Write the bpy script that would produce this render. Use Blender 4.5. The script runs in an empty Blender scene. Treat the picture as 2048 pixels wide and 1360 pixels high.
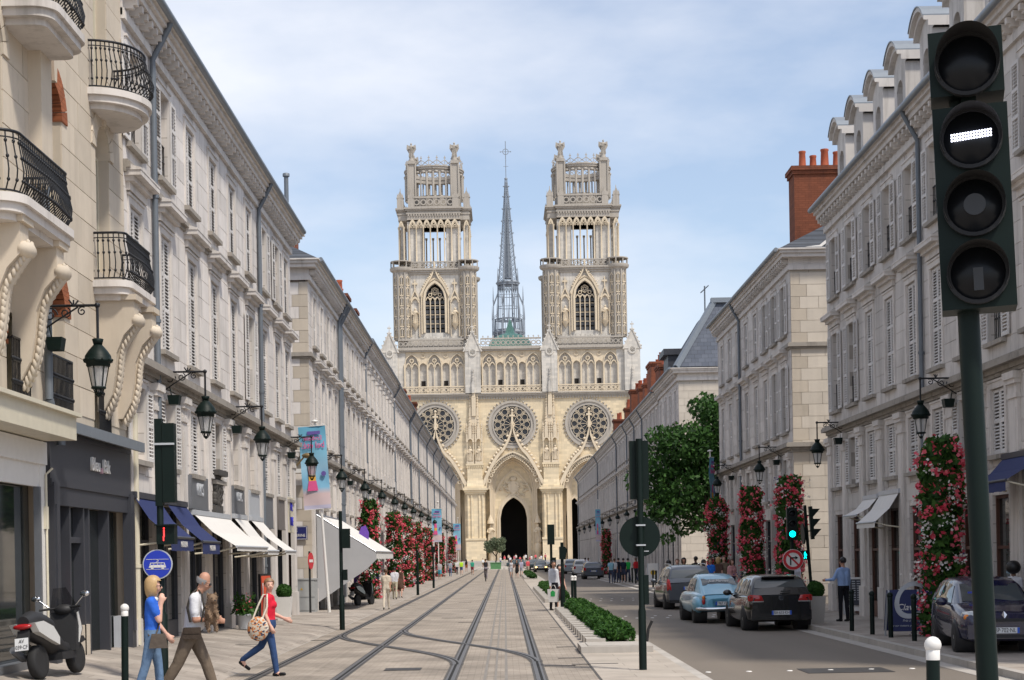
import bpy, bmesh, math, random
from mathutils import Vector, Matrix, noise as mnoise
random.seed(7)
PI = math.pi
scene = bpy.context.scene
col = scene.collection

# ------------------------------------------------------------------ camera, sky, sun, exposure
F_PX, VPX, VPY, CAM_H, ROLL = 3300.0, 1010.0, 1112.0, 2.0, 0.018
cam = bpy.data.cameras.new('camera')
cam.sensor_width = 36.0
cam.lens = F_PX / 2048 * 36
cam.shift_x = (1024 - VPX) / 2048
cam.shift_y = (VPY - 680) / 2048
cam.clip_start = 0.2
cam.clip_end = 6000
cam_o = bpy.data.objects.new('camera', cam)
cam_o.location = (0, 0, CAM_H)
cam_o.rotation_euler = (PI / 2, ROLL, 0)
col.objects.link(cam_o)
scene.camera = cam_o

SUN_EL, SUN_AZ = math.radians(57), math.radians(136)      # azimuth clockwise from +Y (street axis)
world = bpy.data.worlds.new('World')
scene.world = world
world.use_nodes = True
nt = world.node_tree
nt.nodes.clear()
w_out = nt.nodes.new('ShaderNodeOutputWorld')
w_bg = nt.nodes.new('ShaderNodeBackground')
w_sky = nt.nodes.new('ShaderNodeTexSky')
w_sky.sky_type = 'NISHITA'
w_sky.sun_disc = False
w_sky.sun_elevation = SUN_EL
w_sky.sun_rotation = SUN_AZ
w_sky.air_density = 1.0
w_sky.dust_density = 1.2
w_sky.ozone_density = 2.0
w_tc = nt.nodes.new('ShaderNodeTexCoord')
w_map = nt.nodes.new('ShaderNodeMapping')
w_map.inputs['Scale'].default_value = (1.0, 1.0, 2.6)
w_map.inputs['Location'].default_value = (0.35, 0.2, 0.1)
w_n = nt.nodes.new('ShaderNodeTexNoise')
w_n.inputs['Scale'].default_value = 2.1
w_n.inputs['Detail'].default_value = 7
w_n.inputs['Roughness'].default_value = 0.52
w_r = nt.nodes.new('ShaderNodeValToRGB')
w_r.color_ramp.elements[0].position = 0.43
w_r.color_ramp.elements[0].color = (0.20, 0.20, 0.20, 1)
w_r.color_ramp.elements[1].position = 0.62
w_r.color_ramp.elements[1].color = (0.88, 0.88, 0.88, 1)
w_mix = nt.nodes.new('ShaderNodeMix')
w_mix.data_type = 'RGBA'
w_mix.inputs[7].default_value = (5.9, 6.05, 6.5, 1)           # thin cloud veil, in the sky's own units
nt.links.new(w_tc.outputs['Generated'], w_map.inputs['Vector'])
nt.links.new(w_map.outputs['Vector'], w_n.inputs['Vector'])
nt.links.new(w_n.outputs['Fac'], w_r.inputs['Fac'])
nt.links.new(w_r.outputs['Color'], w_mix.inputs[0])
nt.links.new(w_sky.outputs['Color'], w_mix.inputs[6])
nt.links.new(w_mix.outputs[2], w_bg.inputs['Color'])
w_bg.inputs['Strength'].default_value = 0.105
nt.links.new(w_bg.outputs['Background'], w_out.inputs['Surface'])

sun = bpy.data.lights.new('sun', 'SUN')
sun.energy = 2.35
sun.angle = math.radians(6.0)
sun.color = (1.0, 0.93, 0.82)
sun_o = bpy.data.objects.new('sun', sun)
sd = Vector((math.sin(SUN_AZ) * math.cos(SUN_EL), math.cos(SUN_AZ) * math.cos(SUN_EL), math.sin(SUN_EL)))
sun_o.rotation_euler = sd.to_track_quat('Z', 'Y').to_euler()
sun_o.location = (0, 0, 60)
col.objects.link(sun_o)

vs = scene.view_settings
vs.view_transform = 'Standard'
vs.look = 'None'
vs.gamma = 1.0
vs.exposure = 0.68
vs.use_curve_mapping = False
scene.cycles.use_denoising = True
scene.cycles.max_bounces = 6
scene.cycles.transparent_max_bounces = 8

# ------------------------------------------------------------------ helpers
def unroll(px, py):
    dx, dy = px - VPX, VPY - py
    c, s = math.cos(ROLL), math.sin(ROLL)
    return dx * c + dy * s, -dx * s + dy * c
def at(px, py, Y):
    """world point at street depth Y that was measured at photo position px, py"""
    dx, dy = unroll(px, py)
    return Vector((dx * Y / F_PX, Y, CAM_H + dy * Y / F_PX))
def on_ground(px, py, z=0.0):
    dx, dy = unroll(px, py)
    Y = F_PX * (CAM_H - z) / max(1.0, -dy)
    return Vector((dx * Y / F_PX, Y, z))

def tag(o, label=None, cat=None, group=None, kind=None):
    if label: o['label'] = label
    if cat: o['category'] = cat
    if group: o['group'] = group
    if kind: o['kind'] = kind
    return o
def empty(name, loc=(0, 0, 0), rz=0.0, label=None, cat=None, group=None):
    o = bpy.data.objects.new(name, None)
    o.empty_display_size = 0.2
    o.location = loc
    o.rotation_euler = (0, 0, rz)
    col.objects.link(o)
    return tag(o, label, cat, group)
def put(name, me, parent=None, loc=(0, 0, 0), rz=0.0, scale=None, rot=None):
    o = bpy.data.objects.new(name, me)
    o.location = loc
    o.rotation_euler = rot if rot else (0, 0, rz)
    if scale: o.scale = scale
    if parent: o.parent = parent
    col.objects.link(o)
    return o
def copy_tree(o, parent=None):
    c = o.copy()
    col.objects.link(c)
    c.parent = parent
    for ch in list(KIDS.get(o, ())) or list(o.children):
        copy_tree(ch, c)
    return c
KIDS = {}

class MB:
    def __init__(s, T=None):
        s.v, s.f, s.m, s.sm, s.T = [], [], [], [], T
    def add(s, vs, fs, mi=0, smooth=False):
        o = len(s.v)
        s.v += [s.T(p) for p in vs] if s.T else [tuple(p) for p in vs]
        for f in fs:
            s.f.append(tuple(i + o for i in f)); s.m.append(mi); s.sm.append(smooth)
        return s
    def box(s, x0, x1, y0, y1, z0, z1, mi=0):
        return s.add([(x0,y0,z0),(x1,y0,z0),(x1,y1,z0),(x0,y1,z0),(x0,y0,z1),(x1,y0,z1),(x1,y1,z1),(x0,y1,z1)],
              [(0,3,2,1),(4,5,6,7),(0,1,5,4),(1,2,6,5),(2,3,7,6),(3,0,4,7)], mi)
    def tbox(s, cx, cy, z0, z1, a0, b0, a1, b1, mi=0):
        """tapered box: half sizes a0,b0 at the bottom, a1,b1 at the top"""
        return s.add([(cx-a0,cy-b0,z0),(cx+a0,cy-b0,z0),(cx+a0,cy+b0,z0),(cx-a0,cy+b0,z0),
                      (cx-a1,cy-b1,z1),(cx+a1,cy-b1,z1),(cx+a1,cy+b1,z1),(cx-a1,cy+b1,z1)],
              [(0,3,2,1),(4,5,6,7),(0,1,5,4),(1,2,6,5),(2,3,7,6),(3,0,4,7)], mi)
    def quad(s, a, b, c, d, mi=0):
        return s.add([a, b, c, d], [(0,1,2,3)], mi)
    def prism(s, poly, fn, a0, a1, mi=0, smooth=False):
        n = len(poly)
        vs = [fn(p, a0) for p in poly] + [fn(p, a1) for p in poly]
        s.add(vs, [(i, (i+1) % n, n+(i+1) % n, n+i) for i in range(n)], mi, smooth)
        return s.add(vs, [tuple(range(n-1, -1, -1)), tuple(range(n, 2*n))], mi)
    def tube(s, pts, r, n=8, mi=0, caps=True, smooth=True):
        pts = [Vector(p) for p in pts]
        rs = r if isinstance(r, (list, tuple)) else [r] * len(pts)
        vs, up = [], None
        for i, p in enumerate(pts):
            d = (pts[min(i+1, len(pts)-1)] - pts[max(i-1, 0)])
            d = d.normalized() if d.length > 1e-9 else Vector((0, 0, 1))
            if up is None: up = d.orthogonal().normalized()
            a = (up - d * up.dot(d))
            a = a.normalized() if a.length > 1e-6 else d.orthogonal().normalized()
            up = a
            b = d.cross(a)
            for k in range(n):
                t = 2 * PI * k / n
                vs.append(tuple(p + (a * math.cos(t) + b * math.sin(t)) * rs[i]))
        fs = [(i*n+k, i*n+(k+1) % n, (i+1)*n+(k+1) % n, (i+1)*n+k) for i in range(len(pts)-1) for k in range(n)]
        s.add(vs, fs, mi, smooth)
        if caps:
            s.add(vs[:n], [tuple(range(n-1, -1, -1))], mi); s.add(vs[-n:], [tuple(range(n))], mi)
        return s
    def bar(s, a, b, w, h, mi=0):
        """square bar between two points"""
        a, b = Vector(a), Vector(b)
        d = (b - a).normalized()
        u = d.cross(Vector((0, 0, 1)))
        u = u.normalized() if u.length > 1e-4 else Vector((1, 0, 0))
        v = u.cross(d).normalized()
        vs = []
        for p in (a, b):
            for i, j in ((-1,-1),(1,-1),(1,1),(-1,1)):
                vs.append(tuple(p + u * (i*w/2) + v * (j*h/2)))
        return s.add(vs, [(0,3,2,1),(4,5,6,7),(0,1,5,4),(1,2,6,5),(2,3,7,6),(3,0,4,7)], mi)
    def lathe(s, prof, c=(0, 0, 0), n=16, mi=0, smooth=True, sx=1.0, sy=1.0):
        vs = []
        for r, z in prof:
            for k in range(n):
                t = 2 * PI * k / n
                vs.append((c[0] + r*sx*math.cos(t), c[1] + r*sy*math.sin(t), c[2] + z))
        m = len(prof)
        s.add(vs, [(i*n+k, i*n+(k+1) % n, (i+1)*n+(k+1) % n, (i+1)*n+k) for i in range(m-1) for k in range(n)], mi, smooth)
        s.add(vs[:n], [tuple(range(n-1, -1, -1))], mi)
        return s.add(vs[-n:], [tuple(range(n))], mi)
    def ball(s, c, r, nu=10, nv=7, mi=0):
        rx, ry, rz = r if isinstance(r, (list, tuple)) else (r, r, r)
        vs = [(c[0], c[1], c[2]-rz)]
        for j in range(1, nv):
            a = -PI/2 + PI*j/nv
            for k in range(nu):
                t = 2*PI*k/nu
                vs.append((c[0]+rx*math.cos(a)*math.cos(t), c[1]+ry*math.cos(a)*math.sin(t), c[2]+rz*math.sin(a)))
        vs.append((c[0], c[1], c[2]+rz))
        fs = [(0, 1+(k+1) % nu, 1+k) for k in range(nu)]
        for j in range(nv-2):
            fs += [(1+j*nu+k, 1+j*nu+(k+1) % nu, 1+(j+1)*nu+(k+1) % nu, 1+(j+1)*nu+k) for k in range(nu)]
        t = len(vs)-1
        fs += [(t, t-nu+k, t-nu+(k+1) % nu) for k in range(nu)]
        return s.add(vs, fs, mi, True)
    def band(s, outer, inner, y0, y1, mi=0):
        """solid strip in the xz plane between two polylines, from depth y0 (near) to y1"""
        n = len(outer)
        vs = [(p[0], y0, p[1]) for p in outer] + [(p[0], y0, p[1]) for p in inner] + \
             [(p[0], y1, p[1]) for p in outer] + [(p[0], y1, p[1]) for p in inner]
        fs = []
        for i in range(n-1):
            fs += [(i, i+1, n+i+1, n+i), (2*n+i+1, 2*n+i, 3*n+i, 3*n+i+1), (i+1, i, 2*n+i, 2*n+i+1), (n+i, n+i+1, 3*n+i+1, 3*n+i)]
        fs += [(0, n, 3*n, 2*n), (n-1, 3*n-1, 4*n-1, 2*n-1)]
        return s.add(vs, fs, mi)
    def ring(s, cx, cz, r0, r1, y0, y1, n=24, a0=0.0, a1=2*PI, mi=0):
        A = [a0 + (a1-a0)*i/n for i in range(n+1)]
        return s.band([(cx+r1*math.cos(a), cz+r1*math.sin(a)) for a in A], [(cx+r0*math.cos(a), cz+r0*math.sin(a)) for a in A], y0, y1, mi)
    def mesh(s, name, mats):
        me = bpy.data.meshes.new(name)
        me.from_pydata(s.v, [], s.f)
        ms = mats if isinstance(mats, (list, tuple)) else [mats]
        for m in ms: me.materials.append(m)
        if len(ms) > 1: me.polygons.foreach_set('material_index', s.m)
        me.polygons.foreach_set('use_smooth', s.sm)
        me.update()
        return me
    def build(s, name, mats, parent=None, loc=(0, 0, 0), rz=0.0):
        return put(name, s.mesh(name, mats), parent, loc, rz)

# ------------------------------------------------------------------ materials
def new_mat(name):
    m = bpy.data.materials.new(name)
    m.use_nodes = True
    n = m.node_tree.nodes
    n.clear()
    o = n.new('ShaderNodeOutputMaterial'); b = n.new('ShaderNodeBsdfPrincipled')
    m.node_tree.links.new(b.outputs[0], o.inputs[0])
    return m, m.node_tree, b
def rgb(c): return (c[0], c[1], c[2], 1.0)
def plain(name, c, rough=0.6, metal=0.0, var=0.12, scale=6.0, spec=0.5, coat=0.0, bump=0.0, emit=None, es=0.0):
    m, t, b = new_mat(name)
    b.inputs['Roughness'].default_value = rough
    b.inputs['Metallic'].default_value = metal
    b.inputs['Specular IOR Level'].default_value = spec
    b.inputs['Coat Weight'].default_value = coat
    if emit:
        b.inputs['Emission Color'].default_value = rgb(emit); b.inputs['Emission Strength'].default_value = es
    if var <= 0:
        b.inputs['Base Color'].default_value = rgb(c); return m
    tc = t.nodes.new('ShaderNodeTexCoord'); n = t.nodes.new('ShaderNodeTexNoise')
    n.inputs['Scale'].default_value = scale; n.inputs['Detail'].default_value = 5
    mx = t.nodes.new('ShaderNodeMix'); mx.data_type = 'RGBA'
    mx.inputs[6].default_value = rgb([x*(1-var) for x in c]); mx.inputs[7].default_value = rgb([min(1, x*(1+var)) for x in c])
    t.links.new(tc.outputs['Object'], n.inputs['Vector']); t.links.new(n.outputs['Fac'], mx.inputs[0])
    t.links.new(mx.outputs[2], b.inputs['Base Color'])
    if bump:
        bp = t.nodes.new('ShaderNodeBump'); bp.inputs['Strength'].default_value = bump; bp.inputs['Distance'].default_value = 0.02
        t.links.new(n.outputs['Fac'], bp.inputs['Height']); t.links.new(bp.outputs[0], b.inputs['Normal'])
    return m
def stone(name, c, stain=(0.16, 0.14, 0.12), amt=0.5, scale=1.2, rnd=0.10, joints=None, axis='yz', jcol=0.6, vert=0.25, warm=None):
    """limestone: two noises for tone, vertical rain streaks, per-object tone, optional masonry joints"""
    m, t, b = new_mat(name)
    N, L = t.nodes, t.links
    b.inputs['Roughness'].default_value = 0.9
    b.inputs['Specular IOR Level'].default_value = 0.25
    geo = N.new('ShaderNodeNewGeometry')
    n1 = N.new('ShaderNodeTexNoise'); n1.inputs['Scale'].default_value = scale; n1.inputs['Detail'].default_value = 8; n1.inputs['Roughness'].default_value = 0.62
    L.new(geo.outputs['Position'], n1.inputs['Vector'])
    mp = N.new('ShaderNodeMapping'); mp.inputs['Scale'].default_value = (2.2, 2.2, vert)
    L.new(geo.outputs['Position'], mp.inputs['Vector'])
    n2 = N.new('ShaderNodeTexNoise'); n2.inputs['Scale'].default_value = 1.4; n2.inputs['Detail'].default_value = 7; n2.inputs['Roughness'].default_value = 0.65
    L.new(mp.outputs[0], n2.inputs['Vector'])
    mx = N.new('ShaderNodeMix'); mx.data_type = 'RGBA'
    mx.inputs[6].default_value = rgb([x*0.80 for x in c]); mx.inputs[7].default_value = rgb([min(1, x*1.16) for x in c] if not warm else warm)
    L.new(n1.outputs['Fac'], mx.inputs[0])
    rp = N.new('ShaderNodeValToRGB'); rp.color_ramp.elements[0].position = 0.50; rp.color_ramp.elements[0].color = (0, 0, 0, 1)
    rp.color_ramp.elements[1].position = 0.80; rp.color_ramp.elements[1].color = (amt, amt, amt, 1)
    L.new(n2.outputs['Fac'], rp.inputs['Fac'])
    ms = N.new('ShaderNodeMix'); ms.data_type = 'RGBA'
    L.new(rp.outputs[0], ms.inputs[0]); L.new(mx.outputs[2], ms.inputs[6]); ms.inputs[7].default_value = rgb(stain)
    cur = ms.outputs[2]
    hgt = n1.outputs['Fac']
    if joints:
        bw, bh = joints
        sep = N.new('ShaderNodeSeparateXYZ'); L.new(geo.outputs['Position'], sep.inputs[0])
        cmb = N.new('ShaderNodeCombineXYZ')
        L.new(sep.outputs['Y' if axis == 'yz' else 'X'], cmb.inputs[0]); L.new(sep.outputs['Z' if axis != 'xy' else 'Y'], cmb.inputs[1])
        br = N.new('ShaderNodeTexBrick'); br.inputs['Scale'].default_value = 1.0
        br.inputs['Brick Width'].default_value = bw; br.inputs['Row Height'].default_value = bh
        br.inputs['Mortar Size'].default_value = 0.012 if bh > 0.15 else 0.007
        br.inputs['Mortar Smooth'].default_value = 0.2
        br.inputs['Color1'].default_value = (0.86, 0.86, 0.86, 1); br.inputs['Color2'].default_value = (1.1, 1.08, 1.05, 1)
        br.inputs['Mortar'].default_value = (jcol, jcol*0.96, jcol*0.9, 1)
        L.new(cmb.outputs[0], br.inputs['Vector'])
        mm = N.new('ShaderNodeMix'); mm.data_type = 'RGBA'; mm.blend_type = 'MULTIPLY'; mm.inputs[0].default_value = 1.0
        L.new(cur, mm.inputs[6]); L.new(br.outputs['Color'], mm.inputs[7]); cur = mm.outputs[2]
    if rnd:
        oi = N.new('ShaderNodeObjectInfo'); mr = N.new('ShaderNodeMapRange')
        mr.inputs[3].default_value = 1-rnd; mr.inputs[4].default_value = 1+rnd
        L.new(oi.outputs['Random'], mr.inputs[0])
        mo = N.new('ShaderNodeMix'); mo.data_type = 'RGBA'; mo.blend_type = 'MULTIPLY'; mo.inputs[0].default_value = 1.0
        L.new(cur, mo.inputs[6]); L.new(mr.outputs[0], mo.inputs[7]); cur = mo.outputs[2]
    L.new(cur, b.inputs['Base Color'])
    bp = N.new('ShaderNodeBump'); bp.inputs['Strength'].default_value = 0.35; bp.inputs['Distance'].default_value = 0.02
    L.new(hgt, bp.inputs['Height']); L.new(bp.outputs[0], b.inputs['Normal'])
    return m
def glass_dark(name, c=(0.03, 0.035, 0.04), rough=0.06):
    m, t, b = new_mat(name)
    b.inputs['Base Color'].default_value = rgb(c); b.inputs['Roughness'].default_value = rough
    b.inputs['Specular IOR Level'].default_value = 0.8
    return m

M = {}
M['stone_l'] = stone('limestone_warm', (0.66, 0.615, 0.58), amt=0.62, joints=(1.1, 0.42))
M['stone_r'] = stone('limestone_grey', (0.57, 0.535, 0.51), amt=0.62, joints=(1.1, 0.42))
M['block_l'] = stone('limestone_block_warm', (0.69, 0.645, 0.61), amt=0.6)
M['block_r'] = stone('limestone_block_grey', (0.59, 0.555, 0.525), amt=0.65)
M['trim'] = stone('limestone_trim', (0.63, 0.59, 0.555), amt=0.55, rnd=0.06)
M['ledge'] = stone('weathered_ledge', (0.33, 0.30, 0.265), amt=0.75, stain=(0.07, 0.065, 0.06), rnd=0.05, vert=1.0)
M['stone_side'] = stone('limestone_side', (0.56, 0.51, 0.44), amt=0.25, joints=(0.8, 0.36), axis='xz')
M['cath'] = stone('cathedral_stone', (0.74, 0.61, 0.41), amt=0.30, stain=(0.34, 0.29, 0.22), scale=0.22, rnd=0.0, joints=(1.1, 0.5), axis='xz', jcol=0.86, vert=0.12, warm=(0.77, 0.67, 0.50))
M['cath_grey'] = stone('cathedral_weathered', (0.42, 0.385, 0.34), amt=0.65, stain=(0.17, 0.155, 0.14), scale=0.3, rnd=0.0, vert=0.10)
M['cath_trim'] = stone('cathedral_carving', (0.66, 0.56, 0.42), amt=0.45, stain=(0.22, 0.20, 0.17), scale=0.4, rnd=0.0, vert=0.15)
M['lead'] = plain('lead_grey', (0.24, 0.27, 0.31), 0.6, 0.2)
M['copper'] = plain('copper_green', (0.25, 0.50, 0.40), 0.7)
M['void'] = plain('timber_and_painted_shade', (0.02, 0.017, 0.015), 0.9)  # door timber; also the shade painted inside hollow openings
M['louvre'] = plain('slate_louvre', (0.06, 0.065, 0.075), 0.7)
M['slate'] = stone('roof_slate', (0.085, 0.095, 0.115), amt=0.3, stain=(0.05, 0.05, 0.055), scale=2.0, rnd=0.0, joints=(0.35, 0.22), axis='yz', jcol=0.45)
M['zinc'] = plain('zinc', (0.22, 0.245, 0.275), 0.5, 0.4)
M['pipe'] = plain('grey_downpipe', (0.145, 0.165, 0.19), 0.55, 0.2)
M['cream'] = plain('cream_paint', (0.60, 0.55, 0.43), 0.5)
M['white'] = plain('white_paint', (0.72, 0.70, 0.67), 0.5, var=0.07)
M['shutter'] = stone('shutter_paint', (0.62, 0.60, 0.585), amt=0.25, stain=(.3, .27, .24), rnd=0.11, vert=.6)
M['pane'] = glass_dark('window_glass', (0.05, 0.055, 0.06))
M['shopglass'] = glass_dark('shop_glass', (0.018, 0.022, 0.022), 0.03)
M['iron'] = plain('black_iron', (0.012, 0.013, 0.016), 0.45, 0.3)
M['green'] = plain('dark_green_paint', (0.004, 0.011, 0.009), 0.5, var=0.2, spec=0.2)
M['brick'] = stone('red_brick', (0.22, 0.075, 0.042), amt=0.7, stain=(0.06, 0.035, 0.03), scale=3, rnd=0.22, joints=(0.24, 0.085), axis='xz', jcol=0.65)
M['brick_y'] = stone('red_brick_street_face', (0.33, 0.115, 0.055), amt=0.5, stain=(0.10, 0.05, 0.035), scale=3, rnd=0.22, joints=(0.24, 0.075), axis='yz', jcol=0.65)
M['terracotta'] = plain('terracotta', (0.40, 0.095, 0.04), 0.75, var=0.3)
M['dark_shop'] = plain('charcoal_shop_paint', (0.040, 0.042, 0.052), 0.5)
M['navy'] = plain('navy_canvas', (0.012, 0.022, 0.10), 0.85)
M['canvas'] = plain('white_canvas', (0.66, 0.64, 0.61), 0.85, var=0.08)
M['grey_canvas'] = plain('grey_canvas', (0.40, 0.40, 0.41), 0.85, var=0.10, scale=1.5)
M['lens_grey'] = plain('faint_lens', (0.022, 0.023, 0.026), 0.4, var=0)
M['sign_grey'] = plain('brushed_grey_sign', (0.19, 0.20, 0.22), 0.4, 0.4)
M['wood'] = plain('dark_wood', (0.09, 0.035, 0.022), 0.5)
M['blue_sign'] = plain('blue_enamel', (0.01, 0.035, 0.42), 0.35, var=0.04)
M['navy_sign'] = plain('navy_enamel', (0.015, 0.02, 0.12), 0.35, var=0.04)
M['rim'] = plain('sign_rim', (0.45, 0.47, 0.50), 0.4)
M['red'] = plain('red_paint', (0.55, 0.02, 0.03), 0.4, var=0.05)
M['rubber'] = plain('rubber', (0.016, 0.016, 0.017), 0.8)
M['steel'] = plain('steel', (0.42, 0.43, 0.45), 0.3, 0.9)
M['chrome'] = plain('chrome', (0.75, 0.76, 0.78), 0.12, 1.0, var=0)
M['leaf'] = None
def leafmat(name, c, c2):
    m, t, b = new_mat(name)
    b.inputs['Roughness'].default_value = 0.6
    b.inputs['Specular IOR Level'].default_value = 0.25
    geo = t.nodes.new('ShaderNodeNewGeometry')
    rp = t.nodes.new('ShaderNodeMix'); rp.data_type = 'RGBA'
    rp.inputs[6].default_value = rgb(c); rp.inputs[7].default_value = rgb(c2)
    t.links.new(geo.outputs['Random Per Island'], rp.inputs[0])
    t.links.new(rp.outputs[2], b.inputs['Base Color'])
    tr = t.nodes.new('ShaderNodeBsdfTranslucent'); t.links.new(rp.outputs[2], tr.inputs['Color'])
    ms = t.nodes.new('ShaderNodeMixShader'); ms.inputs[0].default_value = 0.25
    out = [n for n in t.nodes if n.type == 'OUTPUT_MATERIAL'][0]
    t.links.new(b.outputs[0], ms.inputs[1]); t.links.new(tr.outputs[0], ms.inputs[2]); t.links.new(ms.outputs[0], out.inputs[0])
    return m
M['leaf'] = leafmat('tree_leaf', (0.014, 0.045, 0.011), (0.06, 0.145, 0.028))
M['leaf_hedge'] = leafmat('box_hedge_leaf', (0.018, 0.065, 0.012), (0.06, 0.15, 0.025))
M['leaf_olive'] = leafmat('olive_leaf', (0.09, 0.12, 0.065), (0.22, 0.26, 0.16))
M['leaf_fl'] = leafmat('flower_tower_leaf', (0.02, 0.06, 0.014), (0.07, 0.16, 0.03))
M['fl_red'] = leafmat('pink_red_blossom', (0.62, 0.04, 0.08), (0.86, 0.20, 0.25))
M['fl_white'] = leafmat('white_blossom', (0.70, 0.68, 0.62), (0.82, 0.81, 0.78))
M['fl_blue'] = leafmat('violet_blossom', (0.05, 0.04, 0.16), (0.11, 0.08, 0.28))
M['bark'] = plain('bark', (0.10, 0.075, 0.055), 0.9, bump=0.5, scale=12)

# a shared unit block (0..1 on y and z, depth 0..1 on x) scaled per stone
_u = MB(); _u.box(0, 1, 0, 1, 0, 1)
UNIT = {}
def unit(mat):
    if mat.name not in UNIT: UNIT[mat.name] = _u.mesh('stone_block', mat)
    return UNIT[mat.name]
def text(name, s, size, mat, parent, loc, rot, depth=0.01, align='CENTER', sx=1.0, shear=0.0):
    c = bpy.data.curves.new(name, 'FONT')
    c.body = s; c.size = size; c.extrude = depth; c.align_x = align; c.align_y = 'CENTER'; c.shear = shear
    t = bpy.data.objects.new('tmp_text', c)
    me = bpy.data.meshes.new_from_object(t)
    bpy.data.objects.remove(t); bpy.data.curves.remove(c)
    me.materials.clear(); me.materials.append(mat)
    o = put(name, me, parent, loc, rot=rot, scale=(sx, 1, 1))
    return o
# ------------------------------------------------------------------ ground, road, pavements, tracks
XL, XR = -7.27, 10.9            # facade planes
X_PAVL, X_MED, X_RDL, X_RDR = -4.8, 1.5, 3.2, 8.1
Z_ROAD = -0.12
def ramp(y):
    if y < 28: return 0.40
    if y < 62: return 0.40 * (62 - y) / 34.0
    return 0.0
def zl(x, y):
    """left pavement climbs gently to the shop fronts near the camera"""
    k = min(1.0, max(0.0, (X_PAVL - x) / (X_PAVL - XL)))
    return 0.05 * min(1.0, k * 8) + ramp(y) * k

def paving(name, c, c2, bw, bh, mort=0.006, jc=0.5, rough=0.85, scale=0.6, amt=0.75, spec=0.3, off=0.5):
    m, t, b = new_mat(name)
    N, L = t.nodes, t.links
    b.inputs['Roughness'].default_value = rough; b.inputs['Specular IOR Level'].default_value = spec
    geo = N.new('ShaderNodeNewGeometry')
    br = N.new('ShaderNodeTexBrick'); br.inputs['Scale'].default_value = 1.0; br.offset = off
    br.inputs['Brick Width'].default_value = bw; br.inputs['Row Height'].default_value = bh
    br.inputs['Mortar Size'].default_value = mort; br.inputs['Mortar Smooth'].default_value = 0.3
    br.inputs['Color1'].default_value = rgb(c); br.inputs['Color2'].default_value = rgb(c2)
    br.inputs['Mortar'].default_value = rgb([x*jc for x in c])
    L.new(geo.outputs['Position'], br.inputs['Vector'])
    n = N.new('ShaderNodeTexNoise'); n.inputs['Scale'].default_value = scale; n.inputs['Detail'].default_value = 9; n.inputs['Roughness'].default_value = 0.65
    L.new(geo.outputs['Position'], n.inputs['Vector'])
    rp = N.new('ShaderNodeValToRGB'); e = rp.color_ramp.elements
    e[0].position = 0.3; e[0].color = (1-amt*0.55,)*3 + (1,); e[1].position = 0.72; e[1].color = (1+amt*0.35,)*3 + (1,)
    L.new(n.outputs['Fac'], rp.inputs['Fac'])
    mm = N.new('ShaderNodeMix'); mm.data_type = 'RGBA'; mm.blend_type = 'MULTIPLY'; mm.inputs[0].default_value = 1.0
    L.new(br.outputs['Color'], mm.inputs[6]); L.new(rp.outputs[0], mm.inputs[7])
    L.new(mm.outputs[2], b.inputs['Base Color'])
    bp = N.new('ShaderNodeBump'); bp.inputs['Strength'].default_value = 0.5; bp.inputs['Distance'].default_value = 0.006
    L.new(br.outputs['Fac'], bp.inputs['Height']); bp.invert = True
    L.new(bp.outputs[0], b.inputs['Normal'])
    return m
def asphalt(name, c):
    m, t, b = new_mat(name)
    N, L = t.nodes, t.links
    b.inputs['Roughness'].default_value = 0.82
    geo = N.new('ShaderNodeNewGeometry')
    n1 = N.new('ShaderNodeTexNoise'); n1.inputs['Scale'].default_value = 0.35; n1.inputs['Detail'].default_value = 8
    mp = N.new('ShaderNodeMapping'); mp.inputs['Scale'].default_value = (1.6, 0.12, 1)
    L.new(geo.outputs['Position'], mp.inputs[0]); L.new(mp.outputs[0], n1.inputs['Vector'])
    n2 = N.new('ShaderNodeTexNoise'); n2.inputs['Scale'].default_value = 90; n2.inputs['Detail'].default_value = 3
    L.new(geo.outputs['Position'], n2.inputs['Vector'])
    a = N.new('ShaderNodeMix'); a.data_type = 'RGBA'; a.inputs[6].default_value = rgb([x*0.72 for x in c]); a.inputs[7].default_value = rgb([x*1.28 for x in c])
    L.new(n1.outputs['Fac'], a.inputs[0])
    g = N.new('ShaderNodeMix'); g.data_type = 'RGBA'; g.blend_type = 'MULTIPLY'; g.inputs[0].default_value = 0.5
    L.new(a.outputs[2], g.inputs[6]); L.new(n2.outputs['Fac'], g.inputs[7]); L.new(g.outputs[2], b.inputs['Base Color'])
    bp = N.new('ShaderNodeBump'); bp.inputs['Strength'].default_value = 0.4; bp.inputs['Distance'].default_value = 0.01
    L.new(n2.outputs['Fac'], bp.inputs['Height']); L.new(bp.outputs[0], b.inputs['Normal'])
    return m
M['setts'] = paving('tram_setts', (0.315, 0.27, 0.225), (0.375, 0.325, 0.275), 0.22, 0.11, 0.005, 0.62)
M['slabs'] = paving('pavement_slabs', (0.335, 0.29, 0.25), (0.385, 0.34, 0.295), 0.9, 0.45, 0.006, 0.6, scale=0.8)
M['med_slabs'] = paving('median_slabs', (0.40, 0.35, 0.30), (0.45, 0.40, 0.345), 1.4, 0.7, 0.006, 0.65, scale=0.8, amt=0.4)
M['asphalt'] = asphalt('brown_asphalt', (0.225, 0.19, 0.155))
M['strip'] = plain('power_strip_resin', (.22, .20, .18), .8, var=.2, scale=3)
M['bed'] = plain('track_bedding', (0.085, 0.08, 0.075), 0.8, var=0.35, scale=2.5)
M['rail'] = plain('rail_steel', (0.16, 0.15, 0.145), 0.42, 0.7, var=0.3, scale=3)
M['groove'] = plain('rail_groove', (0.012, 0.012, 0.012), 0.9)
M['kerb'] = stone('granite_kerb', (0.43, 0.40, 0.365), amt=0.4, rnd=0.08)
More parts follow.
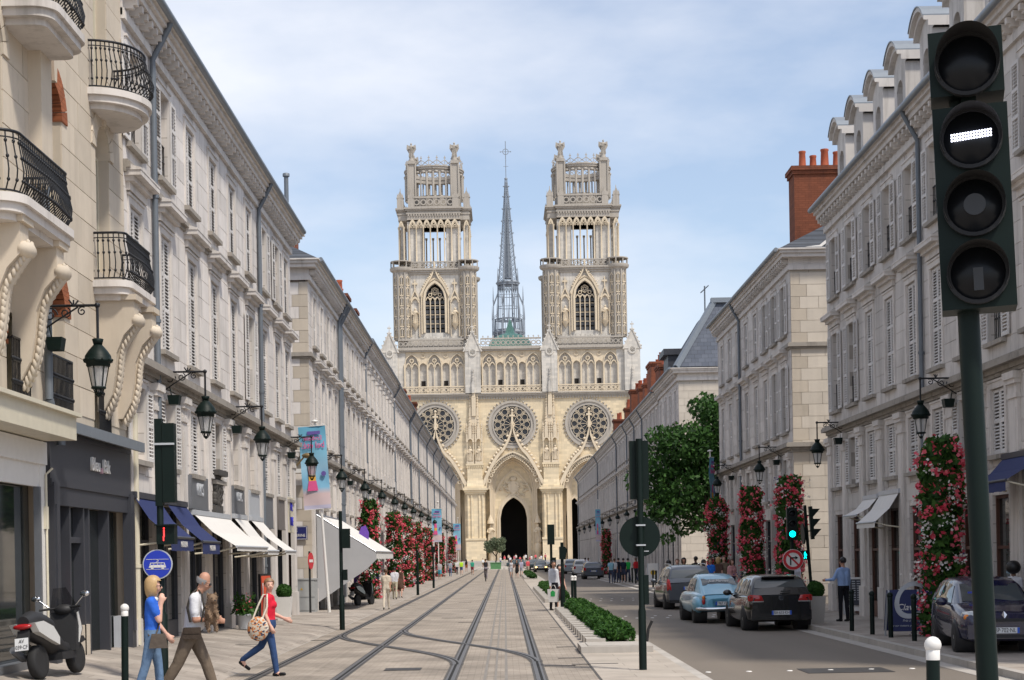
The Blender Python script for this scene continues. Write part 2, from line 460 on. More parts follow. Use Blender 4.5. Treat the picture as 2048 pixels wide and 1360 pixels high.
M['drain'] = plain('cast_iron_drain', (0.055, 0.052, 0.05), 0.6, 0.4, var=0.3)

def sheet(name, mb, mat, label=None):
    return tag(mb.build(name, mat), label, kind='structure')
b = MB(); b.quad((-2500, -300, -0.145), (2500, -300, -0.145), (2500, 4000, -0.145), (-2500, 4000, -0.145))
ground = sheet('ground', b, M['slabs'], 'pale ground spreading under the whole town')
b = MB(); b.quad((X_RDL-.1, -20, Z_ROAD), (X_RDR+.1, -20, Z_ROAD), (X_RDR+.1, 300, Z_ROAD), (X_RDL-.1, 300, Z_ROAD))
road = sheet('road', b, M['asphalt'], 'brown asphalt road beside the tram tracks')
b = MB(); b.box(X_PAVL, X_MED, -20, 300, -0.3, 0.0)
tram_paving = sheet('tram_paving', b, M['setts'], 'beige sett paving between the tram rails')
b = MB(); b.box(X_MED+.012, X_RDL-.16, -20, 118, -0.3, 0.012); b.box(X_MED+.012, X_RDL-.16, 118, 300, -0.3, 0.012)
median = sheet('median_pavement', b, M['med_slabs'], 'pale stone strip between tracks and road')
b = MB(); b.box(X_RDR+.18, XR + 30, -20, 300, -0.3, 0.0)
sheet('pavement_right', b, M['slabs'], 'stone slab pavement along the grey facades')
# left pavement: gently warped grid
b = MB()
xs = [X_PAVL - .012, X_PAVL - .3, -5.6, -6.4, XL - .02, XL - 30]
ys = [-20, 10, 20, 28, 34, 40, 48, 55, 62, 90, 300]
b.add([(x, y, zl(x, y)) for y in ys for x in xs], [(j*6+i, j*6+i+1, (j+1)*6+i+1, (j+1)*6+i) for j in range(len(ys)-1) for i in range(5)])
sheet('pavement_left', b, M['slabs'], 'stone slab pavement along the pale shop fronts')
b = MB(); b.quad((-90, 244, 0.006), (90, 244, 0.006), (90, 332, 0.006), (-90, 332, 0.006))
sheet('cathedral_square', b, M['med_slabs'], 'pale paved square in front of the cathedral')
# kerbs: one stone after another
def kerb_row(name, label, x0, x1, z1, y0, y1, step, top=M['kerb']):
    e = empty(name, (x0, y0, 0)); tag(e, label, kind='structure')
    y = y0
    while y < y1:
        put('kerb_stone', unit(top), e, (0, y - y0, -0.3), scale=(x1-x0, step-0.012, 0.3+z1))
        y += step
    return e
kerb_row('kerb_median', 'kerb stones between median and road', X_RDL-.15, X_RDL+.02, 0.006, 8, 118, 1.0)
kerb_row('kerb_right', 'kerb stones along the right hand pavement', X_RDR, X_RDR+.17, 0.008, 6, 116, 1.0)
b = MB(); b.box(X_RDR-.34, X_RDR-.004, -20, 300, -0.2, Z_ROAD+.006)
sheet('kerb_gutter', b, M['kerb'], 'pale gutter strip at the road edge')
b = MB(); b.box(X_RDL-.15, X_RDL+.02, 118, 300, -0.3, 0.006)
sheet('kerb_far', b, M['kerb'], 'distant kerb between median and road')
b = MB(); b.box(X_RDR, X_RDR+.17, 116, 300, -0.3, 0.008)
sheet('kerb_far_right', b, M['kerb'], 'distant kerb along the right hand pavement')
b = MB(); b.box(X_PAVL-.2, X_PAVL+.004, -20, 300, -0.2, 0.0045)
sheet('kerb_left', b, M['kerb'], 'flush stone strip between tracks and left pavement')
b = MB(); b.box(X_MED-.025, X_MED+.02, -20, 110, -.2, 0.0052)
sheet('path_joint', b, M['bed'], 'dark drainage joint beside the right track')

# tracks
def strip(mb, pts, w, z, mi, off=0.0):
    """flat strip following a polyline of (x,y), shifted sideways by off"""
    L, R = [], []
    for i, p in enumerate(pts):
        a, c = pts[max(0, i-1)], pts[min(len(pts)-1, i+1)]
        d = Vector((c[0]-a[0], c[1]-a[1])).normalized()
        n = Vector((d.y, -d.x))
        L.append((p[0]+n.x*(off-w/2), p[1]+n.y*(off-w/2), z)); R.append((p[0]+n.x*(off+w/2), p[1]+n.y*(off+w/2), z))
    k = len(pts)
    mb.add(L + R, [(i, k+i, k+i+1, i+1) for i in range(k-1)], mi)
def rail(parent, pts, dz=0.0, side=1, wide=0.23):
    mb = MB()
    strip(mb, pts, wide, 0.0045+dz, 0)
    strip(mb, pts, 0.065, 0.012+dz, 1, -0.045*side)
    strip(mb, pts, 0.045, 0.009+dz, 2, 0.012*side)
    strip(mb, pts, 0.035, 0.011+dz, 1, 0.052*side)
    return mb.build('rail', [M['bed'], M['rail'], M['groove']], parent)
def xl_track(xc, y):      # gentle swing of the street alignment near the camera
    return xc
def track(name, label, xa, xb, power):
    t = empty(name, ((xa+xb)/2, 0, 0), label=label, cat='tram track', group='tram tracks down the street')
    for x, sd in ((xa, -1), (xb, 1)):
        rail(t, [(x-(xa+xb)/2, y) for y in (-10, 20, 40, 80, 160, 290)], 0, sd)
    mb = MB()
    c = 0.0
    for x0, x1, z, mi in ((-.20, -.15, .0042, 0), (.15, .20, .0042, 0), (-.15, .15, .0062, 1), (-.02, .02, .0085, 2)):
        y = -10.0
        mb.quad((x0, -10, z), (x1, -10, z), (x1, 290, z), (x0, 290, z), mi)
    mb.build('power_strip', [M['strip'] if power is M['bed'] else M['setts'], M['setts'], M['strip'] if power is M['bed'] else M['setts']], t)
    return t
track('tram_track', 'tram track nearest the white shop fronts, left pair of rails', -4.3, -2.82, M['setts'])
track('tram_track', 'tram track nearest the hedge planters, right pair of rails', -0.93, 0.55, M['bed'])
cr = empty('track_crossover', (0, 0, 0), label='curved crossover rails linking the two tram tracks', cat='track crossover')
def scurve(x0, y0, x1, y1, n=28):
    P = []
    for i in range(n+1):
        u = i / n
        s = u*u*(3-2*u)
        P.append((x0+(x1-x0)*s, y0+(y1-y0)*u))
    return P
rail(cr, scurve(-4.3, 43.5, -0.93, 30.5), 0.004, -1, 0.26)
rail(cr, scurve(-2.82, 45.5, 0.55, 31.0), 0.004, 1, 0.26)
# drains across the tram bed and the pavement
dm = MB(); dm.box(-.5, .5, -.06, .06, 0, .004); dm_me = dm.mesh('drain_grate', M['drain'])
for px, py, w in ((806,1339,.65),(480,1306,1.3),(545,1262,0.9),(940,1245,1.0),(955,1220,.9),(905,1236,1.0),(660,1222,.9),(693,1222,.8),(760,1200,.5),(655,1258,1.0),
                  (1120,1255,.8),(1145,1294,1.0),(1160,1316,1.2),(1190,1329,1.2),(1120,1332,.8),(640,1281,1.0),(930,1205,.8),(960,1190,.8),(975,1178,.8)):
    p = on_ground(px, py)
    put('drain_grate', dm_me, tram_paving, (p.x, p.y, (zl(p.x, p.y) if p.x < X_PAVL else 0.0) + (.013 if p.x > X_MED else .005)), scale=(w*.7 if w != .65 else w, .8 if w != .65 else 5, 1))
for px, py, w, d in ((1690,1341,1.5,1.2),(1185,1213,1.2,.5)):
    p = on_ground(px, py, Z_ROAD)
    put('manhole_grate', dm_me, road, (p.x, p.y, Z_ROAD+.004), scale=(w, d*8, 1))
# white studs of the two crossings
sm_ = MB(); sm_.lathe([(.055, 0), (.055, .008), (.04, .014)], n=10); sm_me = sm_.mesh('road_stud', M['white'])
for py in (1196, 1200, 1232, 1236, 1347):
    p0 = on_ground(1300, py, Z_ROAD)
    for k in range(9):
        x = 3.55 + k * (0.5 if py < 1300 else .72) + (0.25 if py in (1200, 1236, 1351) else 0)
        if x < 7.6: put('road_stud', sm_me, road, (x, p0.y, Z_ROAD))
# ------------------------------------------------------------------ cathedral
CX, CY = 1.9, 327.0
M['rose_glass'] = plain('rose_glass', (0.022, 0.024, 0.03), 0.35)
cath = empty('cathedral', (CX, CY, 0), label='great twin towered gothic cathedral closing the end of the street', cat='cathedral')
G, C, K = M['cath_grey'], M['cath'], M['cath_trim']
T_ = stone('tower_stone', (0.60, 0.575, 0.535), amt=0.75, stain=(0.20, 0.185, 0.165), scale=0.3, rnd=0.0, joints=(1.1, 0.5), axis='xz', jcol=0.86, vert=0.1)
def pa(w, rise, n=16):
    """pointed arch, from -w to w"""
    R = (w*w + rise*rise) / (2*w)
    P = []
    for i in range(n+1):
        x = -w + 2*w*i/n
        xx = abs(x)
        P.append((x, math.sqrt(max(0, R*R - (xx-(w-R))**2))))
    return P
def wall_arch(mb, x0, x1, z0, z1, ops, y, depth, mi=0, n=14):
    """front sheet at y with pointed openings (cx,w,zbot,zspring,rise) and reveals of the given depth"""
    xs = {x0, x1}
    for cx, w, zb, zs, r in ops:
        for i in range(n+1): xs.add(round(cx-w+2*w*i/n, 5))
    xs = sorted(xs)
    def hz(op, x):
        cx, w, zb, zs, r = op
        R = (w*w+r*r)/(2*w); xx = abs(x-cx)
        return zs + math.sqrt(max(0, R*R-(xx-(w-R))**2)) if r > 0 else zs
    for a, c in zip(xs[:-1], xs[1:]):
        m = (a+c)/2
        op = next((o for o in ops if abs(m-o[0]) < o[1]), None)
        if not op: mb.quad((a,y,z0),(c,y,z0),(c,y,z1),(a,y,z1), mi); continue
        ha, hc = hz(op, a), hz(op, c)
        mb.quad((a,y,ha),(c,y,hc),(c,y,z1),(a,y,z1), mi)
        mb.quad((a,y,ha),(a,y+depth,ha),(c,y+depth,hc),(c,y,hc), mi)
        if op[2] > z0 + 1e-3:
            mb.quad((a,y,z0),(c,y,z0),(c,y,op[2]),(a,y,op[2]), mi)
            mb.quad((a,y,op[2]),(c,y,op[2]),(c,y+depth,op[2]),(a,y+depth,op[2]), mi)
    for cx, w, zb, zs, r in ops:
        for sx in (-w, w):
            mb.quad((cx+sx,y,zb),(cx+sx,y+depth,zb),(cx+sx,y+depth,zs),(cx+sx,y,zs), mi)
def arch_ring(mb, cx, zs, w0, r0, w1, r1, y0, y1, mi=0, n=18, legs=0.0):
    o = [(cx+x, zs+z) for x, z in pa(w1, r1, n)]; i_ = [(cx+x, zs+z) for x, z in pa(w0, r0, n)]
    if legs:
        o = [(cx-w1, zs-legs)] + o + [(cx+w1, zs-legs)]; i_ = [(cx-w0, zs-legs)] + i_ + [(cx+w0, zs-legs)]
    mb.band(o, i_, y0, y1, mi)
def pinnacle(mb, x, y, z0, z1, w, mi=0, crock=True):
    zb = z0 + (z1-z0)*0.42
    mb.box(x-w, x+w, y-w, y+w, z0, zb, mi)
    for q in (-1, 1):
        mb.add([(x-w*1.1, y+q*w*1.05, zb-.1*w), (x+w*1.1, y+q*w*1.05, zb-.1*w), (x, y+q*w*1.05, zb+w*2.0)], [(0,1,2)], mi)
    mb.tbox(x, y, zb, z1, w*.8, w*.8, .04, .04, mi)
    if crock:
        n = 5
        for k in range(1, n):
            t = k/n; r = w*.8*(1-t)+.04
            z = zb+(z1-zb)*t
            for a, c in ((1,0),(-1,0),(0,1),(0,-1)):
                mb.box(x+a*r-.09, x+a*r+.09, y+c*r-.09, y+c*r+.09, z-.08, z+.14, mi)
        mb.box(x-.2, x+.2, y-.08, y+.08, z1-.25, z1-.1, mi); mb.box(x-.07, x+.07, y-.07, y+.07, z1-.5, z1+.25, mi)
def balustrade(mb, x0, x1, y, z0, h, step=0.75, mi=0, spikes=True, axis='x'):
    def P(t, a, z): return (t, y+a, z) if axis == 'x' else (y+a, t, z)
    def B(t0, t1, a0, a1, za, zb):
        p, q = P(t0, a0, za), P(t1, a1, zb)
        mb.box(min(p[0],q[0]), max(p[0],q[0]), min(p[1],q[1]), max(p[1],q[1]), za, zb, mi)
    B(x0, x1, -.14, .14, z0, z0+h*.14); B(x0, x1, -.14, .14, z0+h*.84, z0+h)
    n = max(1, int(round((x1-x0)/step))); st = (x1-x0)/n
    for k in range(n):
        c = x0+st*(k+.5); zc = z0+h*.49; r = min(st*.47, h*.35)
        for q in range(8):
            a0, a1 = q*PI/4, (q+1)*PI/4
            o = [P(c+r*math.cos(a), -.08, zc+r*math.sin(a)) for a in (a0, a1)] + [P(c+r*.62*math.cos(a), -.08, zc+r*.62*math.sin(a)) for a in (a1, a0)]
            i_ = [P(c+r*math.cos(a), .08, zc+r*math.sin(a)) for a in (a0, a1)] + [P(c+r*.62*math.cos(a), .08, zc+r*.62*math.sin(a)) for a in (a1, a0)]
            mb.add(o+i_, [(0,1,2,3),(7,6,5,4),(0,4,5,1),(2,6,7,3)], mi)
        B(c-st*.5-.05, c-st*.5+.05, -.09, .09, z0+h*.1, z0+h*.86)
        if spikes:
            p = P(c, 0, 0)
            mb.tbox(p[0], p[1], z0+h, z0+h+.5, .1, .1, .03, .03, mi); mb.box(p[0]-.16, p[0]+.16, p[1]-.05, p[1]+.05, z0+h+.28, z0+h+.4, mi)
def statue(mb, x, y, z, h, mi=0, wings=False):
    k = h
    mb.lathe([(.17*k, 0), (.19*k, .1*k), (.15*k, .35*k), (.14*k, .55*k), (.17*k, .72*k), (.15*k, .80*k), (.055*k, .85*k)], (x, y, z), 9, mi, sx=1.0, sy=.75)
    mb.ball((x, y-.02*k, z+.92*k), (.065*k, .07*k, .085*k), 8, 6, mi)
    mb.tube([(x-.14*k, y, z+.76*k), (x-.19*k, y-.06*k, z+.60*k), (x-.05*k, y-.16*k, z+.55*k)], .04*k, 6, mi)
    mb.tube([(x+.14*k, y, z+.76*k), (x+.2*k, y-.05*k, z+.62*k), (x+.12*k, y-.16*k, z+.72*k)], .04*k, 6, mi)
    for q in range(5):
        a = -1.2+q*.6
        mb.tube([(x+.1*k*math.sin(a), y-.11*k, z+.7*k), (x+.17*k*math.sin(a), y-.13*k, z+.02*k)], .022*k, 5, mi)
    if wings:
        for q in (-1, 1):
            mb.prism([(x+q*.06*k, z+.8*k), (x+q*.30*k, z+.92*k), (x+q*.33*k, z+.6*k), (x+q*.16*k, z+.3*k)], lambda p, a: (p[0], a, p[1]), y+.1*k, y+.16*k, mi)
CSH = 9.0                           # front sheet stands at y=0; the body goes back from it

# --- lower front: piers, portals
BAYS = ((-15.2, 5.5), (0.0, 5.65), (15.2, 5.5))
b = MB()
wall_arch(b, -25, 25, 0, 34.2, [(cx, w, 0, 15.3, 7.4 if cx == 0 else 6.6) for cx, w in BAYS], 0.0, 3.2, 0, 22)
b.build('front_wall', C, cath)
b = MB()                            # inner walls of the porches, with the doorways
for cx, w in BAYS:
    dx = 3.0 if cx > 0 else (-3.0 if cx < 0 else 0)
    wall_arch(b, cx-w-.3, cx+w+.3, 0, 23.5, [(cx-dx, 2.65 if cx == 0 else 1.75, 1.2 if cx == 0 else 1.0, 9.6 if cx == 0 else 9.8, 4.1 if cx == 0 else 3.6)], 3.1, 2.0, 0, 16)
b.build('porch_wall', C, cath)
for cx, w in BAYS:
    dx = 3.0 if cx > 0 else (-3.0 if cx < 0 else 0)
    hw = 2.65 if cx == 0 else 1.75
    d = MB()                        # vestibule, shade painted into its near-black walls, and timber door at its end
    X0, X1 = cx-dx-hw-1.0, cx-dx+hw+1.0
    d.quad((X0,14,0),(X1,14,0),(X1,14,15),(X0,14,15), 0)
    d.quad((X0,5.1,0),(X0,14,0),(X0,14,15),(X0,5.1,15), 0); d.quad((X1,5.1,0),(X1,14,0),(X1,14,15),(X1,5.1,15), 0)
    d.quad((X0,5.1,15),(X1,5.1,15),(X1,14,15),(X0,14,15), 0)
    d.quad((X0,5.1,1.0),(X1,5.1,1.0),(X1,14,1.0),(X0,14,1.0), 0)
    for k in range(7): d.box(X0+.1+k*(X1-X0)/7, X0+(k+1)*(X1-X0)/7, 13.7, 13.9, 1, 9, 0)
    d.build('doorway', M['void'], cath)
    a = MB()                        # mouldings: stacked orders of the great arch, the door arch and the ogee
    r = 7.4 if cx == 0 else 6.6
    for k, (g, y0) in enumerate(((0, -.55), (.32, .25), (.62, .9), (.92, 1.5), (1.25, 2.0), (1.6, 2.5))):
        arch_ring(a, cx, 15.3, w-g-.32, (r-g-.30), w-g, r-g, y0, y0+.75, 0, 20, 15.0 if k > 2 else 0)
    for k in range(26):             # cusped lace under the arch
        t = PI*(k+.5)/26
        P = pa(w-.75, r-.75, 52)[min(51, 2*k+1)]
        a.ring(cx+P[0], 15.3+P[1], .20, .40, -.35, .1, 8)
    for s in (-1, 1):               # ogee gable sweeping up to the finial
        o, i_ = [], []
        for k in range(15):
            u = k/14
            x = (w+.5)*(1-u)**1.0
            z = 15.6 + (r+.7)*math.sin(min(1, u*1.28)*PI/2*0.92)*.93 + (max(0, u-.62)/.38)**1.8*5.0
            th = .75*(1-u)+.22
            o.append((cx+s*(x*(1-.25*max(0, u-.6))), z+th)); i_.append((cx+s*max(0, x*(1-.25*max(0, u-.6))-.28), z))
        a.band(o, i_, -.75, .1)
        for k in range(2, 13):
            a.ball((o[k][0]+s*.15, -.45, o[k][1]+.2), (.34, .3, .3), 6, 5)
    a.tbox(cx, -.4, 27.2, 30.6, .28, .28, .12, .12); a.box(cx-.55, cx+.55, -.6, -.2, 29.6, 29.95); a.ball((cx, -.4, 30.8), .3, 7, 5)
    hw2, rr = (2.65, 4.1) if cx == 0 else (1.75, 3.6)
    arch_ring(a, cx-dx, 9.6 if cx == 0 else 9.8, hw2, rr, hw2+.35, rr+.45, 2.75, 3.2, 0, 18, 9)
    arch_ring(a, cx-dx, 9.6 if cx == 0 else 9.8, hw2+.35, rr+.45, hw2+.75, rr+.85, 2.9, 3.25, 0, 18, 9)
    if cx == 0: arch_ring(a, 0, 12.0, 3.75, 7.0, 4.1, 7.35, 2.8, 3.2, 0, 22, 11)
    a.build('portal_arch', K, cath)
    if cx == 0:
        t = MB()                    # carved shield and angels in the tympanum
        t.prism([(0, 14.2), (-1.0, 15.2), (-1.05, 16.7), (0, 17.0), (1.05, 16.7), (1.0, 15.2)], lambda p, q: (p[0], q, p[1]), 2.85, 3.12)
        t.ball((0, 2.95, 17.4), (.75, .25, .45), 8, 6)
        rnd = random.Random(3)
        for k in range(46):
            an = rnd.uniform(0, 2*PI); rd = rnd.uniform(.9, 2.5)
            x, z = 1.15*rd*math.cos(an), 15.6+rd*.78*math.sin(an)
            t.tube([(x, 2.98, z), (x+rnd.uniform(-.5, .5), 2.9, z+rnd.uniform(-.3, .3)), (x+rnd.uniform(-.7, .7), 3.0, z+rnd.uniform(-.5, .5))], rnd.uniform(.08, .17), 5)
        t.build('tympanum_carving', K, cath)
for x in (-4.65, 4.75):
    s = MB(); statue(s, x, 1.6, 4.6, 3.7); s.build('statue', K, cath)
    s = MB(); s.lathe([(.55, 0), (.55, 1.6), (.75, 1.8), (.75, 3.2), (.6, 3.4), (.7, 3.6)], (x, 1.6, 1.0), 8)
    s.build('statue_pedestal', K, cath)
    s = MB(); s.lathe([(.75, 0), (.65, .5), (.25, 1.4), (.06, 2.0)], (x, 1.6, 8.5), 8); s.build('statue_canopy', K, cath)
# piers between the bays
for x in (-24.0, -7.55, 7.55, 24.0):
    p = MB()
    p.box(x-2.1, x+2.1, -1.5, .1, 0, 1.3); p.box(x-1.95, x+1.95, -1.3, .1, 1.3, 5.2); p.box(x-2.05, x+2.05, -1.45, .1, 5.2, 5.6)
    p.box(x-1.75, x+1.75, -1.05, .1, 5.6, 14.3)
    for q in (-1.45, -.75, .75, 1.45): p.tube([(x+q, -1.1, 5.6), (x+q, -1.1, 14.2)], .2, 8)
    for z, e in ((14.3, .1), (14.7, .35), (15.1, .6), (15.45, .3)): p.box(x-1.85-e, x+1.85+e, -1.2-e, .1, z, z+.4)
    p.add([(x-1.7, -1.1, 15.8), (x+1.7, -1.1, 15.8), (x+1.7, .1, 15.8), (x-1.7, .1, 15.8), (x-1.55, -.8, 17.0), (x+1.55, -.8, 17.0), (x+1.55, .1, 17.4), (x-1.55, .1, 17.4)],
          [(0,1,5,4),(1,2,6,5),(3,0,4,7),(4,5,6,7)])
    p.box(x-1.5, x+1.5, -.75, .1, 17.0, 20.0); p.box(x-1.75, x+1.75, -.95, .1, 20.0, 20.35)
    for k in range(9): p.box(x-1.6+k*.38, x-1.4+k*.38, -.9, .1, 19.55, 20.0)
    p.build('pier', C, cath)
    n = MB()                        # twin niches with figures and the stepped pinnacle above
    for q in (-.85, .85):
        n.box(x+q-.75, x+q+.75, -.9, .1, 20.35, 20.8)
        for s in (-.62, .62): n.tube([(x+q+s, -.75, 20.8), (x+q+s, -.75, 25.0)], .1, 6)
        statue(n, x+q, -.45, 20.9, 2.9)
        arch_ring(n, x+q, 24.6, .5, .7, .7, 1.0, -.9, -.5, 0, 8)
        pinnacle(n, x+q-.62, -.7, 24.6, 28.2, .16); pinnacle(n, x+q+.62, -.7, 24.6, 28.2, .16)
        pinnacle(n, x+q, -.55, 25.2, 30.4, .34)
    n.box(x-.9, x+.9, -.6, .1, 25.2, 30.4)
    pinnacle(n, x-.7, -.45, 29.2, 34.0, .22); pinnacle(n, x+.7, -.45, 29.2, 34.0, .22)
    pinnacle(n, x, -.5, 29.8, 38.6, .42)
    n.build('pinnacle_buttress', K, cath)
l = MB()                            # horizontal mouldings of the front
for cx, w in BAYS:
    for z, e in ((14.7, .15),): 
        for s in (-1, 1):
            xa, xb = sorted((cx+s*w, cx+s*(w+.6)))
            l.box(xa, xb, -.2-e, .05, z, z+.6)
for z0, z1, e in ((33.5, 33.75, .25), (33.75, 34.1, .5), (34.1, 34.35, .75), (42.7, 43.0, .35), (43.0, 43.35, .6)):
    l.box(-25.2-e*.3, 25.2+e*.3, -e, .1, z0, z1)
for k in range(96): l.box(-24.9+k*.52, -24.6+k*.52, -.32, .1, 33.1, 33.5)
l.build('cornice', G, cath)
# rose windows
for cx in (-15.2, 0.0, 15.2):
    zc = 28.0
    o = MB()
    for r0, r1, y0 in ((4.3, 4.75, -.3), (3.95, 4.3, -.1), (3.68, 3.95, -.22)): o.ring(cx, zc, r0, r1, y0, y0+.45, 40)
    for k in range(40):
        a = 2*PI*k/40
        o.ball((cx+5.0*math.cos(a), -.05, zc+5.0*math.sin(a)), (.22, .2, .22), 5, 4)
    o.build('rose_moulding', G, cath)
    g = MB(); g.add([(cx+3.75*math.cos(2*PI*k/32), -.02, zc+3.75*math.sin(2*PI*k/32)) for k in range(32)], [tuple(range(32))]); g.build('rose_glass', M['rose_glass'], cath)
    t = MB(lambda p, cx=cx, zc=zc: (cx+(p[0]-cx)*1.13, p[1], zc+(p[2]-zc)*1.13))
    t.ring(cx, zc, .28, .5, -.2, .0, 12)
    for k in range(12):
        a = 2*PI*k/12
        c, s = math.cos(a), math.sin(a)
        t.bar((cx+.45*c, -.1, zc+.45*s), (cx+1.9*c, -.1, zc+1.9*s), .065, .065)
        a2 = a+PI/12
        t.ring(cx+2.55*math.cos(a), zc+2.55*math.sin(a), .48, .55, -.18, -.0, 12)
        t.ring(cx+1.75*math.cos(a2), zc+1.75*math.sin(a2), .32, .39, -.18, -.0, 10)
        t.bar((cx+2.0*math.cos(a2), -.1, zc+2.0*math.sin(a2)), (cx+3.25*math.cos(a2), -.1, zc+3.25*math.sin(a2)), .07, .08)
        t.ring(cx+2.95*math.cos(a2), zc+2.95*math.sin(a2), .17, .25, -.16, -.0, 8)
    t.build('rose_tracery', K, cath)
# gallery of lancets
g = MB(); g.box(-25, 25, .9, 1.5, 34.2, 43.0); g.build('gallery_wall', T_, cath)
g = MB()
bays = ((-15.2, 6.3), (0.0, 6.1), (15.2, 6.3))
for cx, w in bays:
    st = 2*w/5.6
    lan = []
    for k in range(3): lan.append((cx+(k-1)*st*2.0, st*.58, 1))
    for k in range(2): lan.append((cx+(k-.5)*st*2.0, st*.33, 0))
    for x, hw, big in lan:
        arch_ring(g, x, 40.2 if big else 39.6, hw, hw*1.5 if big else hw*1.2, hw+.16, hw*1.5+.2 if big else hw*1.2+.15, -.1, .5, 0, 12, 5.4)
        if big:
            g.box(x-.07, x+.07, .05, .3, 34.6, 40.6)
            for q in (-1, 1): arch_ring(g, x+q*hw*.5, 39.6, hw*.36, hw*.6, hw*.5, hw*.78, .05, .3, 0, 8)
            g.ring(x, 41.0, .30, .46, .05, .3, 10)
            for q in range(4): g.ring(x+.16*math.cos(q*PI/2), 41.0+.16*math.sin(q*PI/2), .1, .17, .05, .3, 6)
        else:
            g.box(x-.42, x+.42, .55, .92, 35.9, 37.0, 1)  # near-black panel painted as the shade of a square opening
            g.ring(x, 42.0, .35, .5, -.05, .4, 10)
            for q in range(6): g.bar((x, .1, 42.0), (x+.4*math.cos(q*PI/3), .1, 42.0+.4*math.sin(q*PI/3)), .08, .08)
        g.tube([(x-hw-.12, -.15, 34.4), (x-hw-.12, -.15, 40.2)], .16, 7); g.tube([(x+hw+.12, -.15, 34.4), (x+hw+.12, -.15, 40.2)], .16, 7)
    balustrade(g, cx-w, cx+w, -.25, 34.35, 1.5, .9, 0, False)
    wall_arch(g, cx-w-.4, cx+w+.4, 38.0, 42.9, [(x, hw+.15, 38.0, 40.2 if big else 39.6, hw*1.5+.2 if big else hw*1.2+.15) for x, hw, big in lan], .12, .5, 0, 8)
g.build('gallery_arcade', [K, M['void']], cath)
for x in (-24.0, -7.6, 7.6, 24.0):
    q = MB()                        # gabled buttress heads through the gallery
    q.box(x-1.55, x+1.55, -.75, .9, 34.2, 42.6)
    q.prism([(x-1.75, 42.6), (x+1.75, 42.6), (x, 46.6)], lambda p, a: (p[0], a, p[1]), -.85, .9)
    for s in (-1, 1):
        q.band([(x+s*1.95, 42.5), (x, 46.95)], [(x+s*1.65, 42.5), (x, 46.4)], -1.0, -.8)
        for k in range(5): q.ball((x+s*(1.75-k*.36), -.9, 43.2+k*.8), .2, 5, 4)
    q.ring(x, 42.4, .55, .8, -.95, -.7, 14)
    for k in range(6): q.ring(x+.33*math.cos(k*PI/3), 42.4+.33*math.sin(k*PI/3), .13, .22, -.9, -.7, 7)
    q.tbox(x, -.9, 46.6, 48.0, .1, .1, .05, .05); q.box(x-.35, x+.35, -1.0, -.8, 47.3, 47.55)
    pinnacle(q, x, -.9, 34.3, 39.0, .3)
    q.build('gable_buttress', T_, cath)
b = MB()
for x0, x1 in ((-22.3, -9.3), (-6.0, 6.0), (9.3, 22.3)): balustrade(b, x0, x1, -.1, 43.35, 1.9, 1.0)
b.build('balustrade', G, cath)
b = MB(); b.box(-25, 25, .6, 22, 30, 43.2); b.box(-25, -20.9, .02, .6, 34.2, 42.9); b.box(20.9, 25, .02, .6, 34.2, 42.9); b.build('front_block', T_, cath)
# nave behind
b = MB(); b.box(-11, 11, 22, 118, 0, 36); b.build('nave', C, cath)
b = MB(); b.prism([(-11.5, 36), (11.5, 36), (0, 45.5)], lambda p, a: (p[0], a, p[1]), 22, 118); b.build('nave_roof', M['lead'], cath)
b = MB(); b.lathe([(4.6, 0), (4.5, .9), (3.9, 1.9), (2.6, 2.7), (1.0, 3.2), (.75, 4.2), (.1, 6.2)], (0, 20, 45.6), 24); b.build('copper_dome', M['copper'], cath)

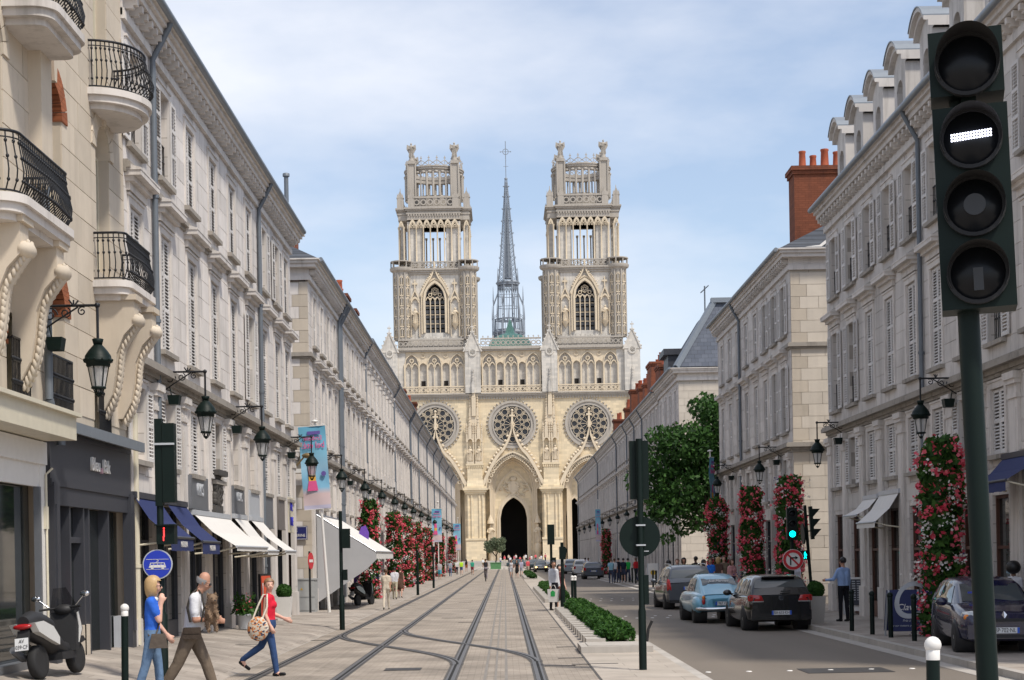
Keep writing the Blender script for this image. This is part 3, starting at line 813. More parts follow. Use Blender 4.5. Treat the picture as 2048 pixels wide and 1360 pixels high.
# --- towers: stage over stage, open lantern on top
def tower(tx):
    def bx(mb, hw, hd, z0, z1): mb.box(tx-hw, tx+hw, 8-hd, 8+hd, z0, z1)
    b = MB()
    bx(b, 7.4, 7.4, 43.2, 45.5)
    wall_arch(b, tx-5.3, tx+5.3, 45.5, 58.2, [(tx, 1.9, 46.6, 53.3, 3.1)], .9, .9)
    b.box(tx-6.9, tx-5.3, .9, 15, 45.5, 58.2); b.box(tx+5.3, tx+6.9, .9, 15, 45.5, 58.2); b.box(tx-6, tx+6, 14, 15, 45.5, 58.2)
    b.quad((tx-7, .9, 58.2), (tx+7, .9, 58.2), (tx+7, 15, 58.2), (tx-7, 15, 58.2))
    b.build('tower_stage', T_, cath)
    w = MB()
    for k in range(9): w.box(tx-1.9, tx+1.9, 1.55, 1.75, 46.7+k*.95, 47.4+k*.95)
    w.build('belfry_louvre', M['louvre'], cath)
    w = MB(); w.quad((tx-2, 2.3, 46), (tx+2, 2.3, 46), (tx+2, 2.3, 57), (tx-2, 2.3, 57)); w.build('belfry_recess', M['void'], cath)  # near-black sheet behind the louvres, belfry shade put into its colour
    m = MB()
    for k in range(1, 4): m.box(tx-1.9+k*.95-.09, tx-1.9+k*.95+.09, 1.2, 1.5, 46.6, 53.6)
    for z in (48.4, 50.2, 52.0): m.box(tx-1.9, tx+1.9, 1.42, 1.52, z, z+.12)
    for k in range(4): arch_ring(m, tx-1.425+k*.95, 53.1, .3, .5, .46, .75, 1.2, 1.5, 0, 8)
    m.ring(tx, 54.9, .55, .8, 1.2, 1.5, 12)
    for q in range(6): m.ring(tx+.5*math.cos(q*PI/3), 54.9+.5*math.sin(q*PI/3), .2, .3, 1.2, 1.5, 7)
    for q in (-1, 1): m.ring(tx+q*.95, 54.2, .25, .4, 1.2, 1.5, 8)
    m.build('window_tracery', K, cath)
    a = MB()
    arch_ring(a, tx, 53.3, 1.95, 3.15, 2.35, 3.7, .45, 1.0, 0, 18, 6.7); arch_ring(a, tx, 53.3, 2.5, 3.9, 2.75, 4.25, .6, 1.0, 0, 18, 6.9)
    for s in (-1, 1):               # ogee hood over the window, small crosses beside it
        o, i_ = [], []
        for k in range(13):
            u = k/12; x = 2.95*(1-u)**1.05
            z = 53.6+3.9*math.sin(min(1, u*1.25)*PI/2*.9)+(max(0, u-.6)/.4)**2*2.6
            o.append((tx+s*x, z+.45*(1-u)+.15)); i_.append((tx+s*max(0, x-.2), z))
        a.band(o, i_, .3, .95)
        for k in range(2, 11): a.ball((o[k][0]+s*.1, .5, o[k][1]+.12), .2, 5, 4)
        sx = tx+s*3.95
        a.box(sx-.9, sx-.75, .5, 1.0, 45.8, 53.0); a.box(sx+.75, sx+.9, .5, 1.0, 45.8, 53.0)
        arch_ring(a, sx, 52.6, .6, .8, .9, 1.2, .45, 1.0, 0, 10)
        a.band([(sx-1.0, 53.0), (sx, 55.3), (sx+1.0, 53.0)], [(sx-.75, 53.0), (sx, 54.8), (sx+.75, 53.0)], .4, .95)
        a.tbox(sx, .7, 55.2, 57.2, .12, .12, .09, .09); a.box(sx-.5, sx+.5, .6, .8, 56.2, 56.55)
        statue(a, sx, .55, 48.4, 3.1)
        a.lathe([(.1, 0), (.35, .5), (.65, 1.0), (.75, 1.3)], (sx, .6, 47.1), 8)
    a.tbox(tx, .6, 58.6, 60.6, .2, .2, .15, .15)
    a.build('window_hood', K, cath)
    for sx in (-1, 1):              # corner stair turrets with stacked slots
        for sy, yy in ((0, 1.5), (1, 14.2)):
            t = MB(); cx = tx+sx*6.55
            t.lathe([(1.75, 0), (1.75, 13.4), (1.95, 13.6), (2.1, 14.0), (2.1, 14.4)], (cx, yy, 45.2), 8, 0, False)
            for k in range(8):
                an = PI/8+k*PI/4
                t.tube([(cx+1.74*math.cos(an), yy+1.74*math.sin(an), 45.2), (cx+1.74*math.cos(an), yy+1.74*math.sin(an), 58.5)], .17, 6)
            t.build('stair_turret', G, cath)
            if sy == 0:
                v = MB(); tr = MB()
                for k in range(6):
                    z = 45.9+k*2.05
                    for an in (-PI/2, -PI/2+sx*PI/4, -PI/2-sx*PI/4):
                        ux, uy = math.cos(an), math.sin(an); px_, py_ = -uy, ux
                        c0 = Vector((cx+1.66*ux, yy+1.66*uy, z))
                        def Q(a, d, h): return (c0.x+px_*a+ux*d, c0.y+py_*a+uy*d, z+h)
                        v.add([Q(-.33, .02, 0), Q(.33, .02, 0), Q(.33, .02, 1.15), Q(0, .02, 1.55), Q(-.33, .02, 1.15)], [(0,1,2,3,4)])  # turret is solid here; the slot's inner shade is painted on
                        for a in (-.38, .38): tr.bar(Q(a, .05, -.1), Q(a, .05, 1.2), .1, .1)
                        tr.bar(Q(-.4, .05, 1.15), Q(0, .05, 1.7), .1, .12); tr.bar(Q(.4, .05, 1.15), Q(0, .05, 1.7), .1, .12)
                        for a, h in ((-.17, .2), (.17, .2), (-.17, -.1), (.17, -.1)):
                            tr.bar(Q(a, .05, h), Q(-a*.2, .05, h+.3), .07, .07)
                        tr.bar(Q(-.4, .06, -.15), Q(.4, .06, -.15), .14, .16)
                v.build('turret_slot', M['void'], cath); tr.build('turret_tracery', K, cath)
    c = MB()
    for z0, z1, e in ((58.2, 58.6, .1), (58.6, 59.0, .35), (59.0, 59.3, .6)): bx(c, 6.4+e, 7.3+e, z0, z1)
    for sx in (-1, 1):
        c.lathe([(2.2, 0), (2.35, .3), (2.35, .7)], (tx+sx*6.55, 1.5, 58.9), 10); c.lathe([(2.2, 0), (2.35, .3), (2.35, .7)], (tx+sx*6.55, 14.2, 58.9), 10)
    balustrade(c, tx-5.6, tx+5.6, .9, 59.3, 1.5, .95, 0, False)
    for sx in (-1, 1):
        for k in range(10):
            an = -PI + k*PI/9*2; c.box(tx+sx*6.55+2.1*math.cos(an)-.1, tx+sx*6.55+2.1*math.cos(an)+.1, 1.5+2.1*math.sin(an)-.1, 1.5+2.1*math.sin(an)+.1, 59.5, 60.8)
        c.lathe([(2.25, 0), (2.25, .2)], (tx+sx*6.55, 1.5, 60.7), 12)
    c.build('tower_balustrade', G, cath)
    # second stage: slender open colonnade
    d = MB()
    H0, H1 = 59.4, 68.9
    for sx in (-1, 1):
        for x0, x1, y0, y1 in ((3.65-1.25, 3.65+1.65, 1.6, 3.1), (2.4, 4.9, 12.8, 14.2), (6.05, 6.75, 4.0, 5.4), (6.05, 6.75, 10.4, 12.0)):
            d = MB(); xa, xb = sorted((tx+sx*x0, tx+sx*x1)); d.box(xa, xb, y0, y1, H0, H1); d.build('tower_pier', T_, cath)
    d = MB()
    cols = [tx-4.9+k*1.4 for k in range(8)]
    for x in cols:
        for y in (1.2, 14.4): d.lathe([(.24, 0), (.24, .3), (.15, .4), (.15, 8.0), (.27, 8.3), (.27, 8.6)], (x, y, H0), 7)
    for sx in (-1, 1):
        for y in (2.6, 5.0, 7.4, 9.8, 12.2): d.lathe([(.24, 0), (.24, .3), (.15, .4), (.15, 8.0), (.27, 8.3), (.27, 8.6)], (tx+sx*7.0, y, H0), 7)
        d.lathe([(.22, 0), (.16, .4), (.16, 8.0), (.27, 8.5)], (tx+sx*6.0, 1.7, H0), 7)
    for k in range(7):
        x = cols[k]+.7
        arch_ring(d, x, 67.9, .42, .8, .68, 1.35, .95, 1.4, 0, 10)
        d.ring(x, 68.3, .18, .34, 1.0, 1.3, 8)
        for q in (-1, 1): d.ring(x+q*.28, 67.75, .12, .22, 1.0, 1.3, 6)
    for sx in (-1, 1):
        arch_ring(d, tx+sx*6.5, 67.9, .3, .7, .52, 1.2, 1.5, 1.9, 0, 8)
        d.ring(tx+sx*6.5, 68.2, .12, .26, 1.5, 1.8, 7)
    d.build('tower_colonnade', K, cath)
    d = MB()
    d.box(tx-5.3, tx+5.3, 1.25, 14.3, 69.2, 71.0); d.box(tx-7.1, tx+7.1, 1.9, 13.6, 69.2, 71.0)
    for z0, z1, e in ((70.3, 70.6, .15), (71.0, 71.3, .3), (71.3, 71.6, .5)):
        d.box(tx-5.3-e, tx+5.3+e, 1.25-e, 14.3+e, z0, z1); d.box(tx-7.1-e, tx+7.1+e, 1.9-e, 13.6+e, z0, z1)
    for k in range(20): d.box(tx-5.1+k*.53, tx-4.85+k*.53, 1.05, 1.3, 69.9, 70.3)
    d.build('tower_cornice', G, cath)
    # parapet with gables and pinnacles, round lantern, crown
    e = MB()
    balustrade(e, tx-4.0, tx+4.0, 1.6, 71.6, 2.3, 1.35, 0, False); balustrade(e, 2.5, 13.0, tx-6.6, 71.6, 2.2, 1.3, 0, False, 'y'); balustrade(e, 2.5, 13.0, tx+6.6, 71.6, 2.2, 1.3, 0, False, 'y')
    for x in (tx-6.6, tx-4.4, tx+4.4, tx+6.6):
        for y in (2.0, 13.6):
            e.box(x-.65, x+.65, y-.6, y+.6, 71.6, 73.6)
            e.prism([(x-.75, 73.6), (x+.75, 73.6), (x, 75.0)], lambda p, a: (p[0], a, p[1]), y-.62, y+.62)
            e.tbox(x, y, 74.8, 75.6, .1, .1, .05, .05)
            for q in (-.55, .55): e.tbox(x+q, y-.55, 73.5, 74.5, .12, .12, .03, .03)
    e.build('tower_parapet', G, cath)
    f = MB()
    f.lathe([(5.4, 0), (5.4, 2.6), (5.2, 2.8)], (tx, 8, 71.6), 28, 0, False)
    R = 5.75
    for k in range(28):
        an = 2*PI*k/28
        x, y = tx+R*math.cos(an), 8+R*math.sin(an)
        thick = .26 if k % 7 in (0, 6, 1) else .15
        f.tube([(x, y, 74.2), (x, y, 79.0)], thick, 7)
        a2 = an+PI/28
        f.ball((tx+R*math.cos(a2), 8+R*math.sin(a2), 79.0), (.45, .45, .3), 6, 4)
    for sx in (-1, 1):
        for yy in (3.0, 13.0):
            x = tx+sx*4.3
            f.box(x-.55, x+.55, yy-.5, yy+.5, 74.0, 81.0); 
            for q in (-.75, .75): f.tube([(x+q, yy-.5, 74.0), (x+q, yy-.5, 80.6)], .2, 6)
            f.box(x-.8, x+.8, yy-.75, yy+.75, 80.6, 81.2)
    f.build('lantern_drum', G, cath)
    f = MB()
    n = 36
    for z0, z1, r0, r1 in ((78.9, 79.6, 5.0, 5.65), (79.6, 80.0, 4.9, 5.95), (80.0, 80.25, 4.9, 6.1)):
        vs = []
        for r, z in ((r1, z0), (r1, z1), (r0, z1), (r0, z0)): vs += [(tx+r*math.cos(2*PI*k/n), 8+r*math.sin(2*PI*k/n), z) for k in range(n)]
        f.add(vs, [(j*n+k, j*n+(k+1) % n, ((j+1) % 4)*n+(k+1) % n, ((j+1) % 4)*n+k) for j in range(4) for k in range(n)])
    for k in range(22):             # crown of interlaced tracery with cross finials
        a0, a1 = 2*PI*k/22, 2*PI*(k+1)/22
        p0 = Vector((tx+5.7*math.cos(a0), 8+5.7*math.sin(a0), 80.25)); p1 = Vector((tx+5.7*math.cos(a1), 8+5.7*math.sin(a1), 80.25))
        up = Vector((0, 0, 1.15))
        f.bar(p0, p1+up, .12, .12); f.bar(p1, p0+up, .12, .12)
        q = p0+up*1.55
        f.bar(p0, q, .13, .13); f.box(q.x-.22, q.x+.22, q.y-.06, q.y+.06, q.z-.32, q.z-.16); f.box(q.x-.07, q.x+.07, q.y-.07, q.y+.07, q.z-.3, q.z+.15)
    f.build('lantern_crown', G, cath)
    for sx in (-1, 1):
        for yy in (3.0, 13.0):
            x = tx+sx*4.3
            f = MB(); f.lathe([(.55, 0), (.6, .3), (.4, .6), (.5, 1.0)], (x, yy, 81.1), 8); statue(f, x, yy, 82.0, 2.9, 0, True)
            f.build('angel_statue', G, cath)
for tx in (-14.9, 14.9): tower(tx)
# steps
for k in range(5):
    b = MB(); b.box(-24+k*.3, 24-k*.3, -5.5+k*.5, .5, -.1, .22*(k+1)); b.build('step', M['kerb'], cath)

# --- the lead spire over the crossing: lattice of ribs
SY = 78.0
sp = empty('spire', (CX, CY+SY, 0), label='slender grey lead spire rising between the two towers', cat='spire')
b = MB()
b.lathe([(3.9, 0), (3.9, 13)], (0, 0, 36), 8, 0, False); b.build('spire_base', M['lead'], sp)
b = MB()
tiers = ((49.0, 56.3, 3.75, 3.6), (57.2, 60.0, 3.6, 3.5), (60.0, 68.6, 2.75, 2.6))
for z0, z1, r0, r1 in tiers:
    for k in range(8):
        an = PI/8+k*PI/4
        c, s = math.cos(an), math.sin(an)
        b.tube([(r0*c, r0*s, z0), (r1*c, r1*s, z1)], .19, 6)
        a2 = an+PI/4
        c2, s2 = math.cos(a2), math.sin(a2)
        for z in (z0+.1, z1-.1): b.bar((r0*c, r0*s, z), (r0*c2, r0*s2, z), .22, .25)
        n = 3 if z1-z0 > 5 else 5
        for q in range(1, n):
            t = q/n
            b.bar((r0*(c*(1-t)+c2*t), r0*(s*(1-t)+s2*t), z0), (r1*(c*(1-t)+c2*t), r1*(s*(1-t)+s2*t), z1), .1, .1)
        if n == 3:
            for q in range(3):
                t0, t1 = q/3, (q+1)/3; tm = (t0+t1)/2
                pm = Vector((r1*(c*(1-tm)+c2*tm), r1*(s*(1-tm)+s2*tm), z1-.5))
                for tt in (t0, t1): b.bar((r1*(c*(1-tt)+c2*tt), r1*(s*(1-tt)+s2*tt), z1-1.8), pm, .12, .12)
            for zz in (z0+(z1-z0)*.35, z0+(z1-z0)*.68): b.bar((r0*c, r0*s, zz), (r0*c2, r0*s2, zz), .12, .12)
b.build('lantern_tier', M['lead'], sp)
b = MB()
b.lathe([(3.95, 0), (4.1, .4), (3.8, .8)], (0, 0, 56.4), 8, 0, False)
for k in range(16):                 # outer pinnacles round the tiers
    an = k*PI/8
    r = 3.95
    c, s = math.cos(an), math.sin(an)
    z1 = 68.0 if k % 2 else 63.5
    b.tbox(r*c, r*s, 49, z1-3.5, .12, .12, .1, .1); b.tbox(r*c, r*s, z1-3.5, z1, .16, .16, .02, .02)
    if k % 2: b.bar((r*c, r*s, 63.5), (2.7*c, 2.7*s, 66.5), .1, .14); b.bar((r*c, r*s, 60.5), (2.7*c, 2.7*s, 61.5), .1, .1)
b.lathe([(2.8, 0), (3.0, .35), (2.7, .7)], (0, 0, 68.6), 8, 0, False)
for k in range(8):
    an = PI/8+k*PI/4
    b.tbox(2.65*math.cos(an), 2.65*math.sin(an), 69.2, 72.6, .2, .2, .02, .02)
b.build('spire_gallery', M['lead'], sp)
b = MB()                            # open needle
zb, zt, rb, rt = 69.2, 94.5, 2.45, .28
def R_(z): return rb+(rt-rb)*((z-zb)/(zt-zb))**.88
for k in range(8):
    an = PI/8+k*PI/4
    b.tube([(R_(z)*math.cos(an), R_(z)*math.sin(an), z) for z in (zb, 76, 83, 89, zt)], [.15, .13, .11, .09, .07], 6)
z = zb
while z < zt-1:
    h = max(.5, .55*R_(z))
    for k in range(8):
        a0, a1 = PI/8+k*PI/4, PI/8+(k+1)*PI/4
        p = lambda a, zz: (R_(zz)*math.cos(a), R_(zz)*math.sin(a), zz)
        b.bar(p(a0, z), p(a1, z+h), .075, .075); b.bar(p(a1, z), p(a0, z+h), .075, .075)
    z += h
for z in (72, 75, 78, 81, 84, 87, 90, 92.5):
    for k in range(8):
        an = PI/8+k*PI/4; r = R_(z)
        b.bar((r*math.cos(an), r*math.sin(an), z), ((r+.4)*math.cos(an), (r+.4)*math.sin(an), z+.25), .13, .13)
b.lathe([(.05, 0), (1.25, .05), (.05, 19)], (0, 0, 70), 8, 0, False)
b.build('spire_needle', M['lead'], sp)
b = MB()
b.lathe([(.5, 0), (.55, .3), (.2, .6)], (0, 0, 90.7), 8); b.lathe([(.3, 0), (.45, .3), (.15, .6)], (0, 0, 94.3), 8)
b.tube([(0, 0, 94.4), (0, 0, 103.8)], .09, 6); b.bar((-1.25, 0, 101.2), (1.25, 0, 101.2), .1, .1)
b.ring(0, 101.2, .62, .76, -.06, .06, 16); b.bar((-.6, 0, 97.6), (.6, 0, 97.6), .08, .08)
for q in (-1.25, 1.25): b.ball((q, 0, 101.2), .16, 6, 4)
b.build('spire_cross', M['lead'], sp)
# ------------------------------------------------------------------ street buildings
ZL, ZS, ZF, ZC = 6.0, 9.75, 12.55, 13.3      # ledge, string course, frieze line, cornice top
ROWS = {'top': (10.25, 12.15), 'mid': (6.55, 9.05), 'mez': (4.05, 5.5)}
MESH = {}
def cached(key, fn):
    if key not in MESH: MESH[key] = fn()
    return MESH[key]
def shutter_mesh(w, h, pitch, mat):
    def mk():
        b = MB(); st = 0.06
        b.box(0, .035, 0, st, 0, h); b.box(0, .035, w-st, w, 0, h)
        rails = [0, h*.36, h*.66, h-.07] if h > 1.6 else [0, h*.48, h-.07]
        for z in rails: b.box(0, .034, st, w-st, z, z+.075 if z < h-.1 else h)
        for a, c in zip(rails[:-1], rails[1:]):
            z = a+.075
            while z < c-.02:
                b.add([(.032, st, z), (.032, w-st, z), (.004, w-st, z+pitch*.46), (.004, st, z+pitch*.46),
                       (.026, st, z-.009), (.026, w-st, z-.009), (-.002, w-st, z+pitch*.46-.009), (-.002, st, z+pitch*.46-.009)],
                      [(0,1,2,3),(7,6,5,4),(0,4,5,1)])
                z += pitch
        return b.mesh('shutter', mat)
    return cached(('sh', round(w, 2), round(h, 2), pitch, mat.name), mk)
def window(e, t, z0, z1, w, state, hood=False, pitch=.075, trim=None, rail=False, smat=None, d=0.0, far=False):
    """a window of the facade: frame with panes behind, shutters, stone surround, sill, hood"""
    h = z1 - z0
    trim = trim or M['trim']; smat = smat or M['shutter']
    def mk_s():
        b = MB(); q = .14
        b.box(0, .05, -w/2-q, -w/2, -.02, h+q); b.box(0, .05, w/2, w/2+q, -.02, h+q); b.box(0, .05, -w/2, w/2, h, h+q)
        b.box(0, .075, -w/2-q-.03, w/2+q+.03, h+q, h+q+.05)
        return b.mesh('window', trim)
    o = put('window', cached(('sur', w, round(h, 2), trim.name), mk_s), e, (d, t, z0))
    def mk_sill():
        b = MB(); b.box(-.05, .14, -w/2-.2, w/2+.2, -.12, -.02); return b.mesh('sill', M['ledge'])
    put('sill', cached(('sill', w), mk_sill), o)
    lw = w/2 - .005
    sh = shutter_mesh(lw, h-.02, pitch, smat)
    if state == 'closed':
        put('shutter', sh, o, (-.05, -w/2, 0)); put('shutter', sh, o, (-.05, .005, 0))
        if True:
            bk = cached(('bk', w, round(h, 2)), lambda: (lambda b: (b.box(-.2, -.18, -w/2, w/2, 0, h), b.mesh('pane', M['pane']))[1])(MB()))
            put('pane', bk, o)
    else:
        def mk_f():
            b = MB()
            for a in (-w/2, -.045, w/2-.07): b.box(-.2, -.14, a, a+(.07 if a != -.045 else .09), 0, h)
            for z in (0, h*.36, h*.7, h-.07): b.box(-.2, -.145, -w/2, w/2, z, z+(.07 if z in (0, h-.07) else .035))
            return b.mesh('frame', M['white'])
        put('frame', cached(('fr', w, round(h, 2)), mk_f), o)
        def mk_p():
            b = MB(); b.box(-.19, -.175, -w/2, w/2, 0, h); return b.mesh('pane', M['pane'])
        put('pane', cached(('pn', w, round(h, 2)), mk_p), o)
        if state == 'open':
            put('shutter', sh, o, (.055, -w/2-lw-.01, 0)); put('shutter', sh, o, (.055, w/2+.01, 0))
        elif state == 'ajar':
            put('shutter', sh, o, (.055, -w/2-lw-.01, 0)); put('shutter', sh, o, (.03, w/2-.02, 0), rz=-1.25)
    if hood:
        def mk_h():
            b = MB(); a = w/2+.34
            b.box(0, .10, -a+.12, a-.12, .0, .16); b.box(0, .20, -a+.06, a-.06, .16, .26); b.box(0, .34, -a, a, .26, .36)
            b.prism([(0, .36), (.35, .36), (.35, .40), (0, .50)], lambda p, q: (p[0], q, p[1]), -a-.02, a+.02)
            return b.mesh('hood', M['trim'])
        put('hood', cached(('hd', w), mk_h), o, (0, 0, h+.22))
    if rail:
        def mk_r():
            b = MB()
            for z in (.05, .5, .85): b.box(.0, .03, -w/2, w/2, z, z+.03)
            for k in range(9): b.box(.005, .022, -w/2+w*k/8-.008, -w/2+w*k/8+.008, .05, .85)
            return b.mesh('railing', M['iron'])
        put('railing', cached(('rl', w), mk_r), o, (-.1, 0, 0))
    return o
def wall_with_holes(e, L, z0, z1, holes, mat, reveal=.28, name='wall', back=-9.0, ends=(True, True)):
    ts = sorted({0.0, L} | {max(0, a) for a, _, _, _ in holes} | {min(L, c) for _, c, _, _ in holes})
    zs = sorted({z0, z1} | {z for h in holes for z in h[2:]})
    b = MB()
    for i in range(len(ts)-1):
        run = None
        for j in range(len(zs)-1):
            tm, zm = (ts[i]+ts[i+1])/2, (zs[j]+zs[j+1])/2
            solid = not any(a < tm < c and p < zm < q for a, c, p, q in holes)
            if solid and run is None: run = zs[j]
            if (not solid or j == len(zs)-2) and run is not None:
                top = zs[j+1] if solid else zs[j]
                b.quad((0, ts[i], run), (0, ts[i+1], run), (0, ts[i+1], top), (0, ts[i], top)); run = None
    for a, c, p, q in holes:
        r = -reveal
        b.quad((0,a,p),(0,a,q),(r,a,q),(r,a,p)); b.quad((0,c,q),(0,c,p),(r,c,p),(r,c,q))
        b.quad((0,a,q),(0,c,q),(r,c,q),(r,a,q)); b.quad((0,c,p),(0,a,p),(r,a,p),(r,c,p))
    for k, t in enumerate((0.0, L)):
        if ends[k]: b.quad((0,t,z0),(back,t,z0),(back,t,z1),(0,t,z1))
    b.quad((back,0,z0),(back,L,z0),(back,L,z1),(back,0,z1))
    return b.build(name, mat, e)
def blocks(e, L, z0, z1, holes, mat, near_first=True, course=.46, mean=1.15, seed=1, cap=300, d1=.014):
    """dressed stones between the openings; the largest in view are parts of their own"""
    rn = random.Random(seed); S = []
    n = int(round((z1-z0)/course)); ch = (z1-z0)/n
    for r in range(n):
        a0, a1 = z0+r*ch, z0+(r+1)*ch
        cuts = [(max(0, a), min(L, c)) for a, c, p, q in holes if p < a1-.03 and q > a0+.03]
        cuts.sort(); t = 0.0; spans = []
        for a, c in cuts:
            if a > t+.03: spans.append((t, a))
            t = max(t, c)
        if t < L-.03: spans.append((t, L))
        for a, c in spans:
            k = max(1, int(round((c-a)/mean))); off = (.5 if r % 2 else 0)
            pts = [a]
            for i in range(1, k + (1 if off and k > 1 else 0)):
                x = a+(c-a)*(i-off*.5)/k + rn.uniform(-.08, .08)
                if x-pts[-1] > .2 and c-x > .2: pts.append(x)
            pts.append(c)
            S += [(p, q, a0, a1) for p, q in zip(pts[:-1], pts[1:])]
    S.sort(key=lambda s: s[0] if near_first else -s[0])
    g = .007
    for p, q, a, c in S[:cap]:
        put('stone', unit(mat), e, (-.06, p+g, a+g), scale=(.06+d1+rn.uniform(0, .006), q-p-2*g, c-a-2*g))
    if S[cap:]:
        b = MB()
        for p, q, a, c in S[cap:]: b.box(-.05, d1+rn.uniform(0, .006), p+g, q-g, a+g, c-g)
        b.build('stone_courses', mat, e)['kind'] = 'stuff'
def course(e, L, z, name, prof, mat, over=0.0, side=None, sd=0.0):
    """moulded horizontal band; prof = list of (depth, dz0, dz1); side = end index that returns round the corner"""
    b = MB()
    for d, a, c in prof:
        b.box(-.1, d, .004-over-(d+.004 if side == 0 else 0), L-.004+over+(d+.004 if side == 1 else 0), z+a, z+c)
        if side is not None and sd:
            t = 0 if side == 0 else L
            b.box(-sd, -.1, t-(d if side == 0 else 0), t+(d if side == 1 else 0), z+a, z+c)
    return b.build(name, mat, e)
CORN = ((.10, -.75, -.60), (.05, -.60, -.30), (.34, -.30, -.16), (.42, -.16, -.05), (.50, -.05, 0))
LEDG = ((.08, -.28, -.20), (.14, -.20, -.10), (.30, -.10, .02), (.26, .02, .07))
STRG = ((.07, -.16, -.08), (.15, -.08, .04), (.11, .04, .08))
def modillions(e, L, z, step=.44, cap=200):
    me = cached(('mod',), lambda: (lambda b: (b.box(0, .26, -.07, .07, 0, .13), b.box(0, .18, -.07, .07, -.06, 0), b.mesh('modillion', M['trim']))[2])(MB()))
    n = int(L/step)
    for k in range(min(n, cap)): put('modillion', me, e, (.05, (k+.5)*L/n, z-.45))
def gutter(e, L, z, d=.52, over=.05):
    b = MB(); b.tube([(d, -over, z+.02), (d, L+over, z+.02)], .085, 8); b.build('gutter', M['zinc'], e)
def downpipe(e, t, z0, z1, mat=None, d=.10, kink=True):
    b = MB(); r = .062
    pts = [(d, t, z0), (d, t, z1-1.0)] + ([(d, t, z1-.8), (.45, t, z1-.15), (.5, t, z1)] if kink else [(d, t, z1)])
    b.tube(pts, r, 8)
    z = z0+1.5
    while z < z1-1.2: b.lathe([(r+.02, 0), (r+.02, .07)], (d, t, z), 8); z += 2.6
    return b.build('downpipe', mat or M['pipe'], e)
def roof(e, L, z, rise=3.2, depth=5.2, mat=None, hips=(True, True), d0=.45):
    b = MB(); h0 = 2.4 if hips[0] else 0; h1 = 2.4 if hips[1] else 0
    b.add([(d0,-.2,z), (d0,L+.2,z), (-depth,L-h1,z+rise), (-depth,h0,z+rise), (-2*depth,-.2,z), (-2*depth,L+.2,z)], [(0,1,2,3),(4,3,2,5),(0,3,4),(1,5,2)])
    return b.build('roof', mat or M['slate'], e)
def chimney(e, x, y, z0, z1, hx, hy, pots, seed=0):
    """brick stack with corbelled top and clay pots; x outward, y along"""
    rn = random.Random(seed)
    b = MB(); b.box(x-hx, x+hx, y-hy, y+hy, z0, z1-.3); b.box(x-hx-.06, x+hx+.06, y-hy-.06, y+hy+.06, z1-.3, z1-.16); b.box(x-hx-.12, x+hx+.12, y-hy-.12, y+hy+.12, z1-.16, z1)
    o = b.build('chimney', M['brick'], e)
    for k in range(pots):
        u = (k+.5)/pots*2-1
        h = rn.uniform(.45, .85); r = rn.uniform(.14, .19)
        px_, py_ = (x+u*hx*.85, y+rn.uniform(-.3, .3)*hy) if hx > hy else (x+rn.uniform(-.3, .3)*hx, y+u*hy*.85)
        q = MB(); q.lathe([(r*1.15, 0), (r, .08), (r*.85, h-.1), (r, h-.06), (r*.95, h)], (px_, py_, z1), 9); q.build('chimney_pot', M['terracotta'], o)
    return o
def house(name, label, side, y0, y1, cat='building', group=None):
    if side == 'L': e = empty(name, (XL, y0, 0), 0.0, label, cat, group); loc = lambda Y: Y-y0
    else: e = empty(name, (XR, y1, 0), PI, label, cat, group); loc = lambda Y: y1-Y
    return e, loc, y1-y0

def full_facade(name, label, side, y0, y1, bays, states, mats, w=1.08, near=True, pitch=.075, pipes=(), roofrise=3.0, mezz=True, ground=None,
                block=None, seed=1, hood=True, hips=(True, True), ends=(True, True), rails=(), dx=0.0, group=None, zc=0.0, retn=None, retd=0.0, modstep=.44, cap=300):
    e, loc, L = house(name, label, side, y0, y1, group=group)
    holes = []
    gh = ground or (1.0, 3.35)
    for i, Y in enumerate(bays):
        t = loc(Y)
        for r in (('top', 'mid', 'mez') if mezz else ('top', 'mid')):
            z0, z1 = ROWS[r]; holes.append((t-w/2, t+w/2, z0, z1))
        if gh[0]: holes.append((t-gh[0], t+gh[0], -.3, gh[1]))
    wall_with_holes(e, L, -.4, ZC-.1+zc, holes, mats[0], ends=ends)
    if block: blocks(e, L, .5, ZF, holes, block, near_first=(side == 'L'), seed=seed, cap=cap)
    for i, Y in enumerate(bays):
        t = loc(Y)
        for r in (('top', 'mid', 'mez') if mezz else ('top', 'mid')):
            st = states[r][i % len(states[r])]
            z0, z1 = ROWS[r]
            code = {'o': 'open', 'c': 'closed', 'g': 'glass', 'a': 'ajar'}[st]
            window(e, t, z0, z1, w, code, hood=(hood and r == 'mid'), pitch=pitch, rail=(st in 'oag' and r != 'mez'))
    course(e, L, ZL+zc*.3, 'ledge', LEDG, M['ledge'], side=retn, sd=retd)
    course(e, L, ZS+zc*.6, 'string_course', STRG, M['ledge'], side=retn, sd=retd)
    course(e, L, ZF+.15+zc, 'frieze', ((.05, -.08, 0), (.08, 0, .06)), M['trim'], side=retn, sd=retd)
    course(e, L, ZC+zc, 'cornice', CORN, M['trim'], side=retn, sd=retd)
    if near: modillions(e, L, ZC+zc, modstep)
    else:
        b = MB(); n = int(L/.7)
        for k in range(n): b.box(.05, .28, (k+.3)*L/n, (k+.7)*L/n, ZC+zc-.47, ZC+zc-.3)
        b.build('modillions', M['trim'], e)['kind'] = 'stuff'
    gutter(e, L, ZC+zc)
    roof(e, L, ZC+zc+.03, roofrise, hips=hips)
    for Y in pipes: downpipe(e, loc(Y), .3, ZC+zc)
    return e, loc, L
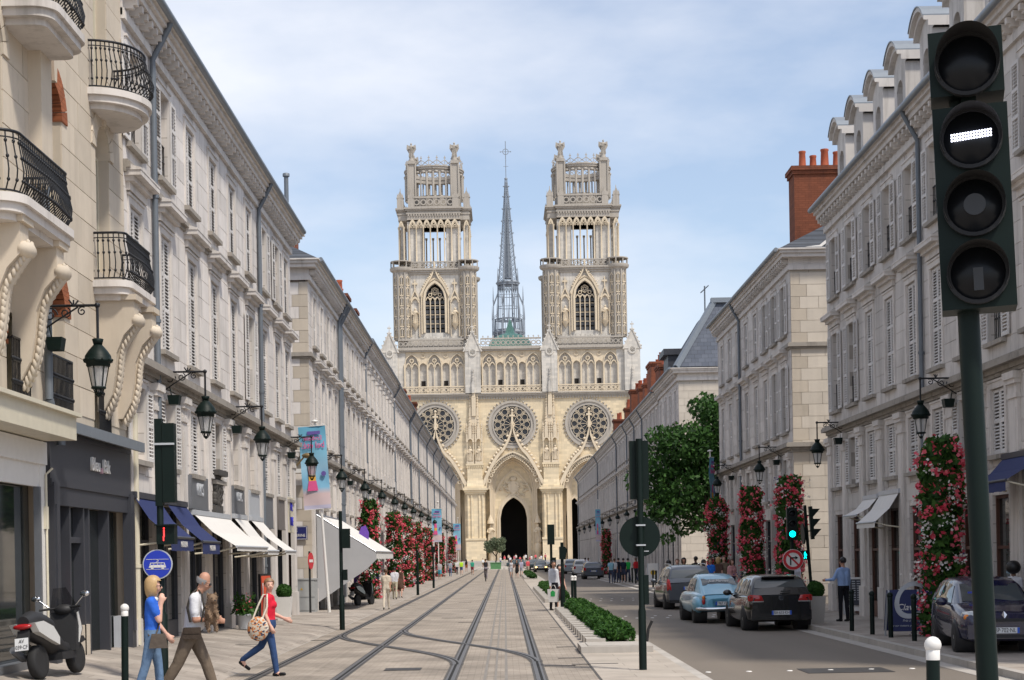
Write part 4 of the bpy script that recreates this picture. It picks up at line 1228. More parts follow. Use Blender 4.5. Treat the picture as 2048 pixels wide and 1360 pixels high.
def pilasters(e, loc, ys, z0=0.0, z1=5.7, hw=.26, mat=None, dz=lambda Y: 0.0):
    def mk():
        b = MB()
        b.box(-.05, .13, -hw-.06, hw+.06, z0, z0+.9); b.box(-.05, .085, -hw, hw, z0+.9, z1-.55)
        b.box(-.05, .10, -hw*.62, hw*.62, z0+1.1, z1-.75)
        for d, a, c, q in ((.12, .55, .45, .03), (.10, .45, .25, 0), (.16, .25, .15, .05), (.20, .15, 0, .08)): b.box(-.05, d, -hw-q, hw+q, z1-a, z1-c)
        return b.mesh('pilaster', mat or M['trim'])
    me = cached(('pil', z0, z1, hw, (mat or M['trim']).name), mk)
    for Y in ys: put('pilaster', me, e, (0, loc(Y), 0))
def shop(e, t, w, z0, z1, frame=None, mull=2, d=-.12, transom=.72, door=False):
    """glazed shop bay behind the opening: frame > pane"""
    frame = frame or M['dark_shop']
    b = MB(); f = .07
    b.box(d-.06, d+.05, t-w, t-w+f, z0, z1); b.box(d-.06, d+.05, t+w-f, t+w, z0, z1)
    b.box(d-.06, d+.05, t-w+f, t+w-f, z1-f, z1); b.box(d-.06, d+.05, t-w+f, t+w-f, z0, z0+(.45 if not door else .1))
    zt = z0+(z1-z0)*transom
    b.box(d-.05, d+.045, t-w+f, t+w-f, zt, zt+.07)
    for k in range(1, mull): b.box(d-.05, d+.04, t-w+2*w*k/mull-.03, t-w+2*w*k/mull+.03, z0, z1)
    if door: b.box(d+.05, d+.10, t+.05, t+.08, z0+.9, z0+1.4)
    o = b.build('shopfront', frame, e)
    p = MB(); p.box(d-.03, d-.015, t-w+.02, t+w-.02, z0+.05, z1-.02); p.build('pane', M['shopglass'], o)
    return o

# --- left: long white facade with closed shutters (second building)
B1 = [32.9, 35.8, 38.8, 41.8, 44.7, 47.6, 50.5, 53.3, 55.7]
l1, loc1, L1 = full_facade('town_house', 'long white stone town house with navy and white shop awnings', 'L', 31.95, 57.0, B1,
    {'top': 'ooccccooc', 'mid': 'cccccoccc', 'mez': 'oocoggccc'}, (M['stone_l'],), pipes=(34.45, 49.3), block=M['block_l'], seed=4,
    retn=1, retd=8.0, ground=(1.15, 3.2), group='stone town houses lining the street')
mids = [31.5 + 2.92*k for k in range(10)]
pil_y = [(a+c)/2 for a, c in zip(B1[:-1], B1[1:])] + [32.15, 56.75]
pilasters(l1, loc1, pil_y)
for i, Y in enumerate(B1): shop(l1, loc1(Y), 1.15, ramp(Y)*.9, 3.2, M['dark_shop'] if i != 8 else M['wood'], 2 if i % 2 else 3, door=(i in (3, 6)))
downpipe(l1, .12, .4, 4.9, M['cream'], .12, False)
# --- left: pale house past the side street, showing its gable side
B2 = [64.2, 66.7, 69.2, 71.7]
l2, loc2, L2 = full_facade('town_house', 'pale stone house on the side street corner behind the grey cafe awning', 'L', 62.3, 73.8, B2,
    {'top': 'cccc', 'mid': 'cccc', 'mez': 'gggg'}, (M['stone_l'],), pipes=(73.0, 73.6), retn=0, retd=9.0, w=.95, ends=(False, True), group='stone town houses lining the street')
def side_wall(e, t, sgn, depth, z1, mat, bmat, holes=(), seed=1, quoin=None):
    """the wall that turns into the side street, with dressed stones; sgn -1 faces the camera on the left, +1 on the right"""
    b = MB(); b.quad((0, t, -.4), (-depth, t, -.4), (-depth, t, z1), (0, t, z1)); b.build('side_wall', mat, e)
    rn = random.Random(seed); z = .3; r = 0; g = .007
    while z < z1-.5:
        x = 0.0; r += 1
        first = True
        while x < depth-.1:
            w = (.34 if r % 2 else .6) if first else rn.uniform(.7, 1.15)
            first = False
            w = min(w, depth-x)
            hit = [h for h in holes if h[2] < z+.42 and h[3] > z and h[0] < x+w and h[1] > x]
            if hit:
                if x < hit[0][0]-.1: w = hit[0][0]-x
                else: x = hit[0][1]; continue
            y0, y1 = (t-.022, t+.04) if sgn < 0 else (t-.04, t+.022)
            m = quoin if (quoin and x < .95 and w < 1.0 and x == 0) else bmat
            put('stone', unit(m), e, (-x-w+g, y0+rn.uniform(-.003, .003), z+g), scale=(w-2*g, y1-y0, .45-2*g))
            x += w
        z += .45
M['quoin_dark'] = stone('tuffeau_quoin', (0.52, 0.455, 0.375), amt=0.3)
M['block_side'] = stone('limestone_block_side', (0.58, 0.52, 0.445), amt=0.2, rnd=.07)  # yellower, less stained limestone for the side walls
side_wall(l2, 0.0, -1, 5.0, 12.5, M['stone_side'], M['block_l'], seed=3, quoin=M['quoin_dark'])
for i, Y in enumerate(B2): shop(l2, loc2(Y), 1.0, 0.05, 3.35, M['dark_shop'], 2)
pilasters(l2, loc2, [62.65, 65.45, 67.95, 70.45, 73.1])
chimney(l2, -1.3, 4.2, 12.9, 15.2, .42, .45, 0, 2)
b = MB(); b.tube([(-1.25, 4.0, 14), (-1.25, 4.0, 17.4)], .09, 8); b.lathe([(.14, 0), (.14, .12), (.05, .15)], (-1.25, 4.0, 17.4), 8); b.build('flue', M['pipe'], l2)
# --- left: ornate and plain houses further on
def far_house(label, side, y0, y1, n, top='c', mid='c', pipes=None, pil=False, seed=1, rise=3.0, pitch=.13, zc=0.0, chim=(), w=1.0, name='town_house', mods=False, ends=(True, True), retn=None, retd=0.0):
    m = (y1-y0)/n
    bays = [y0+m*(k+.5) for k in range(n)]
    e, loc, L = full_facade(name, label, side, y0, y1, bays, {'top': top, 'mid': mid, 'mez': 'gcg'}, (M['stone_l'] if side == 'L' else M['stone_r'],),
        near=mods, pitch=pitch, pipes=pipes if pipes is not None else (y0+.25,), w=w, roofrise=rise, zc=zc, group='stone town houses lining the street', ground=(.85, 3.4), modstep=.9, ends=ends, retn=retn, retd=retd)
    for b_ in bays:
        t = loc(b_)
        shop(e, t, .85, .0, 3.4, M['dark_shop'], 2, transom=.7)
    pilasters(e, loc, [y0+m*k for k in range(1, n)] + [y0+.35, y1-.35], z1=5.7, hw=.22)
    if pil:
        pilasters(e, loc, [y0+m*k for k in range(1, n)] + [y0+.4, y1-.4], z0=ZL+.1, z1=ZS-.1, hw=.24)
        pilasters(e, loc, [y0+m*k for k in range(1, n)] + [y0+.4, y1-.4], z0=ZS+.1, z1=ZF-.05, hw=.22)
        def mk_c():
            b = MB(); rn = random.Random(2)
            b.ball((.1, 0, .2), (.16, .34, .3), 8, 6)
            for k in range(12):
                a = k*PI/6; b.ball((.12, .42*math.cos(a), .2+.34*math.sin(a)), (.12, .13, .11), 5, 4)
            return b.mesh('cartouche', M['trim'])
        me = cached(('cart',), mk_c)
        for b_ in bays: put('cartouche', me, e, (0, loc(b_), 9.15))
    for c in chim: chimney(e, *c)
    return e, loc, L
far_house('stone house with tall upper windows and slim pilasters after the corner house', 'L', 73.82, 86.6, 5, pil=False, top='g', mid='g', chim=((-1.2, 11.6, 13, 15.6, .55, .9, 3, 5),))
far_house('richly carved stone house with pilasters and bracketed cornice on the sunny side', 'L', 86.62, 109.0, 8, pil=True, top='g', mid='g', zc=.15, chim=((-1.1, 3.2, 13, 15.5, .5, .8, 3, 6), (-1.2, 18, 13, 15.2, .5, .7, 3, 8)), mods=True)
far_house('plain stone house beyond the carved one on the sunny side', 'L', 109.02, 128.0, 7, pil=False, top='c', mid='c', pipes=(109.3, 127.6), zc=.05, chim=((-1.1, 8, 13, 15.4, .5, .8, 3, 7), (-1.1, 15, 13, 15.2, .5, .7, 2, 9)))
far_house('shuttered stone house halfway along the sunny side', 'L', 128.02, 155.0, 9, top='cg', mid='c', pipes=(128.4, 140), chim=((-1.1, 4, 13, 15.4, .6, .9, 3, 10), (-1.1, 17, 13.2, 15.6, .8, .9, 2, 11)))
far_house('stone house with grey shutters three doors from the square, sunny side', 'L', 155.02, 184.5, 9, top='gc', mid='cg', pipes=(155.3, 170))
far_house('last stone house of the sunny side before the cathedral square', 'L', 184.52, 245.0, 16, top='c', mid='cg', pipes=(184.9, 205, 225), pitch=.2)

# --- right: grey facade with dormers beside the big signal
BR0 = [53.7, 51.2, 48.7, 46.2, 43.7, 41.2, 38.7, 36.2, 33.7, 31.2, 28.7]
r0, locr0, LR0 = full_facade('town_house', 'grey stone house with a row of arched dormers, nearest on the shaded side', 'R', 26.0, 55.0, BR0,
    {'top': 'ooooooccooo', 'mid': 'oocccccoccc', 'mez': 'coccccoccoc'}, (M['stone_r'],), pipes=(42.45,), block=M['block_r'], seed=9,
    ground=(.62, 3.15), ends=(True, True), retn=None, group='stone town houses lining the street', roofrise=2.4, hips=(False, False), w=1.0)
for i, Y in enumerate(BR0): shop(r0, locr0(Y), .62, .02, 3.15, M['wood'], 1, transom=.62)
pilasters(r0, locr0, [(a+c)/2 for a, c in zip(BR0[:-1], BR0[1:])] + [54.75], hw=.30)
b = MB()                         # quoin strip at the far corner
for k in range(27): b.box(-.3, .03 if k % 2 else .045, LR0-.0-(.35 if k % 2 else .5)+0.0, LR0+.02, .3+k*.45, .3+k*.45+.43)
b.T = None
def dormer(e, t, z=ZC+.02):
    o_ = cached(('dorm',), lambda: None) if False else None
    def mk():
        b = MB(); w = .62; h = 2.15
        b.box(-.5, .16, -w-.02, -w+.30, 0, h); b.box(-.5, .16, w-.30, w+.02, 0, h)
        n = 8; P = [(-.34+.68*k/n, 1.45+.34*math.sqrt(max(0, 1-((-.34+.68*k/n)/.34)**2))) for k in range(n+1)]
        for k in range(n):
            b.quad((.16, P[k][0], P[k][1]), (.16, P[k+1][0], P[k+1][1]), (.16, P[k+1][0], h), (.16, P[k][0], h))
            b.quad((.16, P[k][0], P[k][1]), (-.3, P[k][0], P[k][1]), (-.3, P[k+1][0], P[k+1][1]), (.16, P[k+1][0], P[k+1][1]))
        b.box(-.4, .14, -.34, .34, 0, .12)
        n = 10                       # curved pediment
        for s0, s1, dd in ((.0, .14, .30), (.14, .25, .42), (.252, .285, .45)):
            Q = [(-w-.16+(2*w+.32)*k/n, h+.02+.42*math.cos(PI/2*(abs(-1+2*k/n)))**.8) for k in range(n+1)]
            for k in range(n):
                a, c = Q[k], Q[k+1]
                b.add([(-.5, a[0], a[1]+s0), (dd, a[0], a[1]+s0), (dd, c[0], c[1]+s0), (-.5, c[0], c[1]+s0), (-.5, a[0], a[1]+s1), (dd, a[0], a[1]+s1), (dd, c[0], c[1]+s1), (-.5, c[0], c[1]+s1)],
                      [(0,3,2,1),(4,5,6,7),(0,1,5,4),(1,2,6,5),(2,3,7,6),(3,0,4,7)], 1 if s0 > .2 else 0)
        b.add([(.15, -w, h), (.15, w, h)] + [(.15, Q[k][0], Q[k][1]) for k in range(n, -1, -1)], [tuple(range(n+3))])
        return b.mesh('dormer', [M['block_r'], M['zinc']])
    o = put('dormer', cached(('dormer',), mk), e, (-.55, t, z))
    def mk_c():
        b = MB(); b.box(-3.2, -.5, -.62, .62, -.2, 2.2); b.prism([(-.7, 2.2), (.7, 2.2), (.35, 2.62), (-.35, 2.62)], lambda p, q: (q, p[0], p[1]), -3.4, -.45); return b.mesh('cheek', M['slate'])
    put('cheek', cached(('cheek',), mk_c), o)
    def mk_g():
        b = MB(); b.box(-.32, -.29, -.36, .36, .1, 1.85); return b.mesh('pane', M['pane'])
    put('pane', cached(('dgl',), mk_g), o)
for Y in (54.2, 51.6, 48.9, 46.2, 43.3, 40.4, 37.4, 34.4): dormer(r0, locr0(Y)+.0)
# --- right: white house with the big brick stack
BR1 = [81.3, 78.6, 76.0, 73.3, 70.6, 68.0, 65.7, 63.5]
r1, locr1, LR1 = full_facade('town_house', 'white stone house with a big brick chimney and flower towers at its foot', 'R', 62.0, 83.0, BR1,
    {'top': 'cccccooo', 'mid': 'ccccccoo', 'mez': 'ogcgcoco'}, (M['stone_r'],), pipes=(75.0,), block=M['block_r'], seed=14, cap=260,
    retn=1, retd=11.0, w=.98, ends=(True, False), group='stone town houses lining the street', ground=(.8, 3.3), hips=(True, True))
side_wall(r1, LR1, 1, 11.0, 12.6, M['stone_side'], M['block_side'], holes=[(2.0, 3.1, 9.0, 11.6)], seed=8, quoin=M['quoin_dark'])
for i, Y in enumerate(BR1): shop(r1, locr1(Y), .8, .0, 3.3, M['dark_shop'], 2)
pilasters(r1, locr1, [62.4] + [(a+c)/2 for a, c in zip(BR1[:-1], BR1[1:])] + [82.6], hw=.24)
sh = shutter_mesh(.55, 2.5, .075, M['white'])
put('shutter', sh, r1, (-1.95, LR1+.05, 9.0), rz=-PI/2-.02); put('shutter', sh, r1, (-2.62, LR1+.05, 9.0), rz=-PI/2)
chimney(r1, -1.75, LR1-1.9, 13, 16.75, 1.3, .6, 5, 21); chimney(r1, -3.3, LR1-1.7, 13, 16.55, .75, .7, 3, 22)
b = MB(); b.prism([(0, 13.33), (-1.1, 13.45), (-2.6, 14.6), (-2.6, 14.42), (-1.1, 13.33)], lambda p, a: (p[0], a, p[1]), LR1-.1, LR1+.15); b.build('roof_flashing', M['white'], r1)
# --- right: mansard house set behind the tree
r2, locr2, LR2 = far_house('white house with a steep slate roof and stone scroll behind the street tree', 'R', 102.0, 115.0, 4, top='c', mid='c', rise=.3, pipes=(), zc=.1, ends=(True, False), retn=1, retd=12.0)
side_wall(r2, LR2, 1, 12.0, 12.7, M['stone_side'], M['block_side'], holes=[(4.1, 6.6, 9.2, 11.4)], seed=18)
b = MB(); b.box(-6.5, -4.1, LR2-.2, LR2-.05, 9.2, 11.4); b.build('window', M['white'], r2)
b = MB()
for k in range(2): b.box(-6.4+k*1.2, -5.35+k*1.2, LR2-.06, LR2-.02, 9.5, 11.2)
b.build('pane', M['sign_grey'], r2)
b = MB(); b.add([(.1, 0, 13.5), (.1, LR2, 13.5), (-12, LR2, 13.5), (-12, 0, 13.5), (-2.5, 2, 17.7), (-2.5, LR2-1.6, 17.7), (-9, LR2-1.6, 17.7), (-9, 2, 17.7)], [(0,1,5,4),(1,2,6,5),(2,3,7,6),(3,0,4,7),(4,5,6,7)])
M['slate_x'] = stone('roof_slate_gable', (0.115, 0.13, 0.165), amt=0.25, stain=(0.06, 0.06, 0.065), scale=2.0, rnd=0.0, joints=(0.42, 0.26), axis='xz', jcol=0.6)
b.build('mansard_roof', M['slate_x'], r2)
b = MB(); b.bar((.12, LR2+.02, 13.5), (-2.5, LR2-1.58, 17.75), .3, .3); b.bar((-2.3, LR2-1.6, 17.8), (-9.2, LR2-1.6, 17.8), .5, .3); b.build('roof_flashing', M['zinc'], r2)
b = MB(); b.box(1.2-.2-1.2, -1.0, 2.0, 5.0, 13.4, 15.2); b.box(.1, -1.2, 1.8, 5.2, 15.2, 15.6); b.build('roof_dormer', M['dark_shop'], r2)
b = MB()
for k in range(22):
    a = k*.42; rr = .12+.028*k; b.ball((-8.2+rr*math.cos(a), LR2+.1, 14.4+rr*math.sin(a)), (.2, .16, .2), 6, 4)
b.box(-9.6, -8.4, LR2-.2, LR2+.25, 13.5, 15.5); b.box(-9.9, -9.0, LR2-.2, LR2+.3, 15.5, 17.2); b.box(-10.1, -8.7, LR2-.3, LR2+.4, 17.2, 17.5)
b.build('stone_scroll', M['trim'], r2)
b = MB(); b.tube([(-2.6, 6, 15), (-2.6, 6, 19.6)], .05, 6); b.bar((-2.6, 3.8, 19.5), (-2.6, 8.0, 19.3), .05, .05); b.bar((-2.6, 5.0, 17.2), (-2.6, 7.0, 17.0), .05, .05)
b.build('roof_aerial', M['pipe'], r2)
far_house('small white house with tall terracotta chimney pots beside the mansard house', 'R', 115.02, 128.5, 5, chim=((-1.0, 3.0, 12.5, 16.4, .7, 1.6, 4, 31), (-1.0, 8.5, 12.5, 15.6, .6, 1.3, 4, 32), (-.9, 11.5, 12, 15.3, .6, .6, 2, 33)), zc=-.1, pipes=(128.2,))
far_house('stone house with brick chimneys midway on the shaded side', 'R', 128.52, 144.5, 6, chim=((-.9, 3.0, 12.5, 16.0, .8, .9, 4, 34), (-.9, 9.0, 12.5, 15.6, .6, .9, 3, 37), (-.8, 14.0, 12.5, 15.4, .5, .9, 3, 35)), zc=-.1, pipes=(144.2, 136))
far_house('long stone house with bluish shutters on the shaded side', 'R', 144.52, 173.0, 11, top='cg', pipes=(158,), chim=((-.8, 22, 12.5, 15.3, .5, .8, 3, 36), (-.8, 8, 12.5, 15.4, .6, .9, 3, 38)))
far_house('stone house with pilasters near the square on the shaded side', 'R', 173.02, 209.0, 13, mid='gc', pipes=(190,), pitch=.2)
far_house('last stone house of the shaded side before the cathedral square', 'R', 209.02, 244.0, 12, mid='c', pipes=(240,), pitch=.2)
# --- left: corner house with bellied iron balconies (nearest building)
C0, C1 = 20.5, 31.93
ch = empty('corner_house', (XL, C0, 0), 0.0, 'cream stone corner house with bellied iron balconies and brick arches', 'building')
tY = lambda Y: Y-C0
LC = C1-C0
M['cream_stone'] = stone('cream_limestone', (0.58, 0.505, 0.41), amt=0.25, stain=(0.25, 0.2, 0.16))
ARCH = [(26.9, .55, 7.4, 9.35), (26.9, .55, 4.3, 6.1), (30.25, .5, 7.3, 9.5), (23.6, .62, 7.2, 9.5), (30.25, .5, 10.7, 13.0), (23.6, .62, 10.5, 13.2)]   # Y, half width, sill, springing
RECT = [(29.75, .36, 4.35, 5.75), (24.6, .4, 4.35, 5.75), (26.9, .55, 10.5, 13.0)]
holes = [(tY(Y)-w, tY(Y)+w, a, c+w) for Y, w, a, c in ARCH] + [(tY(Y)-w, tY(Y)+w, a, c) for Y, w, a, c in RECT] + [(tY(26.15), LC-.25, -.2, 3.3), (.5, tY(25.75), -.2, 3.4)]
wall_with_holes(ch, LC, -.4, 16.0, holes, M['cream_stone'])
blocks(ch, LC, .6, 15.4, holes + [(tY(25.6), LC, 3.2, 4.3), (0, tY(25.8), 3.2, 4.5)], M['cream_stone'], seed=12, course=.50, mean=.95, cap=300)
for Y, w, a, c in ARCH:                   # round heads of the openings, brick or stone voussoirs, timber inside
    t = tY(Y); b = MB(); n = 12
    P = [(t+w*math.cos(PI*k/n), c+w*math.sin(PI*k/n)) for k in range(n+1)]
    for k in range(n):
        (y0, z0), (y1, z1) = P[k], P[k+1]
        b.quad((.018, y0, z0), (.018, y1, z1), (.018, y1, c+w+.01), (.018, y0, c+w+.01)); b.quad((.018, y0, z0), (-.3, y0, z0), (-.3, y1, z1), (.018, y1, z1))
    o = b.build('window', M['cream_stone'], ch)
    brick = (Y == 26.9)
    for k in range(11):
        a0, a1 = PI*(k+.04)/11, PI*(k+.96)/11
        r0, r1 = (w-.03 if brick else w+.005), w+.32
        v = MB(); pts = [(t+r0*math.cos(a0), c+r0*math.sin(a0)), (t+r1*math.cos(a0), c+r1*math.sin(a0)), (t+r1*math.cos(a1), c+r1*math.sin(a1)), (t+r0*math.cos(a1), c+r0*math.sin(a1))]
        v.prism(pts, lambda p, q: (q, p[0], p[1]), -.29 if brick else -.02, .045 if k != 5 else .09)
        v.build('voussoir', M['brick_y'] if brick and k != 5 else M['cream_stone'], o)
    f = MB()
    for q in (-w, -.03, w-.06): f.box(-.24, -.18, t+q, t+q+.06, a, c+w*.98 if q == -.03 else c)
    for z in (a, c-.03): f.box(-.24, -.185, t-w, t+w, z, z+.06)
    f.build('frame', M['cream'], o)
    g = MB(); g.box(-.26, -.245, t-w, t+w, a, c+w); g.build('pane', M['pane'], o)
    if not brick:
        s_ = shutter_mesh(w*.9, c-a, .075, M['cream'])
        put('shutter', s_, o, (-.16, t-w+.02, a), rz=0.0); 
for Y, w, a, c in RECT:
    t = tY(Y); f = MB()
    for q in (-w, w-.05): f.box(-.2, -.14, t+q, t+q+.05, a, c)
    f.box(-.2, -.14, t-w, t+w, c-.05, c); o = f.build('window', M['cream'], ch)
    g = MB(); g.box(-.22, -.2, t-w, t+w, a, c); g.build('pane', M['pane'], o)
def grille(Y, w, z0, z1):                 # window guard of knopped bars
    b = MB(); t = tY(Y)
    for z in (z0, z0+(z1-z0)*.33, z0+(z1-z0)*.66, z1): b.box(.10, .125, t-w, t+w, z-.015, z+.015)
    n = int(2*w/.075)
    for k in range(n+1):
        y = t-w+2*w*k/n
        b.box(.105, .12, y-.008, y+.008, z0, z1)
        for z in (z0+(z1-z0)*.33, z0+(z1-z0)*.66): b.ball((.115, y, z+.03), (.03, .024, .035), 5, 4)
    for y in (t-w, t+w): b.box(-.02, .12, y-.012, y+.012, z1-.03, z1); b.box(-.02, .12, y-.012, y+.012, z0, z0+.03)
    b.build('window_grille', M['iron'], ch)
grille(26.9, .62, 4.35, 5.35); grille(29.75, .42, 4.35, 5.35); grille(24.6, .45, 4.35, 5.35)
def balcony(Y0, Y1, dep, zf, rnd=.35, hr=.86, bell=.16, rr=False):
    """stone slab on a moulded bed, bellied iron railing of knopped bars"""
    t0, t1 = tY(Y0), tY(Y1)
    n = 8
    def outline(g=0.0):
        if rr:
            return [(max(0, (dep+g)*math.sin(PI*k/22)), (t0+t1)/2-((t1-t0)/2+g)*math.cos(PI*k/22)) for k in range(23)]
        r = rnd
        P = [(0, t0-g), (dep-r, t0-g)] + [(dep-r+(r+g)*math.sin(PI/2*k/n), t0+r-(r+g)*math.cos(PI/2*k/n)) for k in range(1, n+1)]
        return P + [(dep-r+(r+g)*math.cos(PI/2*k/n), t1-r+(r+g)*math.sin(PI/2*k/n)) for k in range(0, n)] + [(dep-r, t1+g), (0, t1+g)]
    s = MB()
    s.prism([(p[0], p[1]) for p in outline(.06)], lambda p, q: (p[0], p[1], q), zf-.12, zf)
    s.prism([(p[0], p[1]) for p in outline(.0)], lambda p, q: (p[0], p[1], q), zf-.24, zf-.12)
    s.prism([(p[0], p[1]) for p in outline(-.12)], lambda p, q: (p[0], p[1], q), zf-.34, zf-.24)
    o = s.build('balcony', M['trim'], ch)
    pts = outline(-.05); seg = []
    for a, c in zip(pts[:-1], pts[1:]):
        L_ = math.hypot(c[0]-a[0], c[1]-a[1]); m = max(1, int(L_/.03))
        for k in range(m): seg.append((a[0]+(c[0]-a[0])*k/m, a[1]+(c[1]-a[1])*k/m))
    cx, cy = dep*.3, (t0+t1)/2
    r = MB()
    def out(p, a):
        v = Vector((p[0], p[1]-cy)); v = Vector((0, v.y)) if False else v
        d = v.normalized() if v.length > 1e-6 else Vector((1, 0))
        w_ = 0.0 if p[0] < .12 else 1.0
        return p[0]+d.x*a*w_, p[1]+d.y*a*w_*.4
    last = -1.0; acc = 1e9; prev = None
    for p in seg:
        if prev is not None: acc += math.hypot(p[0]-prev[0], p[1]-prev[1])
        prev = p
        if acc < .075: continue
        acc = 0
        prof = [(0, .05), (bell*.8, .18), (bell, .32), (bell*.55, .52), (.02, .68), (0, hr)]
        r.tube([(*out(p, a), zf+z) for a, z in prof], .011, 5)
        for a, z in ((bell*.8, .18), (bell*.6, .5), (.01, .72)):
            q = out(p, a); r.ball((q[0], q[1], zf+z), (.026, .026, .03), 5, 4)
    for z, a, rad in ((hr, 0, .022), (.05, 0, .014), (hr-.09, 0, .010)):
        r.tube([(*out(p, a), zf+z) for p in pts], rad, 6)
    r.build('railing', M['iron'], o)
    return o
balcony(22.3, 25.3, .77, 7.05); balcony(29.45, 31.75, .62, 7.05, .22); balcony(29.3, 31.3, .85, 10.45, rr=True); balcony(24.2, 26.2, .75, 10.3, .3)
def console(Y, z1=6.72, dep=.68, h=2.0, w=.2):
    """tall scrolled bracket with a carved leaf running down its front"""
    t = tY(Y)
    P = [(0, z1), (dep, z1), (dep, z1-.42), (dep*.72, z1-.62), (dep*.52, z1-.95), (dep*.47, z1-1.35), (dep*.38, z1-1.7), (dep*.15, z1-h), (0, z1-h)]
    b = MB(); b.prism(P, lambda p, q: (p[0], q, p[1]), t-w, t+w)
    b.box(0, dep+.06, t-w-.06, t+w+.06, z1, z1+.10)
    o = b.build('console', M['cream_stone'], ch)
    c = MB()
    Q = [(dep+.03, z1-.30), (dep*.98, z1-.42), (dep*.80, z1-.60), (dep*.6, z1-.82), (dep*.53, z1-1.05), (dep*.5, z1-1.3), (dep*.43, z1-1.6), (dep*.3, z1-1.85), (dep*.12, z1-h-.05)]
    c.tube([(d, t, z) for d, z in Q], [.10, .12, .11, .10, .095, .09, .085, .08, .06], 9)
    for k in range(22):
        u = k/21*(len(Q)-1.001); i = int(u); f_ = u-i
        d, z = Q[i][0]+(Q[i+1][0]-Q[i][0])*f_, Q[i][1]+(Q[i+1][1]-Q[i][1])*f_
        for q in (-1, 1): c.ball((d+.045, t+q*.09, z), (.04, .05, .085), 6, 4)
    c.ball((dep+.02, t, z1-.36), (.14, .24, .13), 10, 7); c.build('carved_leaf', M['cream_stone'], o)
for Y in (22.9, 24.75, 29.85, 31.35): console(Y)
for Y in (23.85, 30.6):                   # brick panels between the brackets
    for r in range(11):
        for k in range(3):
            put('brick', unit(M['brick_y']), ch, (-.02, tY(Y)-.36+k*.24+(.0 if r % 2 else .06), 5.25+r*.08), scale=(.05, .228, .068))
b = MB(); b.box(0, .22, tY(25.55), tY(26.15), 8.2, 16); b.tbox(.11, tY(25.85), 7.9, 8.2, .06, .2, .11, .3); b.build('pilaster', M['cream_stone'], ch)
b = MB(); b.tube([(.12, tY(26.05), 4.6), (.12, tY(26.05), 16)], .065, 10); b.tube([(.12, tY(26.05), 4.6), (.16, tY(26.2), 4.25), (.2, tY(26.4), 4.15), (.2, tY(26.4), 3.9)], .07, 10); b.build('downpipe', M['pipe'], ch)
# dark shop under it
s = MB(); t0, t1 = tY(26.1), LC-.2
s.box(0, .10, t0, t1, 3.35, 4.12); s.box(0, .13, t0-.03, t1+.03, 3.25, 3.36); s.box(0, .12, t0+.02, t1-.02, 4.08, 4.16)
s.box(0, .16, t0, t0+.32, .35, 3.3); s.box(0, .16, t1-.3, t1, .35, 3.3); s.box(.0, .1, t0+.3, t1-.3, 2.95, 3.25)
for q in (t0+.06, t1-.24): s.box(.15, .18, q, q+.18, .7, 2.95)
sf = s.build('shopfront', M['dark_shop'], ch)
z_ = MB(); z_.box(-.02, .35, t0-.15, t1+.1, 4.22, 4.30); z_.box(.30, .36, t0-.15, t1+.1, 4.12, 4.30); z_.build('canopy', M['zinc'], sf)
g = MB(); g.box(-.14, -.12, t0+.3, t1-.3, .4, 2.96); g.build('pane', M['shopglass'], sf)
for q in (t0+1.25, t0+2.15, t0+2.5, t0+3.9):
    f = MB(); f.box(-.12, .06, q, q+.09, .38, 2.96); f.build('mullion', M['dark_shop'], sf)
f = MB(); f.box(-.12, .02, t0+1.34, t0+2.15, 2.35, 2.45); f.build('transom', M['dark_shop'], sf)
f = MB(); f.box(-.11, -.03, t0+2.25, t0+2.5, .95, 2.8); f.build('display_panel', M['rim'], sf)
f = MB(); f.box(-.1, .0, t1-.75, t1-.32, .4, 1.0); f.build('display_panel', M['rim'], sf)
f = MB(); f.box(-.16, .06, t0+1.34, t0+2.5, .3, .95); f.box(-.2, .16, t0+.1, t1, .1, .36); f.build('stone_base', M['cream_stone'], sf)
f = MB(); f.box(-.1, -.085, t0+.7, t0+1.0, 1.5, 1.95); f.box(-.1, -.085, t0+.72, t0+.98, 1.05, 1.4); f.build('sale_poster', M['red'], sf)
f = MB(); f.lathe([(.13, 0), (.16, .3), (.12, .5), (.19, .75), (.06, .85), (.09, 1.0), (.02, 1.1)], (-.5, t0+1.1, .7), 10); f.build('mannequin', M['white'], sf)
sg = empty('shop_sign', (XL+.12, 29.2, 3.72), label='raised white letters on the charcoal shop fascia', cat='sign')
text('lettering', 'Bleu', .34, M['white'], sg, (0, -.28, 0), (PI/2, 0, PI/2), .02)
text('lettering', 'n', .22, plain('pale_pink', (.55, .36, .42), .5), sg, (0, .16, -.06), (PI/2, 0, PI/2), .02)
text('lettering', 'Pak', .34, M['white'], sg, (0, .52, 0), (PI/2, 0, PI/2), .02)
